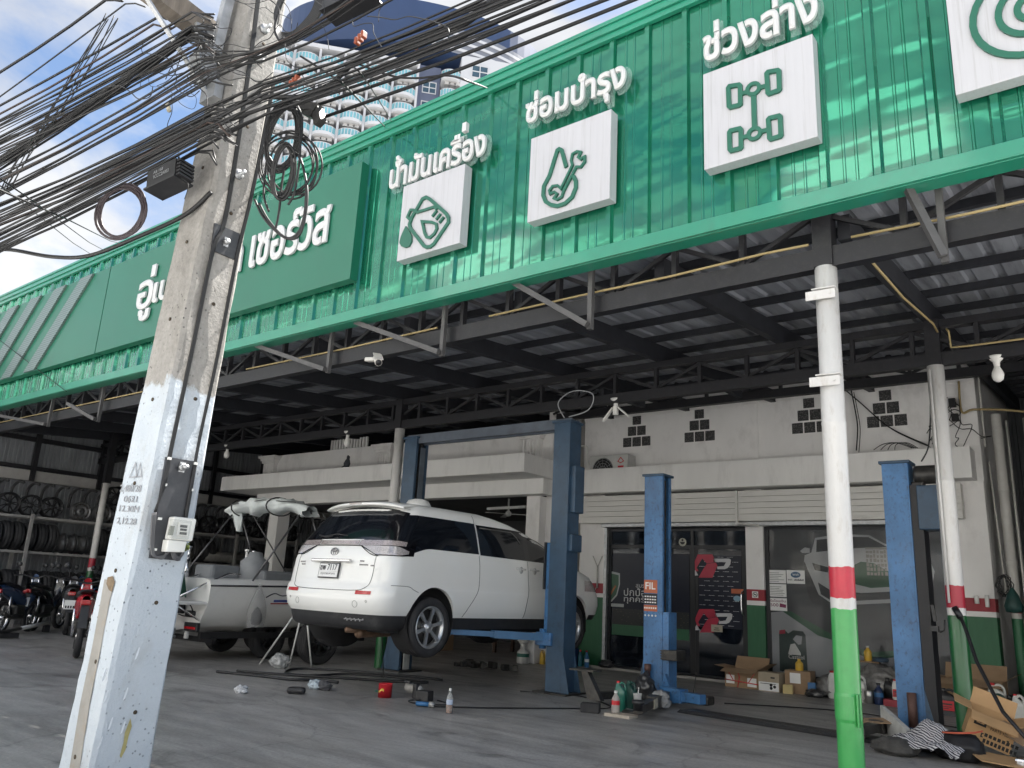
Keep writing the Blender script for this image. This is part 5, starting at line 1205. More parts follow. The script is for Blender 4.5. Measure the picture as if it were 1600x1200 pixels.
PAINT = M('pearl_white_paint', (.80, .80, .775), .28, 0, .015, 2, coat=.7, spec=.5)
m = MB(); m.smooth = True
zs = []
for a, b in zip(SL, SL[1:]): zs += [a[0]+(b[0]-a[0])*k/2 for k in range(2)]
zs.append(SL[-1][0]); rows = []
for z in zs: r = [V((VX+x, VY+y, VZ+z)) for x, y in loop(z)]; rows.append(r+[r[0]])
n = len(rows[0])-1
vs = [p for r in rows for p in r[:n]]; fs = []
for i in range(len(rows)-1):
    for k in range(n): fs.append((i*n+k, i*n+(k+1) % n, (i+1)*n+(k+1) % n, (i+1)*n+k))
top = (len(rows)-1)*n; cvs = [V((VX, VY+1.0+1.0*.5, VZ+1.715))]
vs.append(cvs[0]); ci = len(vs)-1
fs += [(top+k, top+(k+1) % n, ci) for k in range(n)]; fs.append(tuple(range(n-1, -1, -1)))
m.add(vs, fs); body = m.build('body', PAINT, van)
# wheel openings
WY = (.88, 3.80); WZ = .335
cut = MB()
for y in WY:
    for s in (-1, 1): cut.lathe([(0, .58), (.385, .58), (.385, 1.1), (0, 1.1)], (VX, VY+y, VZ+WZ+.02), 'X', 40) if s > 0 else cut.lathe([(0, -.58), (.385, -.58), (.385, -1.1), (0, -1.1)], (VX, VY+y, VZ+WZ+.02), 'X', 40)
bmc = bmesh.new(); co = cut.build('cutter', PAINT, van); bmc.from_mesh(co.data); bmesh.ops.recalc_face_normals(bmc, faces=bmc.faces); bmesh.ops.remove_doubles(bmc, verts=bmc.verts, dist=1e-5); bmc.to_mesh(co.data); bmc.free()
bmb = bmesh.new(); bmb.from_mesh(body.data); bmesh.ops.recalc_face_normals(bmb, faces=bmb.faces); bmb.to_mesh(body.data); bmb.free()
md = body.modifiers.new('cut', 'BOOLEAN'); md.object = co; md.operation = 'DIFFERENCE'; md.solver = 'EXACT'
dg = bpy.context.evaluated_depsgraph_get(); dg.update()
nm = bpy.data.meshes.new_from_object(body.evaluated_get(dg)); body.modifiers.clear(); body.data = nm; nm.name = 'body'
bpy.data.objects.remove(co)
bm_ = bmesh.new(); bm_.from_mesh(nm)
for f_ in bm_.faces: f_.smooth = True
for e_ in bm_.edges: e_.smooth = not (e_.calc_face_angle(0) > rad(50))
bm_.to_mesh(nm); bm_.free()
LINER = M('wheel_liner', (.012, .012, .013), .8, 0, .2, 8)
for y in WY:
    for s in (-1, 1):
        m = MB(); m.lathe([(.382, s*.9), (.382, s*.585), (0, s*.585)], (VX, VY+y, VZ+WZ+.02), 'X', 36); 
        keep = MB(); keep.add(m.v, [f_ for f_ in m.f if all(m.v[i].z > VZ+.40 and abs(m.v[i].x-VX) <= side_x(min(max(m.v[i].y-VY, .1), 4.6), min(max(m.v[i].z-VZ, .41), 1.6))+.35 for i in f_)]); 
        q_ = MB(); q_.lathe([(.381, s*.86), (.381, s*.585), (0, s*.585)], (VX, VY+y, VZ+WZ+.02), 'X', 36); q_.build('wheel_liner', LINER, van)
# glass, lamps and trim laid on the body surface
def S_pt(y, z, off=.004, sd=1): return V((VX+sd*(side_x(y, z)+off), VY+y, VZ+z))
def R_pt(x, z, off=.004): return V((VX+x, VY+rear_y(x, z)-off, VZ+z))
def side_patch(name, y0, y1, zlo, zhi, mat_, sd=1, ny=16, nz=6, off=.004, par=None, d=None):
    m = MB(); m.smooth = True; rows = []
    for j in range(nz+1):
        r = []
        for i in range(ny+1):
            t = i/ny; ya = y0(j/nz) if callable(y0) else y0; yb = y1(j/nz) if callable(y1) else y1; y = ya+(yb-ya)*t
            lo = zlo(y) if callable(zlo) else zlo; hi = zhi(y) if callable(zhi) else zhi
            z = lo+(hi-lo)*j/nz; r.append(S_pt(y, z, off, sd))
        rows.append(r)
    m.grid(rows); return m.build(name, mat_, par or van)
def rear_patch(name, x0, x1, zlo, zhi, mat_, nx=20, nz=6, off=.004, par=None):
    m = MB(); m.smooth = True; rows = []
    for j in range(nz+1):
        r = []
        for i in range(nx+1):
            x = x0+(x1-x0)*i/nx; lo = zlo(x) if callable(zlo) else zlo; hi = zhi(x) if callable(zhi) else zhi
            r.append(R_pt(x, lo+(hi-lo)*j/nz, off))
        rows.append(r)
    m.grid(rows); return m.build(name, mat_, par or van)
def L_pt(s_, z, off, sd):
    def P(s_, z):
        w, r, f = lerp_s(z); c = rc_(w, False)
        if s_ <= 1: x = (w-c)*s_; return V((x, rear_y(x, z), z))
        if s_ <= 2: a = rad(-90+90*(s_-1)); return V((w-c+c*cos(a), r+.055+c+c*sin(a), z))
        y = r+.055+c+(s_-2); return V((side_x(y, z), y, z))
    p = P(s_, z); n_ = (P(s_+.02, z)-P(s_-.02, z)).cross(P(s_, z+.01)-P(s_, z-.01)).normalized(); p = p+n_*off
    return V((VX+sd*p.x, VY+p.y, VZ+p.z))
def loop_patch(name, s0, s1, zlo, zhi, mat_, sd, par=None, ns=24, nz=5, off=.006):
    m = MB(); m.smooth = True; rows = []
    for j in range(nz+1):
        rows.append([L_pt(s0+(s1-s0)*i/ns, zlo(s0+(s1-s0)*i/ns)+(zhi(s0+(s1-s0)*i/ns)-zlo(s0+(s1-s0)*i/ns))*j/nz, off, sd) for i in range(ns+1)])
    m.grid(rows); return m.build(name, mat_, par or van)
VGL = M('car_glass', (.008, .010, .014), .05, 0, .05, 2, spec=.55, coat=.3)
for sd in (1, -1): loop_patch('rear_pillar', .93, 1.62, lambda s_: 1.232, lambda s_: 1.60-.06*max(0, s_-1), M('gloss_black', (.006, .006, .008), .12, 0, .05, 3, coat=.6), sd, off=.0035)
rw = rear_patch('rear_window', -.60, .60, lambda x: 1.235, lambda x: 1.645-.05*(x/.6)**2, VGL, off=.004)
# wiper
m = MB(); m.tube([R_pt(-.18, 1.27, .02), R_pt(-.30, 1.262, .03), R_pt(-.45, 1.285, .03)], .010, 6); m.tube([R_pt(-.36, 1.265, .035), R_pt(-.1, 1.295, .03), R_pt(.10, 1.275, .03)], .007, 6); m.build('wiper', BLACKP, rw)
def belt(y): return 1.165-.012*(y-1.1)
for sd in (1, -1):
    zt = lambda y: min(1.535, 1.535-.05*max(0, y-2.4)**1.2)
    loop_patch('quarter_window', 1.55, 2.92, lambda s_: 1.062+(belt(1.0)-1.062)*(lambda q: q*q*(3-2*q))(min(1, max(0, (s_-1.92)/.45))), lambda s_: 1.545-.03*max(0, 1.9-s_), VGL, sd, ns=40, off=.0045)
    side_patch('quarter_window', 1.30, 1.66, lambda y: belt(1.0), lambda y: 1.545, VGL, sd, ny=6, off=.004)
    def wz(y): return max(belt(y)+.012, min(zt(y), 1.165+(3.78-y)*.41))
    w_ = side_patch('side_window', 1.685, 2.62, belt, wz, VGL, sd)
    w2 = side_patch('side_window', 2.72, 3.66, belt, wz, VGL, sd)
    side_patch('window_pillar', 2.62, 2.72, belt, wz, M('gloss_black', (.006, .006, .008), .12, 0, .05, 3, coat=.6), sd, ny=4)
    # grey inner frames of the side windows
    fr_ = MB(); fr_.tube([S_pt(y, zt(y)-.035, .007, sd) for y in (1.75, 1.95, 2.2, 2.4)]+[S_pt(2.50, 1.44, .007, sd), S_pt(2.56, 1.36, .007, sd)], .008, 5); fr_.build('inner_seal', M('seal_grey', (.13, .125, .115), .5), w_)
    fr_ = MB(); fr_.tube([S_pt(2.78, 1.46, .007, sd), S_pt(3.0, 1.425, .007, sd), S_pt(3.28, 1.30, .007, sd), S_pt(3.45, 1.22, .007, sd)], .007, 5); fr_.build('inner_seal', MATS['seal_grey'], w2)
    side_patch('sill', .0+WY[0]+.40, WY[1]-.40, .27, .402, BLACKP, sd, off=-.015)
def ribbon(name, pts, w, mat_, par=van, rear=False, off=.0025, sd=1):
    m = MB(); pts = [(p.x, p.y) for p in spline([(a, b, 0) for a, b in pts], 5)]; P = [R_pt(a, b, off) if rear else S_pt(a, b, off, sd) for a, b in pts]; m.tube(P, w, 4); return m.build(name, mat_, par)
SEAM = M('seam_dark', (.06, .06, .06), .8)
for sd in (1, -1):
    ribbon('door_seam', [(1.68, 1.15), (1.68, .95), (1.69, .78), (1.63, .66), (1.50, .52), (1.44, .41)] if False else [(1.30+.36, 1.15), (1.66, .80), (1.63, .70), (1.50, .52), (1.44, .41)], .0035, SEAM, sd=sd)
    ribbon('door_seam', [(2.66, 1.14), (2.67, .9), (2.69, .75), (2.66, .6), (2.66, .41)], .0035, SEAM, sd=sd)
    ribbon('door_seam', [(3.55, 1.12), (3.57, .9), (3.52, .7), (3.46, .5)], .0035, SEAM, sd=sd)
    ribbon('bumper_seam', [(.20, .735), (.3, .735), (.45, .73), (.52, .70), (.60, .675)], .003, SEAM, sd=sd)
    ribbon('roof_seam', [(1.66, 1.54), (1.66, 1.60), (1.66, 1.645)], .003, SEAM, sd=sd)
    for y in (2.50, 2.80):
        m = MB(); m.lathe([(.0, .0), (.045, .0), (.04, -.006), (0, -.006)], S_pt(y+.01, 1.02, .004, sd), 'X', 18); 
        m.tube(spline([S_pt(y-.10, 1.035, .008, sd), S_pt(y-.05, 1.035, .035, sd), S_pt(y+.05, 1.03, .035, sd), S_pt(y+.10, 1.03, .008, sd)], 5), .011, 8); m.build('door_handle', M('handle_white', (.66, .66, .65), .2, .1, .03, 6, coat=.5), van)
    # mirror
    m = MB(); c = S_pt(3.50, 1.20, .12, sd); m.rbox(c, (.22, .10, .15), .03); m.bar(S_pt(3.52, 1.13, .0, sd), c, .06, .04); m.build('mirror', BLACKP, van)
# rear seams, lamps, plate
ribbon('hatch_seam', [(-.655, 1.13), (-.665, .9), (-.655, .76), (-.60, .69), (-.45, .665), (0, .66), (.45, .665), (.60, .69), (.655, .76), (.665, .9), (.655, 1.13)], .0035, SEAM, rear=True)
LENS = M('lamp_clear', (.50, .47, .46), .12, .35, .3, 55, coat=.6); LENSR = M('lamp_red', (.42, .012, .015), .12, 0, .15, 30, coat=.7); LENSP = M('lamp_pinkish', (.40, .35, .34), .12, .3, .45, 70, coat=.6)
lb = rear_patch('lamp_bar', -.33, .33, 1.172, 1.222, LENSP, nz=2, off=.010)
for sd in (1, -1):
    a, b = (.345, .66) if sd > 0 else (-.66, -.345)
    tl = rear_patch('tail_lamp', a, b, 1.165, 1.228, LENSP, nz=2, off=.010)
    loop_patch('lower_lens', .62, 2.03, lambda s_: (1.062 if s_ > .98 else 1.062+.27*(.98-s_))+.10*max(0, s_-1.7)**1.5, lambda s_: 1.158-.13*max(0, s_-1.6)**1.3, LENS, sd, par=tl, off=.009)
    loop_patch('lamp_dots', 1.03, 1.9, lambda s_: 1.165, lambda s_: 1.222-.03*max(0, s_-1.6), LENSP, sd, par=tl, off=.008, nz=2)
    loop_patch('lamp_surround', .60, 2.12, lambda s_: (1.052 if s_ > .98 else 1.052+.27*(.98-s_))+.06*max(0, s_-1.8)**1.5, lambda s_: 1.237, MATS['gloss_black'], sd, par=tl, off=.005)
    rear_patch('reflector', (.50 if sd > 0 else -.72), (.72 if sd > 0 else -.50), lambda x: .625+.03*max(0, abs(x)-.6), .665, LENSR, nz=2, off=.006)
    m = MB(); m.tube([R_pt(sd*(.50+.035*cos(2*pi*k/16)), .52+.035*sin(2*pi*k/16), .002) for k in range(16)], .002, 4, closed=True); m.tube([R_pt(sd*(.66+.012*cos(2*pi*k/12)), .555+.012*sin(2*pi*k/12), .002) for k in range(12)], .002, 4, closed=True); m.build('sensor_ring', SEAM, van)
ribbon('lamp_outline', [(-.655, 1.055), (-.60, 1.06), (-.50, 1.10), (-.40, 1.15), (-.34, 1.16), (.34, 1.16), (.40, 1.15), (.50, 1.10), (.60, 1.06), (.69, 1.05)], .005, M('gloss_black_line', (.01, .01, .012), .2), rear=True, off=.008)
m = MB(); m.rbox(R_pt(0, .985, .02), (.68, .045, .035), .012, rx=.15); m.build('hatch_handle', M('chrome_handle', (.62, .62, .62), .12, .8), van)
m = MB(); c = R_pt(.0, .90, .022); m.rbox(c+V((0, 0, -.03)), (.35, .012, .175), .004, rx=-.12); npl = m.build('number_plate', BLACKP, van)
m = MB(); m.rbox(c+V((0, -.007, -.03)), (.325, .008, .150), .004, rx=-.12); m.build('plate_face', PAPER, npl)
ax = V((0, -.12, .99)).normalized() if False else V((0, .12, .99)).normalized()
m = MB(); text(m, 'ชพ 7117', c+V((-.145, -.0135, -.028)), (1, 0, 0), ax, .29, .068, .002, .012); text(m, 'กรุงเทพมหานคร', c+V((-.125, -.0165, -.085)), (1, 0, 0), ax, .25, .03, .002, .006); m.box(c+V((-.15, -.0125, -.045)), c+V((.15, -.0115, -.041))); m.build('plate_lettering', INK, npl)
ce = R_pt(0, 1.085, .008); m = MB()
for rx_, rz_, dz in ((.062, .042, 0), (.022, .040, 0), (.045, .016, .018)): m.tube([ce+V((rx_*cos(2*pi*k/20), 0, dz+rz_*sin(2*pi*k/20))) for k in range(20)], .006, 6, closed=True)
m.build('badge', M('badge_chrome', (.25, .25, .26), .15, .9), van)
m = MB()
for x0, z0, w_ in ((-.62, .965, .12), (-.58, .935, .08), (.46, .985, .07), (.46, .945, .13), (.62, .94, .05)):
    nn = int(w_/.016)
    for k in range(nn): p = R_pt(x0+k*.016, z0, .004); m.cbox(p, (.011, .004, .016))
m.build('badge_lettering', MATS['badge_chrome'], van)
# bumper lower, spoiler, dome
BUMB = M('bumper_black', (.022, .022, .024), .5, 0, .15, 7, dirt=.5, dcol=(.10, .10, .10))
m = MB(); m.smooth = True
for sd in (1, -1):
    rows = []
    for z, off in ((.245, -.12), (.265, -.06), (.30, -.025), (.36, -.004), (.405, .003), (.415, .001)):
        rows.append([L_pt(2.20*i/40, z, off, sd) for i in range(41)])
    m.grid(rows)
m.build('lower_bumper', BUMB, van)
m = MB()
for k in range(14): p = R_pt(.33+.02*k, .355+.006*sin(k*2.1), .012); m.cbox(p, (.016, .004, .012+.006*(k % 3)))
m.build('bumper_scuff', M('scuff_grey', (.25, .25, .25), .7), van)
m = MB(); m.smooth = True; rows = []
for j, (dy, dz) in enumerate(((.42, .135), (.15, .125), (.0, .10), (-.02, .085), (.0, .075), (.2, .075))):
    rows.append([V((VX+x, VY+.40+dy+.09*(x/.66)**2, VZ+1.585+dz-.02*(x/.66)**2-.03*(x/.66)**4)) for x in [(-.68+1.36*i/16) for i in range(17)]])
m.grid(rows); sp = m.build('roof_spoiler', PAINT, van, solid=.012)
m = MB(); m.rbox((VX-.05, VY+.385, VZ+1.675), (.22, .02, .018), .006); m.build('brake_light', LENSP, sp)
m = MB(); m.lathe([(0, 0), (.155, 0), (.17, .015), (.165, .03), (.13, .085), (.06, .105), (0, .11)], (VX+.05, VY+1.35, VZ+1.735), n=28); m.build('roof_dome', M('dome_white', (.66, .66, .64), .4), van)
# roof skin ribs and underside
m = MB(); m.box((VX-.72, VY+.35, VZ+.22), (VX+.72, VY+4.4, VZ+.399)); m.build('underbody', M('underbody', (.014, .014, .015), .8, .1, .4, 8), van)
m = MB(); m.tube(spline([(VX+.35, VY+.25, VZ+.20), (VX+.30, VY+.6, VZ+.2), (VX+.1, VY+1.2, VZ+.2)], 5), .05, 10); m.tube([(VX-.6, VY+.88, VZ+.28), (VX+.6, VY+.88, VZ+.28)], .05, 10); m.tube([(VX+.30, VY+.12, VZ+.235), (VX+.33, VY+.4, VZ+.22)], .03, 10); m.build('exhaust', M('exhaust_rust', (.16, .10, .065), .6, .4, .4, 12), van)
# wheels
def make_wheel(name, parent, c, s, R=.335, wid=.215, rimr=.232, rim=SILVER, spokes=6):
    c = V(c); m = MB(); h = wid/2
    prof = [(rimr, -h*.78), (rimr+.02, -h*.95), (R-.055, -h), (R-.02, -h*.92), (R-.004, -h*.7), (R, -h*.45), (R-.008, -h*.42), (R-.008, -h*.36), (R, -h*.33), (R, -.01), (R-.008, -.006), (R-.008, .006), (R, .01), (R, h*.33), (R-.008, h*.36), (R-.008, h*.42), (R, h*.45), (R-.004, h*.7), (R-.02, h*.92), (R-.055, h), (rimr+.02, h*.95), (rimr, h*.78)]
    m.lathe(prof, c, 'X', 48); w = m.build(name, RUBBER, parent)
    m = MB(); o = s*h
    m.lathe([(rimr+.002, -h*.78), (rimr-.012, -h*.6), (rimr-.02, 0), (rimr-.012, h*.6), (rimr+.004, h*.80), (rimr+.004, h*.84), (rimr-.016, h*.82), (rimr-.03, h*.45)] if s > 0 else [(rimr+.002, h*.78), (rimr-.012, h*.6), (rimr-.02, 0), (rimr-.012, -h*.6), (rimr+.004, -h*.80), (rimr+.004, -h*.84), (rimr-.016, -h*.82), (rimr-.03, -h*.45)], c, 'X', 48)
    m.lathe([(0, s*h*.72), (.03, s*h*.72), (.034, s*h*.68), (.062, s*h*.62), (.07, s*h*.5), (.07, s*h*.1)], c, 'X', 24)
    for k in range(spokes):
        a = 2*pi*k/spokes+.26; er = V((0, cos(a), sin(a))); et = V((0, -sin(a), cos(a)))
        r0, r1 = .055, rimr-.012; w0, w1 = .036, .052; x0, x1 = s*h*.60, s*h*.74; th = s*.03
        vs = []
        for (rr, ww, xx) in ((r0, w0, x0), ((r0+r1)/2, (w0+w1)/2*.86, (x0+x1)/2+s*.004), (r1, w1, x1)):
            for sx_, dx in ((-1, 0), (1, 0), (.7, -th), (-.7, -th)): vs.append(c+er*rr+et*sx_*ww/2+V((xx+dx, 0, 0)))
        fs = []
        for i in range(2):
            for j in range(4): fs.append((i*4+j, i*4+(j+1) % 4, (i+1)*4+(j+1) % 4, (i+1)*4+j))
        m.add(vs, fs)
    for k in range(5):
        a = 2*pi*k/5; m.lathe([(0, s*(h*.68)), (.009, s*h*.68), (.009, s*h*.55)], c+V((0, .047*cos(a), .047*sin(a))), 'X', 8)
    m.build('rim', rim, w)
    m = MB(); m.lathe([(0, s*h*.05), (rimr-.03, s*h*.05), (rimr-.03, -s*.02), (0, -s*.02)], c, 'X', 28); m.build('brake_disc', GREASE, w)
    return w
for y in WY:
    for s in (-1, 1): make_wheel('wheel', van, (VX+s*.775, VY+y, .42+.335), s)
# front lamps (hidden side) and number strip
rr_ = side_patch('headlamp', 4.05, 4.5, .80, .95, LENS, 1, off=.006); side_patch('headlamp', 4.05, 4.5, .80, .95, LENS, -1, off=.006)
side_patch('front_arch_trim', 4.22, 4.60, .40, .47, BLACKP, 1, off=.004, nz=2)
# ------------------------------------------------------------------ tyre racks along the side wall
rack = thing('tyre_rack', 'long pale angle iron rack loaded with wheels and tyres along the far left wall', 'rack', (-18.9, 9, 0))
RACKM = M('rack_pale', (.30, .29, .28), .6, .2, .15, 6, dirt=.4)
for z in (.42, 1.53, 2.26):
    m = MB(); m.box((-18.72, 3.2, z-.05), (-18.66, 15.6, z)); m.box((-19.28, 3.2, z-.05), (-19.22, 15.6, z))
    for k in range(9): m.box((-19.22, 3.3+1.5*k, z-.045), (-18.721, 3.35+1.5*k, z-.01))
    m.build('shelf', RACKM, rack)
for k, y in enumerate((3.25, 5.6, 7.3, 10.6, 12.3, 14.2, 15.5)):
    m = MB(); m.box((-18.66, y-.03, 0), (-18.61, y+.03, 2.30)); m.box((-19.34, y-.03, 0), (-19.29, y+.03, 2.30)); m.build('upright', RACKM, rack)
def tyre_mb(R, r, h):
    m = MB(); m.lathe([(r, -h*.8), (r+.02, -h*.96), (R-.05, -h), (R-.015, -h*.85), (R, -h*.5), (R-.007, -h*.46), (R-.007, -h*.40), (R, -h*.36), (R, h*.36), (R-.007, h*.40), (R-.007, h*.46), (R, h*.5), (R-.015, h*.85), (R-.05, h), (r+.02, h*.96), (r, h*.8), (r-.005, h*.3), (R-.10, h*.25), (R-.10, -h*.25), (r-.005, -h*.3)], (0, 0, R), 'Y', 32, closed=True); return m
tyA = tag(tyre_mb(.36, .21, .115).build('tyre', RUBBER), 'black tyre standing in the lower row of the rack beneath the shelf', 'tyre', 'tyres standing in the rack')
tyA.location = (-18.95, 3.4, .421); COLt = [tyA]; y = 3.7; rng = random.Random(6)
while y < 15.2:
    c = tyA.copy(); COL.objects.link(c); c.location = (-18.95+rng.uniform(-.04, .05), y, .421); y += .245+rng.uniform(0, .03); COLt.append(c)
tyB = tag(tyre_mb(.30, .19, .10).build('tyre', RUBBER), 'black tyre standing in the middle row of the rack between two shelves', 'tyre', 'tyres on the middle shelf'); tyB.location = (-18.95, 3.5, 1.531); y = 3.72
while y < 15.2:
    if not (7.9 < y < 8.75 or 10.3 < y < 11.2 or 11.9 < y < 13):
        c = tyB.copy(); COL.objects.link(c); c.location = (-18.95+rng.uniform(-.03, .05), y, 1.531)
    y += .215+rng.uniform(0, .03)
# wheel rims lying and leaning on the shelves
STEELW = M('steel_wheel', (.16, .16, .165), .45, .7, .25, 8, dirt=.5, dcol=(.06, .05, .045))
DARKW = M('dark_wheel', (.035, .035, .038), .4, .5, .25, 8, dirt=.3)
def rim_thing(R, h, kind, mat_, label, grp):
    o = thing('wheel_rim', label, 'wheel rim', (0, 0, 0), grp)
    m = MB(); m.lathe([(R, -h), (R+.012, -h), (R+.012, -h+.01), (R-.02, -h+.03), (R-.03, -h*.3), (R-.035, h*.3), (R-.015, h-.03), (R+.012, h-.01), (R+.012, h), (R, h)], (0, 0, R+.012), 'X', 32); m.build('barrel', mat_, o)
    m = MB()
    if kind == 'steel':
        m.lathe([(.035, h*.55), (.06, h*.55), (.075, h*.35), (R*.52, h*.28), (R*.62, h*.55), (R-.025, h*.5), (R-.02, h*.4)], (0, 0, R+.012), 'X', 32)
        m.build('disc', mat_, o); m = MB()
        for k in range(10):
            a = 2*pi*k/10; m.lathe([(0, h*.58), (.016, h*.58), (.016, h*.40)], (0, R*.76*cos(a), R+.012+R*.76*sin(a)), 'X', 8)
        m.build('vent_holes', MATS['hole_dark'], o)
    else:
        m.lathe([(0, h*.8), (.05, h*.8), (.06, h*.6), (.06, h*.3)], (0, 0, R+.012), 'X', 20)
        for k in range(5):
            for s in (-.16, .16):
                a = 2*pi*k/5+s*.6; b = 2*pi*k/5+s*1.3; c0 = V((0, 0, R+.012))
                m.bar(c0+V((h*.7, .04*cos(a), .04*sin(a))), c0+V((h*.78, (R-.02)*cos(b), (R-.02)*sin(b))), .022, .03, up=(1, 0, 0))
        m.build('spokes', mat_, o)
    return o
ra = rim_thing(.195, .085, 'steel', STEELW, 'grey steel wheel rim with round holes on the top shelf', 'steel rims on the top shelf')
rb = rim_thing(.215, .095, 'alloy', DARKW, 'dark spoked alloy wheel rim on the top shelf', 'alloy rims on the top shelf')
ra.location = (-18.85, 8.35, 2.26); rb.location = (-18.85, 6.85, 2.26)
for (k, y, x, rz, z) in (('b', 6.35, -18.9, .2, 2.26), ('b', 7.30, -18.88, -.1, 2.26), ('b', 7.72, -18.86, .05, 2.26), ('a', 8.80, -18.8, .15, 2.26), ('a', 9.02, -18.95, 0, 2.26), ('b', 9.1, -18.9, .1, 2.68), ('a', 9.45, -18.85, 0, 2.26), ('b', 9.95, -18.85, .1, 2.26), ('a', 10.4, -18.85, 0, 2.26), ('b', 11.0, -18.85, .1, 2.26),
                         ('b', 11.55, -18.85, 0, 2.26), ('b', 12.0, -18.86, .1, 2.26), ('b', 12.6, -18.84, -.1, 2.26), ('b', 13.05, -18.85, .05, 2.26), ('a', 13.5, -18.85, 0, 2.26), ('a', 5.9, -18.85, 0, 2.26), ('b', 14.1, -18.85, 0, 2.26)):
    dup(ra if k == 'a' else rb, (x, y, z), rz)
rl = thing('wheel_rim', 'steel wheel rim lying on edge in the stack on the middle shelf', 'wheel rim', (0, 0, 0), 'rims stacked on the middle shelf')
m = MB(); R = .21; m.lathe([(R, -.1), (R+.015, -.1), (R-.02, -.06), (R-.03, .06), (R+.015, .1), (R, .1), (R-.06, .09), (R-.06, -.09)], (0, 0, R+.015), 'Y', 32, closed=True); m.build('barrel', STEELW, rl)
for i in range(4):
    q_ = rl if i == 0 else dup(rl); q_.location = (-18.9, 8.0+.22*i, 1.53)
# exhaust silencers and ducts stacked further along
for i, (y0, z, L) in enumerate(((10.35, 1.68, .85), (11.5, 1.70, 1.2), (12.75, 1.70, 1.1), (10.5, .98, 1.1), (11.7, 1.0, 1.0), (12.8, 1.02, 1.1))):
    m = MB(); m.lathe([(0, 0), (.10, .0), (.13, .03), (.13, L-.03), (.10, L), (0, L)], (-18.80, y0, z), 'Y', 20)
    tag(m.build('silencer', M('silencer_steel', (.36, .35, .33), .4, .6, .2, 5, dirt=.4)), 'grey steel silencer drum lying on the rack behind the boat', 'silencer', 'silencer drums on the rack')
m = MB()
for i in range(40):
    y = 3.3+.31*i; m.tube(spline([(-19.28, y, 2.55), (-19.28, y+.02, 2.85), (-19.1, y+.05, 2.98), (-18.85, y+.06, 2.95)], 4), .03, 6)
tag(m.build('belts_row', M('belt_dark', (.04, .04, .042), .6), None), 'dark pipes and belts hanging in a row above the top shelf', 'hanging pipes', kind='stuff')

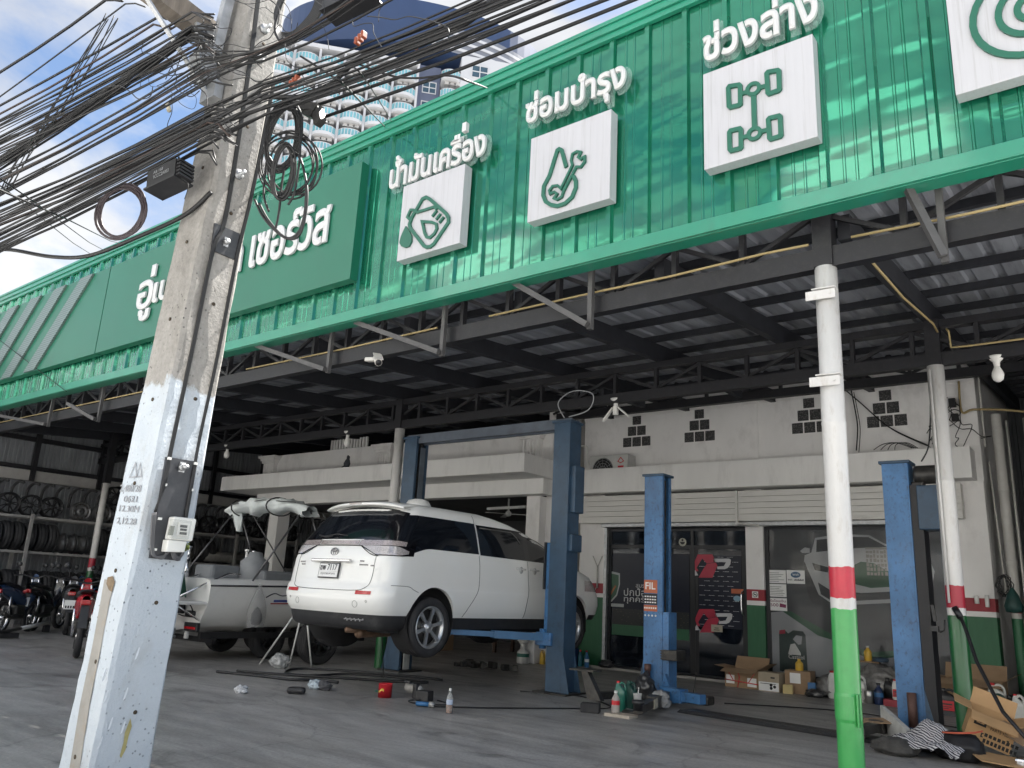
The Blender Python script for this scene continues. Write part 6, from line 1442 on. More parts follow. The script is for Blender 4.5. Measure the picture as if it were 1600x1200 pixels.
# ------------------------------------------------------------------ motorbikes
def bike(label, loc, rz, col, kind='moped', plate=True, tailc=(.4, .01, .02)):
    """built heading +Y with the rear wheel at the origin"""
    o = thing('motorbike', label, 'motorbike', (0, 0, 0), 'motorbikes parked by the tyre rack')
    R = .29
    for y in (0, 1.25):
        m = MB(); m.lathe([(R-.065, -.035), (R-.03, -.045), (R, -.02), (R, .02), (R-.03, .045), (R-.065, .035)], (0, y, R), 'X', 32); w = m.build('wheel', RUBBER, o)
        m = MB(); m.lathe([(R-.064, -.03), (R-.075, -.02), (R-.075, .02), (R-.064, .03)], (0, y, R), 'X', 32); m.lathe([(0, -.05), (.04, -.05), (.04, .05), (0, .05)], (0, y, R), 'X', 12)
        for k in range(14): a = 2*pi*k/14; m.tube([V((.02*(-1)**k, y+.03*cos(a), R+.03*sin(a))), V((0, y+(R-.07)*cos(a+.2), R+(R-.07)*sin(a+.2)))], .0025, 3)
        m.build('rim', CHROME, w)
    m = MB(); m.smooth = True; rows = []
    for y, z, w, h in ((-.28, .80, .05, .05), (-.15, .79, .10, .09), (.15, .74, .13, .13), (.5, .62, .13, .16), (.75, .45, .08, .12), (.95, .55, .06, .14), (1.02, .85, .10, .16), (1.0, 1.0, .06, .08)):
        rows.append([V((w*cos(rad(a)), y, z+h*sin(rad(a)))) for a in range(0, 361, 30)])
    m.grid(rows); m.build('body', col, o)
    m = MB(); m.smooth = True; rows = []
    for y, z, w, h in ((-.22, .88, .09, .03), (-.05, .88, .13, .05), (.3, .82, .13, .05), (.55, .80, .08, .03)):
        rows.append([V((w*cos(rad(a)), y, z+h*sin(rad(a)))) for a in range(0, 361, 30)])
    m.grid(rows); m.build('seat', BLACKP, o)
    m = MB(); m.rbox((0, .45, .38), (.22, .34, .26), .04); m.tube([(.12, .5, .30), (.14, .0, .30), (.15, -.25, .38)], .035, 8); m.tube([(-.09, .4, .35), (-.09, 0, R)], .02, 6); m.tube([(.09, .4, .35), (.09, 0, R)], .02, 6); m.build('engine', GREASE, o)
    for s in (-1, 1):
        m = MB(); m.tube([(s*.07, 1.25, R), (s*.07, 1.08, .75), (s*.06, 1.0, .98)], .018, 6); m.build('fork_leg', CHROME, o)
        m = MB(); m.tube([(s*.10, 0, R), (s*.12, -.05, .66)], .02, 6); m.build('shock_absorber', CHROME, o)
    m = MB(); m.tube(spline([(-.33, .84, 1.03), (-.2, .95, 1.05), (0, .98, 1.0), (.2, .95, 1.05), (.33, .84, 1.03)], 4), .014, 6)
    for s in (-1, 1): m.tube([(s*.24, .92, 1.05), (s*.30, .90, 1.22)], .007, 5); m.lathe([(0, 0), (.05, .0), (.05, .02), (0, .02)], (s*.31, .90, 1.25), 'Y', 12)
    m.build('handlebar', BLACKP, o)
    m = MB(); m.rbox((0, -.30, .76), (.13, .06, .07), .015); m.build('tail_lamp', LENSR, o)
    m = MB(); m.add([(-.05, -.28, .72), (.05, -.28, .72), (.06, -.36, .42), (-.06, -.36, .42), (-.05, -.265, .72), (.05, -.265, .72), (.06, -.345, .42), (-.06, -.345, .42)], [(0,1,2,3), (7,6,5,4), (0,4,5,1), (1,5,6,2), (2,6,7,3), (3,7,4,0)]); m.build('rear_fender', BLACKP, o)
    if plate:
        m = MB(); m.rbox((0, -.375, .56), (.20, .008, .17), .003, rx=-.25); p = m.build('number_plate', PAPER, o)
        m = MB(); ay = V((0, .25, .97)).normalized()
        for r_ in range(2):
            for k in range(4): c = V((-.065+.042*k, -.381-.0+(.03 if r_ == 0 else -.008)*1.0-.003, .595-.075*r_)); m.cbox(c, (.026, .006, .045 if r_ else .03), rx=-.25)
        m.build('plate_print', INK, p)
    o.location = loc; o.rotation_euler = (0, 0, rz); return o
DKB = M('bike_black', (.02, .02, .024), .25, 0, .1, 5, coat=.6); BLB = M('bike_blue', (.03, .06, .13), .25, 0, .1, 5, coat=.6); RDB = M('bike_red', (.42, .015, .025), .25, 0, .1, 5, coat=.6); WTB = M('bike_white', (.6, .6, .58), .3, 0, .1, 5, coat=.5); GYB = M('bike_grey', (.16, .16, .17), .3, .2, .1, 5, coat=.5)
bike('motorbike with wire wheels and a pale rear fender parked nearest the pole', (-16.3, 7.35, 0), 1.15, GYB)
bike('black motorbike with a white plate between two other bikes', (-17.2, 7.05, 0), .75, DKB)
bike('dark blue motorbike at the far left showing its red tail lamp', (-16.55, 6.3, 0), .75, BLB)
bike('dark scooter behind the others with a silver headlamp', (-17.6, 8.35, 0), 1.4, BLB, plate=False)
bike('red and black motorbike half hidden behind the left edge of the pole', (-12.0, 5.62, 0), 1.15, RDB, plate=False)
m = MB(); m.m = 0; A = V((-15.4, 5.95, .12)); B = V((-17.0, 7.3, .17)); mid = A.lerp(B, .35); m.tube([A+(A-B)*.4, mid], .03, 8); m.m = 1; m.tube([mid, B], .035, 8)
bp = m.build('barrier_pole', [BLACKP, M('barrier_white', (.6, .6, .58), .5, dirt=.3)]); tag(bp, 'black and white bar lying low in front of the motorbikes', 'barrier pole')
m = MB(); m.bar(A.lerp(B, .1)-V((0, 0, .115)), A.lerp(B, .1)-V((0, 0, .03)), .12, .3); m.bar(B-V((0, 0, .165)), B-V((0, 0, .036)), .1, .1); m.build('bar_foot', BLACKP, bp)

# ------------------------------------------------------------------ motor boat on its trailer
BX, BY = -11.72, 6.75          # centre line and transom
boat = thing('motor_boat', 'white motor boat with folded canvas top on a trailer, stern towards the street', 'boat', (BX, BY, 0))
HULL = M('gelcoat_white', (.78, .775, .75), .25, 0, .04, 3, coat=.5, dirt=.25, dcol=(.4, .37, .31))
m = MB(); m.smooth = True; rows = []
st_ = [(0, 1.0, .82, .62, .46), (.6, 1.02, .86, .64, .44), (1.6, 1.03, .9, .64, .42), (2.8, 1.0, .84, .66, .42), (3.9, .82, .62, .74, .46), (4.7, .48, .3, .9, .6), (5.2, .06, .04, 1.15, 1.0)]
for y, ws, wc, zc, zk in st_:
    sh = 1.33+.035*y; r = [(-ws, sh), (-ws*.99, (sh+zc)/2+.05), (-wc, zc), (0, zk), (wc, zc), (ws*.99, (sh+zc)/2+.05), (ws, sh)]
    rows.append([V((BX+a, BY+y, b)) for a, b in r])
m.grid(rows); m.smooth = False; m.add(rows[0], [tuple(range(6, -1, -1))]); m.build('hull', HULL, boat)
m = MB(); rows = []
for y, ws, wc, zc, zk in st_: 
    sh = 1.33+.035*y; rows.append([V((BX+s*ws*k, BY+y, sh+dz)) for s, k, dz in ((-1, 1.0, 0), (-1, .97, .10), (-1, .80, .13), (1, .80, .13), (1, .97, .10), (1, 1.0, 0))])
m.smooth = True; m.grid(rows); m.smooth = False; m.add([rows[0][i] for i in range(6)], [(0,1,2,3,4,5)]); m.build('deck', HULL, boat)
m = MB(); m.tube([V((BX+1.03*a, BY+y, 1.335+.035*y)) for a, y in ((.975, 0), (1.0, .6), (1.01, 1.6), (.98, 2.8), (.81, 3.9))], .016, 6); m.tube([V((BX-1.03*a, BY+y, 1.335+.035*y)) for a, y in ((.975, 0), (1.0, .6), (1.01, 1.6))], .016, 6); m.build('rub_rail', M('rail_black', (.025, .025, .03), .5), boat)
m = MB()
m.tube(spline([(BX+1.02, BY+.95, 1.16), (BX+1.02, BY+1.1, 1.24), (BX+1.02, BY+1.25, 1.20), (BX+1.03, BY+1.5, 1.24), (BX+1.03, BY+1.7, 1.18), (BX+1.03, BY+1.55, 1.14), (BX+1.03, BY+1.9, 1.19), (BX+1.035, BY+2.4, 1.26), (BX+1.03, BY+2.7, 1.2)], 5), .011, 5); m.build('hull_scroll', M('decal_dark', (.05, .05, .07), .5), boat)
m = MB(); m.bar((BX+1.02, BY+1.1, 1.10), (BX+1.03, BY+1.75, 1.12), .012, .04); m.build('hull_stripe', M('decal_blue', (.03, .06, .25), .5), boat)
m = MB(); m.bar((BX+1.018, BY+1.05, 1.05), (BX+1.028, BY+1.9, 1.075), .012, .022); m.build('hull_stripe', M('decal_red', (.35, .05, .05), .5), boat)
m = MB(); m.rbox((BX+.80, BY-.28, 1.02), (.36, .62, .06), .02); m.rbox((BX-.6, BY-.25, 1.02), (.6, .55, .06), .02); m.build('swim_platform', HULL, boat)
for x in (.2, .88):
    m = MB(); m.tube([(BX+x, BY-.52, 1.05), (BX+x, BY+.05, 1.40), (BX+x, BY+.35, 1.56), (BX+x, BY+.55, 1.56)], .018, 8); m.tube([(BX+x, BY-.45, 1.0), (BX+x-.05, BY+.0, .72)], .016, 6); m.build('stern_rail', CHROME, boat)
m = MB(); m.rbox((BX+.25, BY+.55, 1.56), (.5, .5, .32), .05); m.rbox((BX+.75, BY+1.4, 1.55), (.30, .9, .22), .05); m.build('cockpit_seat', M('grey_vinyl', (.19, .20, .21), .5, 0, .1, 5), boat)
for x, y, c_ in ((.05, .15, CHROME), (-.25, .3, CHROME), (.45, .9, HULL), (.2, 1.2, CHROME)):
    m = MB(); m.tube([(BX+x, BY+y, 1.40), (BX+x, BY+y, 1.80)], .035, 10); m.tube([(BX+x, BY+y, 1.80), (BX+x, BY+y, 2.0)], .02, 8); m.lathe([(0, 0), (.035, .01), (.035, .05), (0, .06)], (BX+x, BY+y, 2.0), n=10); m.build('rod_holder', c_, boat)
for x, y in ((.85, 1.9), (.9, 2.2)): m = MB(); m.tube([(BX+x, BY+y, 1.5), (BX+x, BY+y, 1.85)], .045, 10); m.build('rod_holder', HULL, boat)
m = MB(); m.lathe([(0, 0), (.20, 0), (.22, .05), (.22, .38), (.12, .48), (.10, .56), (0, .58)], (BX+.55, BY+1.0, 1.44), n=18); m.build('grey_tank', M('tank_grey', (.24, .25, .26), .5, dirt=.2), boat)
m = MB(); m.rbox((BX+.25, BY-.02, .92), (.35, .08, .22), .03); m.rbox((BX+.62, BY-.03, .82), (.22, .06, .12), .03); m.build('battery_box', BLACKP, boat)
m = MB(); m.tube(spline([(BX+.5, BY-.05, .9), (BX+.6, BY-.12, 1.0), (BX+.75, BY-.12, .97), (BX+.8, BY-.1, .82), (BX+.6, BY-.1, .78), (BX+.4, BY-.08, .8)], 6), .01, 6); m.build('battery_cable', CABLE, boat)
# folded canvas top on its frame
m = MB()
TZ = 2.92
for x in (-1.0, .98):
    for (y0, y1) in ((.7, 1.5), (2.2, 1.65)): m.tube([(BX+x, BY+y0, 1.45), (BX+x*.98, BY+y1, TZ-.02)], .016, 8)
    m.tube([(BX+x, BY+2.9, 1.5), (BX+x*.98, BY+1.9, TZ-.03)], .013, 8)
m.tube([(BX-.98, BY+1.55, TZ), (BX+.96, BY+1.55, TZ)], .018, 8); m.build('top_frame', M('tube_dark', (.12, .12, .125), .35, .6), boat)
CANV = M('canvas_pale', (.60, .64, .64), .8, 0, .08, 5, bump=.5, bscale=7)
m = MB(); m.smooth = True; rows = []; rng = random.Random(12)
for i in range(27):
    t = i/26; x = -1.05+2.15*t; dr = .04*sin(t*pi)-.28*max(0, t-.80)**1.0*2.2-.16*max(0, .10-t)*4; r = []
    for k in range(15):
        a = 2*pi*k/14; rr = (.14+.04*sin(7*t*pi+k*1.3)+.03*rng.uniform(-1, 1))*(.8+.35*sin(pi*min(1, t*1.2)))
        r.append(V((BX+x, BY+1.55+rr*1.5*cos(a), TZ+.05+dr+rr*.95*sin(a))))
    r[-1] = r[0]; rows.append(r)
m.grid(rows); cv = m.build('folded_canvas', CANV, boat)
m = MB(); m.smooth = True; rows = []
for i in range(9):
    t = i/8; r = []
    for k in range(8): a = 2*pi*k/7; rr = .11*(1-.55*t)+.02*sin(3*k+4*t); r.append(V((BX-.85+.10*t+rr*cos(a), BY+1.5+rr*sin(a), TZ-.02-.42*t)))
    r[-1] = r[0]; rows.append(r)
m.grid(rows); m.build('hanging_fold', CANV, cv)
m = MB()
for x in (-.75, .25):
    m.tube([V((BX+x, BY+1.55+.27*cos(2*pi*k/16), TZ+.07+.19*sin(2*pi*k/16))) for k in range(16)], .014, 5, closed=True)
m.tube([(BX-1.0, BY+1.4, TZ+.13), (BX+.0, BY+1.38, TZ+.2), (BX+.9, BY+1.38, TZ+.12)], .008, 5); m.build('straps', BLACKP, cv)
boat.scale = (1, 1, .8)
# outboard motor with a green cover
m = MB(); m.smooth = True
m.lathe([(0, .0), (.16, .02), (.26, .12), (.30, .30), (.27, .52), (.18, .66), (0, .70)], (BX+.42, BY-.45, 1.12), n=18); ob = m.build('outboard_cowl', M('dark_cowl', (.03, .033, .04), .4), boat)
m = MB(); m.box((BX+.31, BY-.55, .30), (BX+.53, BY-.25, 1.15)); m.add([(BX+.39, BY-.75, .28), (BX+.45, BY-.75, .28), (BX+.45, BY-.2, .28), (BX+.39, BY-.2, .28), (BX+.40, BY-.5, .10), (BX+.44, BY-.5, .10), (BX+.44, BY-.3, .10), (BX+.40, BY-.3, .10)], [(0,3,2,1),(4,5,6,7),(0,1,5,4),(1,2,6,5),(2,3,7,6),(3,0,4,7)]); m.lathe([(0, 0), (.07, 0), (.06, .3), (0, .36)], (BX+.42, BY-.75, .36), 'Y', 14); m.build('outboard_leg', BLACKP, ob)
m = MB(); m.smooth = True; rows = []; rng = random.Random(3)
for i in range(8):
    t = i/7; rows.append([V((BX+.42+(.16+.20*t**.5)*cos(2*pi*k/20)*(1+.08*sin(5*k)*t), BY-.45+(.16+.20*t**.5)*sin(2*pi*k/20)*(1+.08*sin(5*k)*t), 1.50-.60*t+.05*sin(3*k)*t)) for k in range(21)])
    rows[-1][-1] = rows[-1][0]
m.grid(rows); tag(m.build('engine_cover', M('cloth_green', (.012, .085, .05), .8, 0, .25, 6)), 'crumpled dark green cloth thrown over the outboard motor beside the pole', 'cloth')
# trailer
tr = thing('boat_trailer', 'black boat trailer under the white motor boat with a red and white tail lamp', 'trailer', (BX, BY, 0))
m = MB()
for s in (-1, 1): m.bar((BX+s*.72, BY+.1, .36), (BX+s*.72, BY+4.2, .36), .07, .09)
for y in (.3, 1.5, 3.2): m.bar((BX-.8, BY+y, .285), (BX+.8, BY+y, .285), .06, .07)
m.bar((BX, BY+3, .36), (BX, BY+6.2, .40), .08, .08); m.bar((BX-.72, BY+4.2, .42), (BX, BY+5.2, .42), .07, .07); m.bar((BX+.72, BY+4.2, .42), (BX, BY+5.2, .42), .07, .07)
m.build('frame', M('trailer_black', (.02, .02, .022), .6, .2, .2, 6), tr)
for s in (-1, 1):
    for y in (1.35, 2.1):
        wv = make_wheel('wheel', tr, (BX+s*.62, BY+y, .30), s, .30, .18, .17, DARKW, 5)
    m = MB(); m.smooth = True; m.grid([[V((BX+s*(.62+dx), BY+1.72+.78*cos(rad(a)), .32+.36*sin(rad(a)))) for a in range(0, 181, 15)] for dx in (-.12, .12)]); m.build('mudguard', BLACKP, tr)
m = MB(); m.rbox((BX+.70, BY-.02, .48), (.34, .06, .12), .012); tl = m.build('tail_lamp', BLACKP, tr)
m = MB(); m.rbox((BX+.70, BY-.054, .465), (.28, .012, .035), .004); m.build('red_strip', LENSR, tl)
m = MB(); m.rbox((BX+.60, BY-.03, .36), (.06, .05, .10), .01); m.rbox((BX+.62, BY-.1, 1.0-.55), (.01, .01, .01), .002); m.build('bracket', PWHITE, tl)
m = MB(); m.tube([(BX-.05, BY-.1, .40), (BX+.24, BY-.1, .40)], .05, 12); m.build('winch_motor', M('bright_blue', (.02, .12, .45), .4), tr)
m = MB(); m.rbox((BX+.3, BY-.1, .40), (.10, .09, .09), .01); m.tube([(BX+.1, BY-.1, .33), (BX+.42, BY-.1, .33)], .02, 8); m.rbox((BX-.1, BY-.1, .40), (.06, .1, .1), .01); m.build('winch_bracket', GALV, tr)
# carrier bag hanging on the boat's side
m = MB(); m.smooth = True; rows = []
for i in range(12):
    t = i/11; w = .02+.13*sin(min(1, t*1.15)*pi*.62)**1.3; rows.append([V((BX+1.12+w*.55*cos(2*pi*k/16)*(1+.10*sin(4*k+3*t)), BY+.75+w*sin(2*pi*k/16)*(1+.08*sin(3*k)), 1.12-.62*t)) for k in range(17)]); rows[-1][-1] = rows[-1][0]
m.grid(rows); pb = thing('carrier_bag', 'thin clear plastic bag with dark contents hanging on the side of the boat', 'plastic bag', (BX+1.12, BY+.75, .50))
m.build('film', M('bag_film', (.50, .50, .50), .25, 0, .25, 9, bump=.6, bscale=15, alpha=.30), pb)
m = MB(); m.smooth = True; m.lathe([(0, .0), (.06, .02), (.085, .08), (.075, .17), (.03, .25), (0, .27)], (BX+1.12, BY+.75, .52), n=12); m.build('contents', M('bag_contents', (.05, .05, .055), .7, 0, .5, 20), pb)
# spare wheel and step ladder stand between boat and van
sw_ = thing('spare_wheel', 'loose wheel with dark alloy rim standing on the floor beneath the van', 'wheel', (-10.05, 8.2, 0)); make_wheel('tyre', sw_, (-10.05, 8.25, .335), 1, .335, .22, .21, DARKW, 6)
sl = thing('tripod_stand', 'thin white metal tripod stand under the rear corner of the van', 'stand', (-10.0, 7.75, 0))
TOP = V((-9.95, 7.85, .93))
for e in ((-10.38, 7.50, 0), (-9.98, 7.72, 0), (-9.80, 7.98, 0)):
    m = MB(); m.tube([TOP+(V(e)-TOP)*.04, V(e)], .014, 6); m.build('leg', M('stand_white', (.60, .60, .58), .4, .2), sl)
m = MB(); m.lathe([(0, 0), (.045, 0), (.045, .03), (0, .03)], TOP, n=12); m.build('head', MATS['stand_white'], sl)
m = MB(); 
q3 = [TOP+(V(e)-TOP)*.26 for e in ((-10.38, 7.50, 0), (-9.98, 7.72, 0), (-9.80, 7.98, 0))]
m.tube(q3, .009, 5, closed=True); m.build('spreader', MATS['stand_white'], sl)
# ------------------------------------------------------------------ bottles, jugs, boxes
def pm(name, col, r=.4, **k): return M(name, col, r, **k)
C_GRN = pm('plastic_green', (.012, .12, .085), .3, coat=.2); C_WHT = pm('plastic_white', (.62, .62, .59), .35, dirt=.2); C_BLK = pm('plastic_black', (.018, .018, .02), .35)
C_RED = pm('plastic_red', (.52, .02, .03), .35); C_BLU = pm('plastic_blue', (.03, .13, .30), .35); C_DGR = pm('plastic_dark_green', (.01, .05, .04), .35); C_SIL = pm('plastic_silver', (.34, .34, .33), .35, metal=.5); C_YEL = pm('plastic_yellow', (.60, .38, .05), .4)
def jug(label, x, y, h, w, d, body, cap, lab=None, rz=0.0, z=0.0, handle=True, name='oil_jug', cat='jug', group=None):
    o = thing(name, label, cat, (0, 0, 0), group); m = MB(); m.smooth = True; rows = []
    def sec(z_, sw, sd, ox): 
        P = []
        for k in range(20):
            a = 2*pi*k/20; c, s = cos(a), sin(a); P.append(V((ox+sw/2*math.copysign(abs(c)**.45, c), sd/2*math.copysign(abs(s)**.45, s), z_)))
        return P+[P[0]]
    for z_, sw, sd, ox in ((0, .90, .88, 0), (.02, 1, 1, 0), (.60, 1, 1, 0), (.70, .96, .96, -.0), (.80, .62, .7, -.13), (.88, .36, .45, -.22), (.90, .26, .4, -.22), (.95, .26, .4, -.22)):
        rows.append(sec(h*z_, w*sw, d*min(1, sd), w*ox))
    m.grid(rows); m.smooth = False; m.add(rows[0][:-1], [tuple(range(19, -1, -1))]); m.build('body', body, o)
    m = MB(); m.lathe([(w*.16, h*.93), (w*.16, h*1.0), (0, h*1.0)], (-w*.22, 0, 0), n=14); m.build('cap', cap, o)
    if handle: m = MB(); m.tube(spline([(-w*.10, 0, h*.90), (w*.16, 0, h*.95), (w*.40, 0, h*.86), (w*.44, 0, h*.66)], 5), d*.13, 8); m.build('handle', body, o)
    if lab:
        m = MB(); m.box((-w*.40, -d/2-.002, h*.14), (w*.40, -d/2-.0005, h*.52)); lb_ = m.build('label', lab, o)
        m = MB(); m.box((-w*.32, -d/2-.0032, h*.36), (w*.30, -d/2-.0022, h*.42)); m.box((-w*.32, -d/2-.0032, h*.20), (w*.1, -d/2-.0022, h*.23)); m.box((-w*.32, -d/2-.0032, h*.27), (w*.25, -d/2-.0022, h*.30)); m.build('label_print', C_BLK if lab is not C_BLK else PAPER, lb_)
    o.location = (x, y, z); o.rotation_euler = (0, 0, rz); return o
def bottle(label, x, y, h, r, body, cap, z=0.0, liquid=None, lab=None, name='bottle', cat='bottle'):
    o = thing(name, label, cat, (x, y, z)); m = MB(); m.lathe([(0, 0), (r*.9, 0), (r, h*.03), (r, h*.58), (r*.9, h*.66), (r*.42, h*.82), (r*.36, h*.86), (r*.36, h*.92), (0, h*.92)], (x, y, z), n=18); m.build('body', body, o)
    m = MB(); m.lathe([(r*.42, h*.90), (r*.42, h), (0, h)], (x, y, z), n=14); m.build('cap', cap, o)
    if liquid: m = MB(); m.lathe([(0, .004), (r*.92, .004), (r*.92, h*.34), (0, h*.34)], (x, y, z), n=18); m.build('liquid', liquid, o)
    if lab: m = MB(); m.lathe([(r*1.01, h*.36), (r*1.01, h*.56)], (x, y, z), n=18); m.build('label', lab, o)
    return o
def carton(label, c, size, rz, mat_=CARD, open_=True, marks=None, rx=0.0, ry=0.0, name='cardboard_box'):
    w, d, h = size; o = thing(name, label, 'box', (0, 0, 0)); t_ = .006; m = MB()
    m.box((-w/2, -d/2, 0), (w/2, d/2, t_)); m.box((-w/2, -d/2, t_), (-w/2+t_, d/2, h)); m.box((w/2-t_, -d/2, t_), (w/2, d/2, h)); m.box((-w/2+t_, -d/2, t_), (w/2-t_, -d/2+t_, h)); m.box((-w/2+t_, d/2-t_, t_), (w/2-t_, d/2, h))
    if not open_: m.box((-w/2+t_, -d/2+t_, h-t_), (w/2-t_, d/2-t_, h))
    m.build('walls', mat_, o)
    if open_:
        for i, (a, b, out) in enumerate((((-w/2, -d/2, h), (w/2, -d/2, h), (0, -.8, -.25)), ((-w/2, d/2, h), (w/2, d/2, h), (0, .5, .85)), ((-w/2, -d/2, h), (-w/2, d/2, h), (-.95, 0, .10)), ((w/2, -d/2, h), (w/2, d/2, h), (.8, 0, .5)))):
            a, b = V(a), V(b); u = V(out).normalized()*(min(w, d)*.48); m = MB(); n_ = V((0, 0, .004)); m.add([a, b, b+u, a+u, a+n_, b+n_, b+u+n_, a+u+n_], [(0,3,2,1),(4,5,6,7),(0,1,5,4),(1,2,6,5),(2,3,7,6),(3,0,4,7)]); m.build('flap', mat_, o)
    if marks: marks(o, w, d, h)
    o.location = c; o.rotation_euler = (rx, ry, rz); return o
# boxes by the door
def marks1(o, w, d, h):
    m = MB(); m.box((-w/2+.02, -d/2-.002, .05), (-w/2+.15, -d/2-.0005, .17)); m.box((w/2-.17, -d/2-.002, .03), (w/2-.03, -d/2-.0005, .15)); m.build('paper_label', PAPER, o)
    m = MB(); m.tube([(-w/2-.003, -d/2-.006, .10), (w/2+.003, -d/2-.006, .07)], .008, 5); m.tube([(-.06, -d/2-.006, .0), (-.03, -d/2-.006, .15), (-.07, -d/2-.004, h)], .007, 5); m.tube([(-w/2+.02, -d/2-.006, h), (-w/2+.14, -d/2-.006, .09)], .006, 5); m.tube([(w/2-.02, -d/2-.006, h), (w/2-.16, -d/2-.006, .07)], .006, 5); m.build('red_tape', C_RED, o)
carton('brown carton tied with red tape and open flaps beside the sliding door', (-4.95, 12.22, 0), (.52, .36, .27), -.03, CARDD, True, marks1)
def marks2(o, w, d, h):
    m = MB(); m.box((-w/2+.005, -d/2-.002, .01), (w/2-.005, -d/2-.0005, h*.5)); lw = m.build('white_front', PAPER, o)
    m = MB(); 
    for k in range(3): m.lathe([(0, 0), (.022, 0), (.022, -.001), (0, -.001)], (w*.12+.05*(k % 2), -d/2-.0022, .05+.022*k), 'Y', 10)
    m.box((-w/2+.03, -d/2-.0034, h*.40), (w*.35, -d/2-.0022, h*.43)); m.build('box_print', INK, lw)
    m = MB(); m.box((w*.1, -d/2-.002, h*.7), (w*.3, -d/2-.0005, h*.78)); m.build('box_mark', INK, o)
carton('tan and white carton next to the one tied with red tape', (-4.52, 12.1, 0), (.30, .28, .26), .02, M('carton_tan', (.36, .30, .22), .8), False, marks2)
def marks3(o, w, d, h):
    m = MB(); m.box((-w*.3, -d/2-.002, h*.45), (w*.12, -d/2-.0005, h*.9)); m.build('paper_label', PAPER, o)
carton('taller brown carton with a white label under the printed bottle', (-4.16, 12.25, 0), (.36, .26, .31), .04, CARDD, False, marks3)
bottle('squat yellow bottle lying on the top of the taller carton', -4.15, 12.2, .16, .055, C_YEL, C_YEL, .312)
carton('small yellow and white box standing in front of the taller carton', (-4.26, 12.02, 0), (.13, .09, .12), .2, M('box_yellow', (.5, .40, .18), .6), False, None)
carton('small blue box right of the taller carton', (-3.93, 12.05, 0), (.10, .07, .18), .1, C_BLU, False, None)
def bundle(label, c, s, mat_, seed, cat='plastic bag', name='plastic_bag', sub=.25):
    rg = random.Random(seed); bm = bmesh.new(); bmesh.ops.create_icosphere(bm, subdivisions=4, radius=1)
    from mathutils import noise
    m = MB(); m.smooth = True
    vs = []
    for v in bm.verts:
        p = v.co; f_ = 1+sub*noise.noise(p*2.2+V((seed*3.1, 0, 0)))+sub*.6*noise.noise(p*5.5+V((0, seed*1.7, 0)))+sub*.3*abs(noise.noise(p*13+V((0, seed*1.7, 0)))); q_ = p*f_
        vs.append(V((c[0]+q_.x*s[0], c[1]+q_.y*s[1], c[2]+max(0, (q_.z+.75)*s[2]))))
    bm.verts.index_update(); m.add(vs, [[v.index for v in f_.verts] for f_ in bm.faces]); bm.free()
    return tag(m.build(name, mat_), label, cat)
GBAG = M('grey_film', (.17, .165, .16), .3, 0, .45, 14, bump=.8, bscale=18, coat=.4); DBAG = M('dark_film_bag', (.03, .03, .032), .3, 0, .4, 10, bump=.8, bscale=16, coat=.3); CBAG = M('clear_film', (.40, .40, .40), .2, 0, .4, 16, bump=.9, bscale=20, alpha=.55)
bundle('heap of crumpled grey plastic bags left of the nearest pipe post', (-3.70, 12.25, 0), (.26, .2, .17), GBAG, 1)
bundle('tall bundle wrapped in grey plastic under the window right of the pipe post', (-3.12, 12.45, 0), (.34, .16, .27), GBAG, 2, 'bundle', 'wrapped_bundle')
bundle('small dark crumpled bag on the floor before the grey heap', (-3.86, 11.95, 0), (.13, .1, .06), DBAG, 3)
m = MB(); m.rbox((-3.30, 12.52, .50), (.35, .14, .02), .005); tag(m.build('board', CARDD), 'short wooden board lying over the wrapped bundle', 'board')
bottle('yellow and white squeeze bottle standing on the board over the bundle', -3.28, 12.5, .20, .05, C_YEL, C_WHT, .512)
m = MB(); m.lathe([(0, 0), (.10, 0), (.11, .02), (.10, .05), (.06, .06), (0, .06)], (-3.12, 12.52, .512), n=18); tag(m.build('dish', M('dish_blue', (.04, .07, .11), .4)), 'round dark blue dish on the board beside the squeeze bottle', 'dish')
jug('white jug peeping out at the left side of the nearest pipe post', -3.62, 12.1, .36, .20, .13, C_WHT, C_RED)
jug('white jug with grey label at the right side of the nearest pipe post', -3.30, 12.05, .34, .18, .12, C_WHT, C_WHT, C_SIL)
m = MB(); m.lathe([(0, 0), (.06, 0), (.06, .16), (.055, .165), (0, .165)], (-3.16, 11.98, 0), n=18); tag(m.build('tin', M('tin_silver', (.45, .44, .42), .3, .8)), 'plain silver tin between the white jug and the dark blue bottle', 'tin')
bottle('dark blue bottle with a black top left of the red tray', -3.03, 11.96, .27, .06, M('dark_blue_plastic', (.02, .035, .09), .3), C_BLK, 0, None, C_BLU)
jug('black jug behind the dark blue bottle', -2.93, 12.2, .33, .18, .12, C_BLK, C_BLK)
m = MB(); m.box((-2.96, 11.88, 0), (-2.66, 12.08, .085)); tag(m.build('tray', M('tray_red', (.28, .02, .035), .5, dirt=.3), bevel=.004), 'flat red tray on the floor left of the blue column', 'tray')
jug('red and white oil bottle standing on the red tray', -2.80, 11.97, .25, .12, .07, C_WHT, C_RED, C_RED, 0, .086)
jug('grey bottle leaning behind the red tray', -2.68, 12.2, .30, .13, .09, C_SIL, C_BLK)
m = MB(); m.rbox((-2.52, 12.0, .40), (.14, .12, .16), .01); m.box((-2.56, 11.97, 0), (-2.48, 12.03, .32)); m.build('a', C_SIL) if False else tag(m.build('pump_stand', M('pump_grey', (.26, .27, .28), .5, dirt=.3)), 'grey pump head on a stand just left of the scuffed blue column', 'pump')
m = MB(); m.smooth = True; m.lathe([(.10, 0), (.105, .04), (.09, .09), (.05, .125), (0, .135)], (-2.52, 12.0, .484), n=18); tag(m.build('cap_hat', C_DGR), 'dark green round cap lying on the top of the grey pump', 'cap')
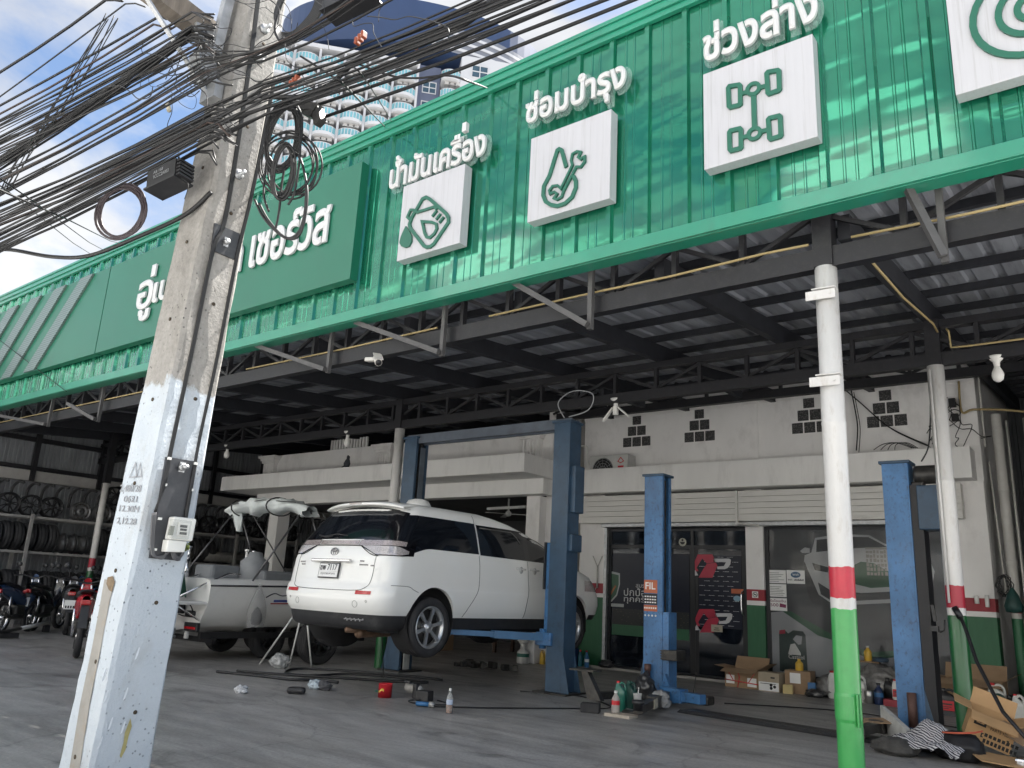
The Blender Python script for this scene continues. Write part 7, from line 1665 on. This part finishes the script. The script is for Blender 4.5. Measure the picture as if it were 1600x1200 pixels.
m = MB(); m.lathe([(0, 0), (.035, .0), (.04, .035), (.035, .07), (0, .07)], (-2.58, 11.80, 0), n=14); tag(m.build('bottle_lid', C_WHT), 'small white bottle lid lying on the floor before the red tray', 'disc')  # loose white lid of a bottle
# right of the column
carton('big open brown carton standing behind the row of oil jugs at right', (-1.98, 12.42, 0), (.72, .42, .40), .0, CARDD, True)
jug('black white and red square oil jug right of the blue column', -2.19, 11.85, .30, .20, .13, C_BLK, C_BLK, C_RED)
jug('white jug half hidden by the shaded green post foot', -1.98, 11.98, .30, .17, .12, C_WHT, C_BLK, C_SIL)
jug('white jug with a big round handle behind the green jug', -1.68, 12.1, .40, .2, .13, C_WHT, C_RED)
jug('green oil jug with white label right of the green post foot', -1.66, 11.85, .30, .21, .13, C_DGR, C_DGR, C_WHT)
jug('dark jug between the green jug and the white red capped jug', -1.50, 12.0, .28, .16, .12, C_BLK, C_BLK, None)
jug('white oil jug with red cap at the right end of the row', -1.40, 11.62, .33, .13, .12, C_WHT, C_RED)
jug('black oil jug with white handle beside the white red capped jug', -1.22, 11.60, .30, .2, .13, C_BLK, C_WHT, C_SIL)
jug('short dark jug cut by the right edge of the photo', -1.02, 11.62, .22, .16, .12, C_BLK, C_GRN, C_WHT)
bundle('large grey sack behind the row at the right edge', (-1.15, 12.4, 0), (.25, .2, .30), GBAG, 8, 'sack', 'sack')
m = MB(); m.box((-2.35, 11.60, 0), (-.9, 11.64, .05)); tag(m.build('low_kerb', M('kerb_dark', (.06, .06, .062), .7, dirt=.3)), 'low dark strip edging the floor in front of the right hand jugs', 'strip')
# left of the shop pillar
jug('white plastic canister by the foot of the green shop pillar', -8.52, 12.55, .42, .26, .18, C_WHT, C_WHT)
def marks4(o, w, d, h):
    m = MB()
    for k in range(3): m.stroke([(-w*.32+.06*k, .02), (-w*.12+.06*k, h*.55), (w*.02+.06*k, .02)], .014, lambda u, v, dd: V((u, -d/2-.001-dd-.0005*k, v)), .001)
    m.build('stripes', M('print_tan', (.45, .30, .18), .6), o)
carton('blue box with pale chevron stripes beside the white canister', (-8.30, 12.52, 0), (.22, .14, .30), 0, M('box_navy', (.02, .05, .14), .5), False, marks4)
bottle('teal bottle with red cap right of the chevron box', -8.12, 12.55, .27, .045, M('teal_plastic', (.02, .12, .16), .35), C_RED)
bottle('taller teal bottle with red cap second from the chevron box', -8.01, 12.58, .27, .045, MATS['teal_plastic'], C_RED)
bottle('light blue bottle with white label nearest the door frame', -7.92, 12.45, .25, .04, C_BLU, C_BLU, 0, None, PAPER)
bundle('small dark rag heap at the foot of the door frame', (-7.55, 12.5, 0.031), (.14, .1, .07), DBAG, 9, 'rag', 'rag_heap')
# in the dark under the van
def funnel(x, y, z): pass
o = bottle('green and white spray bottle with a pale funnel in its neck under the van', -8.9, 11.9, .30, .11, C_WHT, C_WHT, 0, None, C_GRN)
m = MB(); m.lathe([(.02, .29), (.03, .30), (.11, .38), (.105, .385), (.015, .48)], (-8.9, 11.9, 0), n=16); m.build('funnel', C_WHT, o)
jug('yellow bottle in the dark right of the funnel bottle', -8.62, 12.1, .24, .09, .07, C_YEL, C_BLK)
jug('second yellow bottle lying deeper in the dark corner', -8.45, 12.3, .20, .1, .07, C_YEL, C_BLK)
carton('brown carton in the shadow behind the van wheel', (-11.6, 12.6, 0), (.5, .4, .55), .1, CARDD, False)
m = MB(); m.box((-12.6, 13.2, .72), (-8.9, 14.0, .76)); 
for x in (-12.5, -10.7, -9.0): m.box((x-.03, 13.3, 0), (x+.03, 13.36, .719)); m.box((x-.03, 13.9, 0), (x+.03, 13.96, .719))
tag(m.build('work_bench', M('bench_brown', (.09, .055, .04), .7, 0, .2, 6)), 'long dark workbench in the bay behind the van', 'bench')
for i, (x, h_, c_) in enumerate(((-12.0, .35, GREASE), (-11.2, .25, C_BLK), (-10.3, .40, M('motor_brown', (.12, .05, .035), .6)), (-9.5, .30, GREASE))):
    m = MB(); m.lathe([(0, 0), (.12, 0), (.14, .05), (.14, h_*.7), (.07, h_*.8), (.05, h_), (0, h_)], (x, 13.55, .761), n=16)
    tag(m.build('machine_part', c_), 'dark machine part sitting on the bench behind the van', 'machine part', 'machine parts on the bench')
m = MB(); 
for k in range(14):
    rg = random.Random(k); c = V((-8.6+rg.uniform(-.5, .6), 10.3+rg.uniform(-.25, .3), .04+.03*rg.random())); m.rbox(c, (.10+.1*rg.random(), .08, .06+.05*rg.random()), .012, rz=rg.random()*3)
tag(m.build('tool_pile', GREASE), 'pile of greasy tools and parts on the floor under the van', 'tools', kind='stuff')
# ------------------------------------------------------------------ on the open floor
bottle('small glass bottle of tea coloured drink standing alone on the floor', -5.64, 6.36, .235, .033, M('bottle_glass', (.55, .56, .55), .06, alpha=.35), C_WHT, 0, M('tea', (.28, .10, .03), .2), M('label_pale', (.42, .48, .60), .6))
o = thing('paint_tin', 'red and white tin without lid on the floor behind the tea bottle', 'tin', (-6.83, 6.62, 0))
m = MB(); m.lathe([(0, .004), (.072, .004), (.075, 0), (.075, .14), (.078, .145), (.073, .145), (.070, .02), (0, .02)], (-6.83, 6.62, 0), n=24); m.build('body', C_RED, o)
m = MB(); m.lathe([(.0757, .05), (.0757, .135)], (-6.83, 6.62, 0), n=24, a0=0); 
m = MB(); rows = [[V((-6.83+.0762*cos(rad(a)), 6.62+.0762*sin(rad(a)), z)) for a in range(170, 235, 6)] for z in (.01, .13)]; m.grid(rows); m.build('white_panel', PAPER, o)
m = MB(); rows = [[V((-6.83+.0765*cos(rad(a)), 6.62+.0765*sin(rad(a)), z+.015*sin((a-270)*.08))) for a in range(255, 310, 5)] for z in (.06, .085)]; m.grid(rows); m.build('yellow_mark', C_YEL, o)
o = thing('power_tool', 'grubby grey and black cordless tool lying beside the red tin', 'power tool', (-6.6, 6.85, 0))
m = MB(); m.lathe([(0, 0), (.05, .0), (.055, .06), (.045, .18), (.03, .22), (0, .22)], (-6.75, 6.88, .10), 'X', 14); m.build('body', M('tool_grey', (.33, .32, .30), .5, dirt=.6, dscale=15), o)
m = MB(); m.rbox((-6.58, 6.85, .08), (.06, .07, .16), .015); m.rbox((-6.66, 6.8, .17), (.09, .05, .03), .01); m.build('grip', BLACKP, o)
m = MB(); m.rbox((-6.38, 6.78, .055), (.16, .12, .11), .01, rz=.2); tag(m.build('charger', BLACKP), 'black charger box right of the cordless tool', 'charger')
m = MB(); m.tube(spline([(-6.38, 6.72, .02), (-6.45, 6.62, .012), (-6.3, 6.52, .012), (-6.1, 6.62, .012), (-6.0, 6.75, .012), (-6.15, 6.85, .012), (-6.3, 6.9, .012)], 6), .007, 5); m.tube(spline([(-6.3, 6.55, .012), (-6.1, 6.45, .012), (-5.9, 6.62, .012), (-5.6, 7.0, .01), (-5.2, 7.6, .01), (-4.9, 8.2, .01), (-5.5, 8.7, .01), (-5.85, 8.75, .01), (-6.05, 8.55, .02), (-6.3, 8.4, .02)], 8), .008, 5)
tag(m.build('extension_lead', CABLE), 'black lead snaking over the floor from the charger to the column foot', 'cable')
m = MB(); m.tube([(-6.15, 6.42, .03), (-6.02, 6.48, .03)], .022, 10); m.m = 1; m.tube([(-6.02, 6.48, .03), (-5.97, 6.50, .03)], .03, 10); tag(m.build('plug_socket', [C_BLU, C_SIL]), 'blue plug coupling lying on the floor near the charger', 'plug')
m = MB(); m.tube([(-7.15+.05*cos(k*.7), 6.9+.07*sin(k*.9), .014) for k in range(12)], .012, 6); tag(m.build('green_strap', C_GRN), 'small green strap on the floor left of the red tin', 'strap')
bundle('crumpled pale paper on the floor nearest the pole', (-7.83, 5.47, 0), (.07, .05, .045), M('crumpled_paper', (.45, .46, .48), .8, 0, .4, 25), 4, 'paper', 'crumpled_paper', .5)
bundle('dirty pale cloth lump beside the black pouch', (-7.75, 6.4, 0), (.10, .08, .06), M('cloth_pale', (.36, .42, .46), .8, 0, .5, 30), 5, 'cloth', 'rag')
bundle('dark glove lying on the dirty cloth lump', (-7.62, 6.42, .0), (.10, .06, .06), M('glove_dark', (.06, .06, .065), .8, 0, .4, 20), 6, 'glove', 'glove')
m = MB(); m.rbox((-7.52, 5.95, .035), (.20, .11, .07), .03, rz=.7); tag(m.build('pouch', BLACKP), 'black flat pouch lying in front of the cloth lump', 'pouch')
m = MB(); m.tube(spline([(-9.6, 6.6, .02), (-9.2, 6.75, .02), (-8.5, 7.2, .02), (-7.7, 7.75, .02), (-7.5, 8.0, .025), (-8.1, 7.95, .03), (-8.6, 7.6, .03), (-8.7, 7.1, .025), (-9.1, 7.0, .02), (-9.5, 7.5, .02), (-9.0, 7.9, .025), (-8.2, 8.2, .03), (-7.6, 8.4, .02)], 10), .016, 7)
m.tube(spline([(-9.6, 6.3, .02), (-9.0, 6.5, .02), (-8.5, 6.62, .02), (-8.3, 6.9, .02), (-8.0, 6.95, .02)], 8), .016, 7)
tag(m.build('air_hose', M('hose_black', (.012, .012, .014), .45)), 'thick black air hose lying in loops on the floor before the van', 'hose')
m = MB(); m.tube([(-8.05, 7.75, .03), (-7.75, 7.35, .75)], .008, 6); tag(m.build('hanging_lead', CABLE), 'thin black lead hanging from under the van to the hose', 'cable')
bundle('clear plastic sheet crumpled under the tripod stand', (-9.85, 7.45, 0), (.15, .12, .11), M('clear_film_pale', (.45, .46, .46), .25, 0, .4, 16, alpha=.7, coat=.3), 11)
# around the empty lift's left column
jug('green one litre style oil jug with red cap beside the drinking cup', -4.72, 8.12, .31, .125, .085, C_GRN, C_RED, None, .15)
jug('dark green oil jug standing behind the lighter green one', -4.78, 8.45, .29, .15, .09, C_DGR, C_DGR, None, -.3)
o = thing('drinking_cup', 'clear plastic cup with a white straw beside the green oil jug', 'cup', (-4.50, 8.10, .16))
m = MB(); m.lathe([(0, 0), (.034, 0), (.048, .17), (.050, .175), (.046, .18), (0, .185)], (-4.50, 8.10, .03), n=20); m.build('cup', M('cup_clear', (.62, .62, .61), .15, alpha=.5, coat=.3), o)
m = MB(); m.tube([(-4.51, 8.10, .08), (-4.48, 8.09, .27)], .005, 6); m.build('straw', C_WHT, o)
m = MB(); m.lathe([(0, .004), (.034, .004), (.036, .05), (0, .05)], (-4.50, 8.10, .03), n=18); m.build('drink', M('drink_brown', (.22, .18, .13), .3), o)
m = MB(); m.rbox((-4.55, 8.08, .015), (.2, .12, .028), .004, rz=.3); tag(m.build('small_block', GREASE), 'greasy flat block under the drinking cup', 'block')
bottle('small bottle with a red label in the wooden tray', -4.58, 7.78, .215, .045, M('drink_clear', (.55, .5, .47), .12, alpha=.55), C_WHT, .03, None, C_RED)
m = MB(); m.box((-4.66, 7.68, 0), (-4.36, 7.86, .028)); tag(m.build('wood_block', M('wood_pale', (.42, .37, .31), .8, 0, .15, 8, dirt=.4)), 'pale wooden block under the red labelled bottle', 'wood block')
m = MB(); m.rbox((-4.85, 7.72, .05), (.20, .12, .095), .01, rz=.4); tag(m.build('rubber_block', RUBBER), 'black rubber block left of the pale wooden block', 'block')
bundle('clear plastic bag with white contents leaning on the lift arm', (-4.50, 8.62, .03), (.11, .09, .10), CBAG, 13)
bundle('black plastic bag slumped behind the green oil jugs', (-4.86, 8.92, .0), (.13, .11, .19), DBAG, 14)
m = MB(); m.tube([(-4.55, 9.55, .05), (-4.50, 9.55, .36)], .008, 6); m.rbox((-4.48, 9.6, .05), (.3, .2, .1), .02); tag(m.build('release_lever', GREASE), 'greasy lever block on the floor right of the blue column', 'lever')
m = MB(); m.tube(spline([(-4.3, 9.9, .01), (-3.2, 10.6, .01), (-2.2, 10.5, .01), (-1.0, 10.2, .01)], 8), .008, 5); tag(m.build('floor_cable', CABLE), 'thin black cable lying across the floor before the window', 'cable')
# ------------------------------------------------------------------ heap at the bottom right
def marks5(o, w, d, h):
    m = MB(); m.stroke([(-w*.36, h*.62), (-w*.14, h*.62), (-w*.14, h*.92), (-w*.36, h*.92)], .018, lambda u, v, dd: V((u, -d/2-.001-dd, v)), .001, True); m.lathe([(0, 0), (.022, 0), (.022, -.001), (0, -.001)], (-w*.25, -d/2-.001, h*.77), 'Y', 10)
    text(m, 'PARTS 10L', (-w*.02, -d/2-.001, h*.56), (1, 0, 0), (0, 0, 1), w*.38, .03, .001, .0)
    m.stroke([(-w*.12, h*.36), (-w*.16, h*.36), (-w*.16, h*.24), (-w*.12, h*.24)], .01, lambda u, v, dd: V((u, -d/2-.001-dd, v)), .001); m.stroke([(w*.36, h*.44), (w*.40, h*.44), (w*.40, h*.30), (w*.36, h*.30)], .01, lambda u, v, dd: V((u, -d/2-.001-dd, v)), .001)
    for k in range(8): m.box((-w*.1+.034*k, -d/2-.002, h*.29), (-w*.1+.034*k+.024, -d/2-.001, h*.29+.03))
    for k in range(9): m.box((-w*.1+.03*k, -d/2-.002, h*.07), (-w*.1+.03*k+.02, -d/2-.001, h*.07+.035))
    for r_, n_ in ((.62, 3), (.36, 6), (.14, 5)):
        for k in range(n_): m.box((w/2+.001, -d*.35+.05*k, h*r_), (w/2+.002, -d*.35+.05*k+.035, h*r_+.035))
    m.build('box_print', INK, o)
carton('large brown carton tipped on its edge with flaps open at the right', (-1.34, 8.72, .12), (.36, .30, .25), .25, CARD, True, marks5, .16, .34)
bundle('black bag with an orange rim in the heap under the carton', (-1.46, 8.22, 0), (.2, .17, .13), M('bag_black', (.012, .012, .014), .6, 0, .3, 8), 17, 'bag', 'black_bag', .12)
m = MB(); m.tube(spline([(-1.60, 8.18, .21), (-1.47, 8.09, .225), (-1.33, 8.16, .24), (-1.28, 8.26, .25)], 5), .008, 6); tag(m.build('orange_strap', M('strap_orange', (.5, .10, .05), .5)), 'orange red strap on the rim of the black bag', 'strap')
STRIPE = bpy.data.materials.new('striped_cloth'); STRIPE.use_nodes = True
_n = STRIPE.node_tree.nodes; _l = STRIPE.node_tree.links; _b = _n['Principled BSDF']; _b.inputs['Roughness'].default_value = .9
_t = _n.new('ShaderNodeTexCoord'); _w = _n.new('ShaderNodeTexWave'); _w.inputs['Scale'].default_value = 16; _w.inputs['Distortion'].default_value = 2.2; _w.inputs['Detail'].default_value = 1; _w.inputs['Detail Scale'].default_value = 1.2; _w.bands_direction = 'DIAGONAL'
_r = _n.new('ShaderNodeValToRGB'); _r.color_ramp.interpolation = 'CONSTANT'; _r.color_ramp.elements[0].color = (.55, .55, .56, 1); _r.color_ramp.elements[1].position = .5; _r.color_ramp.elements[1].color = (.03, .03, .045, 1)
_l.new(_t.outputs['Object'], _w.inputs['Vector']); _l.new(_w.outputs['Fac'], _r.inputs['Fac']); _l.new(_r.outputs['Color'], _b.inputs['Base Color'])
from mathutils import noise as _nz
m = MB(); m.smooth = True; rows = []
for i in range(26):
    r = []
    for j in range(26):
        u, v = i/25-.5, j/25-.5; x = -1.70+u*.58+.05*_nz.noise(V((u*5, v*5, 1))); y = 8.20+v*.60-.15*u+.05*_nz.noise(V((u*5, v*5, 4)))
        z = .13+.17*math.exp(-((u-.05)**2+(v-.12)**2)*16)+.05*_nz.noise(V((u*6, v*6, 9)))+.02*_nz.noise(V((u*16, v*16, 3)))-.22*max(0, abs(v)-.34)-.18*max(0, abs(u)-.34)
        r.append(V((x, y, max(.012, z))))
    rows.append(r)
m.grid(rows); tag(m.build('striped_cloth', STRIPE, solid=.004), 'black and white striped shirt thrown over the foot of the right lift column', 'cloth')
bundle('dark oily rag heap in front of the right lift column', (-1.92, 7.98, 0), (.18, .12, .08), M('oily_rag', (.05, .048, .045), .85, 0, .4, 12), 19, 'rag', 'rag_heap')
for i, (c, sz, rz, ry, lab) in enumerate((((-1.12, 8.2, .05), (.50, .36, .008), .5, .12, 'flattened tan cardboard sheet lowest in the heap at the right corner'), ((-1.0, 8.75, .18), (.5, .42, .008), -.3, .45, 'grey brown cardboard flap standing behind the right corner heap'), ((-2.25, 8.72, .17), (.34, .22, .008), .3, -.1, 'torn cardboard scrap lying over the lowered lift arm'))):
    m = MB(); m.cbox(c, sz, rz=rz, ry=ry, rx=.1); tag(m.build('cardboard_sheet', CARD if i == 0 else CARDD), lab, 'cardboard')
m = MB(); m.tube([(-1.47, 8.77, 1.22), (-1.42, 8.72, 1.10), (-1.32, 8.55, .80), (-1.12, 8.30, .42), (-.75, 8.0, .03)], .016, 8); m.tube([(-1.50, 8.78, 1.26), (-1.45, 8.75, 1.17)], .03, 8); tag(m.build('long_bar', M('bar_dark', (.03, .03, .033), .35, .6)), 'long dark bar leaning from the second post down to the right edge', 'bar')
m = MB(); m.lathe([(0, 0), (.05, 0), (.05, .13), (.03, .17), (0, .18)], (-.92, 8.18, .10), 'X', 16); m.rbox((-.95, 8.18, .05), (.2, .1, .08), .02); tag(m.build('air_tool', CHROME), 'shiny metal tool at the bottom right corner under the bar', 'tool')
# ------------------------------------------------------------------ small fittings
ac = thing('air_conditioner', 'white outdoor air conditioner unit on the ledge above the shop shutter', 'air conditioner', (-7.6, 12.69, 3.19))
m = MB(); m.rbox((-7.62, 12.69, 3.465), (.80, .30, .53), .012); m.build('casing', M('ac_white', (.52, .52, .50), .5, dirt=.4), ac)
m = MB()
for r_ in (.07, .12, .17, .21): m.tube([(-7.74+r_*cos(2*pi*k/24), 12.535, 3.46+r_*sin(2*pi*k/24)) for k in range(24)], .004, 4, closed=True)
for k in range(12): a = 2*pi*k/12; m.bar((-7.74+.04*cos(a), 12.536, 3.46+.04*sin(a)), (-7.74+.215*cos(a), 12.536, 3.46+.215*sin(a)), .005, .005)
m.build('grille', GALV, ac)
m = MB(); m.lathe([(0, 0), (.22, 0), (.22, -.002), (0, -.002)], (-7.74, 12.539, 3.46), 'Y', 28); m.build('fan_opening', M('ac_dark', (.03, .03, .032), .7), ac)
m = MB(); m.box((-7.42, 12.5385, 3.46), (-7.30, 12.5395, 3.52)); m.stroke([(-7.42, 3.60), (-7.36, 3.67), (-7.30, 3.60), (-7.36, 3.57)], .016, lambda u, v, d: V((u, 12.5394-d, v)), .001, True); m.build('red_badge', C_RED, ac)
m = MB(); m.tube(spline([(-8.0, 12.7, 3.6), (-8.15, 12.7, 3.62), (-8.2, 12.72, 3.8), (-8.25, 12.75, 3.98), (-8.6, 12.8, 3.98)], 6), .014, 6); m.build('pipe', METW, ac)
def bulb(p, label, kind='bulb'):
    o = thing('lamp_bulb', label, 'lamp', p); p = V(p); m = MB(); m.lathe([(0, .12), (.075, .12), (.07, .10), (.03, .06), (.028, .02), (0, .02)], p, n=18); m.build('socket', M('socket_white', (.66, .65, .62), .4), o)
    m = MB()
    if kind == 'bulb': m.smooth = True; m.lathe([(.024, .02), (.03, .0), (.052, -.05), (.055, -.08), (.045, -.12), (.02, -.14), (0, -.145)], p, n=18)
    else:
        m.rbox(p+V((0, 0, -.04)), (.06, .06, .12), .01)
        for s, dz in ((-1, -.12), (1, -.08)): m.bar(p+V((s*.04, 0, 0)), p+V((s*.19, 0, dz-.05)), .05, .018)
    m.build('bulb', MATS['socket_white'], o); return o
p = on_y(1558, 575, 8.87); bulb((p.x, 8.87, p.z), 'unlit white bulb hanging from the truss at the right edge')
p = on_y(543, 685, 8.87); bulb((p.x, 8.87, p.z), 'unlit bulb hanging under the second truss above the van')
p = on_y(962, 637, 8.87); bulb((p.x, 8.87, p.z), 'unlit folding three wing lamp hanging in front of the white upper wall', 'wing')
p = on_y(355, 705, 8.87); bulb((p.x, 8.87, p.z), 'unlit bulb hanging just right of the concrete pole')
# camera under the truss
cc_ = thing('security_camera', 'white bullet security camera bracketed under the front truss', 'camera', (-6.35, 5.75, 3.55)); p0 = on_y(580, 562, 5.72); p1 = on_y(604, 572, 5.62)
m = MB(); m.rbox(p0, (.15, .07, .045), .01, ry=.1); m.tube([p0+V((.06, 0, 0)), p0+V((.09, -.01, .0))], .012, 6); m.build('mount', M('camera_white', (.60, .58, .54), .45, dirt=.3), cc_)
d = V((.55, -.35, -.42)).normalized(); m = MB(); c = p0+V((.09, 0, .01)); m.tube([c, c+d*.17], .042, 14); m.bar(c+V((0, 0, .046))-d*.01, c+d*.20+V((0, 0, .046)), .095, .008); m.build('housing', MATS['camera_white'], cc_)
m = MB(); m.tube([c+d*.171, c+d*.178], .034, 14); m.build('lens', BLACKP, cc_)
# pigeon on the ledge
pg = on_y(541, 731, 11.1); m = MB(); m.smooth = True; rows = []
for t, z, r_ in ((0, 0, .02), (.0, .03, .055), (.01, .09, .068), (.02, .15, .05), (.03, .19, .03), (.035, .22, .034), (.03, .25, .028), (.02, .27, .008)):
    rows.append([V((pg.x+r_*cos(2*pi*k/12)+t, pg.y+r_*1.1*sin(2*pi*k/12), 3.572+z)) for k in range(13)])
m.grid(rows); m.smooth = False; m.add([(pg.x+.06, pg.y-.01, 3.80), (pg.x+.06, pg.y+.01, 3.80), (pg.x+.095, pg.y, 3.795), (pg.x+.06, pg.y, 3.812)], [(0,1,2), (0,2,3), (1,3,2)]); m.add([(pg.x-.06, pg.y-.03, 3.62), (pg.x-.06, pg.y+.03, 3.62), (pg.x-.15, pg.y+.02, 3.585), (pg.x-.15, pg.y-.02, 3.585)], [(0,1,2,3)])
m.tube([(pg.x, pg.y-.02, 3.571), (pg.x, pg.y-.02, 3.61)], .006, 4); m.tube([(pg.x, pg.y+.02, 3.571), (pg.x, pg.y+.02, 3.61)], .006, 4)
tag(m.build('pigeon', M('feather_grey', (.05, .055, .065), .7, 0, .4, 22)), 'dark grey pigeon perched on the concrete ledge above the van', 'bird')
# downpipes and clutter in the passage at the right
for x, y, z1, lab in ((-1.48, 13.0, 4.0, 'white downpipe right beside the corner of the shop wall'), (-1.18, 13.9, 4.1, 'grey white downpipe deeper in the passage on the right')):
    o = thing('downpipe', lab, 'pipe', (x, y, 0)); m = MB()
    for k, (a, b) in enumerate(((0, 1.19), (1.19, 1.26), (1.26, 1.435), (1.435, z1))): m.m = (0, 1, 2, 1)[k]; m.lathe([(.065, a), (.065, b)], (x, y, 0), n=18)
    m.build('pipe', [WGREEN, M('pipe_cream', (.48, .47, .44), .5, dirt=.3), WRED], o)
    for z in (1.9, 2.9): m = MB(); m.lathe([(.069, z), (.073, z+.01), (.073, z+.05), (.069, z+.06)], (x, y, 0), n=18); m.build('clip', MATS['pipe_cream'], o)
m = MB(); m.tube([(-1.36, 13.0, 0), (-1.36, 13.0, 3.9)], .016, 6); m.tube([(-1.62, 12.78, 3.5), (-1.62, 12.8, 5.2)], .014, 6); m.tube([(-1.56, 12.9, 1.3), (-1.6, 12.84, 3.3)], .012, 6); tag(m.build('conduit_run', MATS['pipe_cream']), 'thin cream conduits beside the downpipe at the shop corner', 'conduit')
m = MB()
pts = [on_y(*p, 12.75) for p in ((1520, 640), (1560, 640), (1610, 644))]; m.tube(spline([pts[0]+V((-.15, .05, .45)), pts[0]+V((-.15, .05, .0)), pts[0], pts[1], pts[2]], 6), .016, 6); tag(m.build('yellow_conduit', MATS['yellow_conduit']), 'yellow conduit bending from the shop corner to the right edge', 'conduit')
m = MB(); rng = random.Random(8)
bxp = on_y(1489, 640, 12.8); m.rbox(bxp+V((0, 0, .10)), (.09, .08, .13), .01); m.rbox(bxp+V((.02, 0, -.12)), (.09, .08, .11), .01)
for k in range(9):
    c = bxp+V((rng.uniform(-.1, .1), -.02, rng.uniform(-.15, .2))); pts = [c]
    for q_ in range(5): pts.append(pts[-1]+V((rng.uniform(-.16, .16), rng.uniform(-.02, .01), rng.uniform(-.22, .06))))
    m.tube(spline(pts, 5), .006, 4)
tag(m.build('terminal_wiring', CABLE), 'tangle of black wires and terminals on the white wall beside the second post', 'wiring')
for lab, pts in (('black wires hanging down the upper wall left of the second post', ((1330, 610), (1336, 640), (1340, 668), (1338, 704))), ('long thin black wire slanting across the vent blocks to the second post', ((1312, 602), (1345, 630), (1390, 668), (1450, 696)))):
    m = MB(); m.tube(spline([on_y(a, b, 12.80) for a, b in pts], 6), .010, 5); m.tube(spline([on_y(a+4, b+3, 12.79) for a, b in pts], 6), .006, 5); tag(m.build('wall_wire', CABLE), lab, 'wire')
m = MB()
for k in range(4): m.tube(spline([on_y(a+k*3, b, 12.55) for a, b in ((1365+8*k, 703), (1380+4*k, 694), (1400+3*k, 692), (1425, 700))], 6), .006, 5)
tag(m.build('wire_loops', CABLE), 'loose loops of black wire lying on the shop ledge', 'wire')
m = MB(); rng = random.Random(18)
for k in range(6):
    c = on_y(1566, 915, 12.6); m.tube([c+V((.07*cos(2*pi*i/16)+.02*rng.uniform(-1, 1)+.01*k, -.02*k*.3, .13*sin(2*pi*i/16)+.02*rng.uniform(-1, 1))) for i in range(16)], .007, 5, closed=True)
tag(m.build('cable_coil', CABLE), 'black cable coil hanging on the downpipe in the passage at right', 'cable coil')
c = on_y(1583, 938, 12.4); m = MB(); m.smooth = True; m.lathe([(0, -.16), (.09, -.15), (.11, -.08), (.07, .06), (.02, .15), (0, .16)], c, n=12); tag(m.build('green_bag', M('bag_green', (.012, .05, .045), .6, 0, .3, 9)), 'dark green bag hanging under the cable coil at the right edge', 'bag')
m = MB(); m.add([(-.95, 13.2, 1.35), (-.35, 13.2, 1.25), (-.35, 13.2, 1.9), (-.55, 13.2, 2.05), (-.95, 13.2, 2.2), (-.95, 13.23, 1.35), (-.35, 13.23, 1.25), (-.35, 13.23, 1.9), (-.55, 13.23, 2.05), (-.95, 13.23, 2.2)], [(0,1,2,3,4), (9,8,7,6,5), (0,5,6,1), (1,6,7,2), (2,7,8,3), (3,8,9,4), (4,9,5,0)]); tag(m.build('leaning_panel', M('panel_grey_green', (.30, .31, .28), .6, dirt=.3)), 'pale grey panel leaning behind the downpipe at the right edge', 'panel')
m = MB(); m.rbox((-.6, 12.6, .55), (.7, .5, 1.1), .08); tag(m.build('dark_cabinet', M('cabinet_dark', (.05, .055, .06), .5)), 'dark rounded cabinet at the right edge in the passage', 'cabinet')
m = MB(); m.tube([(-7.95, 12.78, 1.35), (-7.95, 12.78, 1.75)], .018, 6)
for s in (-1, 1): m.tube([(-7.95, 12.78, 1.72), (-7.95+s*.10, 12.77, 1.92)], .008, 5); m.tube([(-7.97, 12.78, 1.36), (-8.05, 12.77, 1.2)], .007, 5)
tag(m.build('wall_hook', MATS['pipe_cream']), 'pale forked hook hanging on the white shop pillar', 'hook')
m = MB(); m.lathe([(0, 0), (.03, 0), (.03, .10), (0, .12)], (-1.90, 12.76, 1.36), n=10); m.rbox((-1.78, 12.77, 1.40), (.05, .04, .16), .01); tag(m.build('wall_tap', METW), 'white tap fitting on the red band at the shop corner', 'tap')
# beam stubs and lamp cable under the second truss
for a, b in (((940, 612), (1005, 632)), ((1120, 598), (1156, 617))):
    A = on_y(*a, 8.95); B = on_y(*b, 9.6) if False else on_x(*b, A.x+.10); m = MB(); m.bar(A, B, .07, .09); m.build('beam_stub', DARKSTEEL, can)
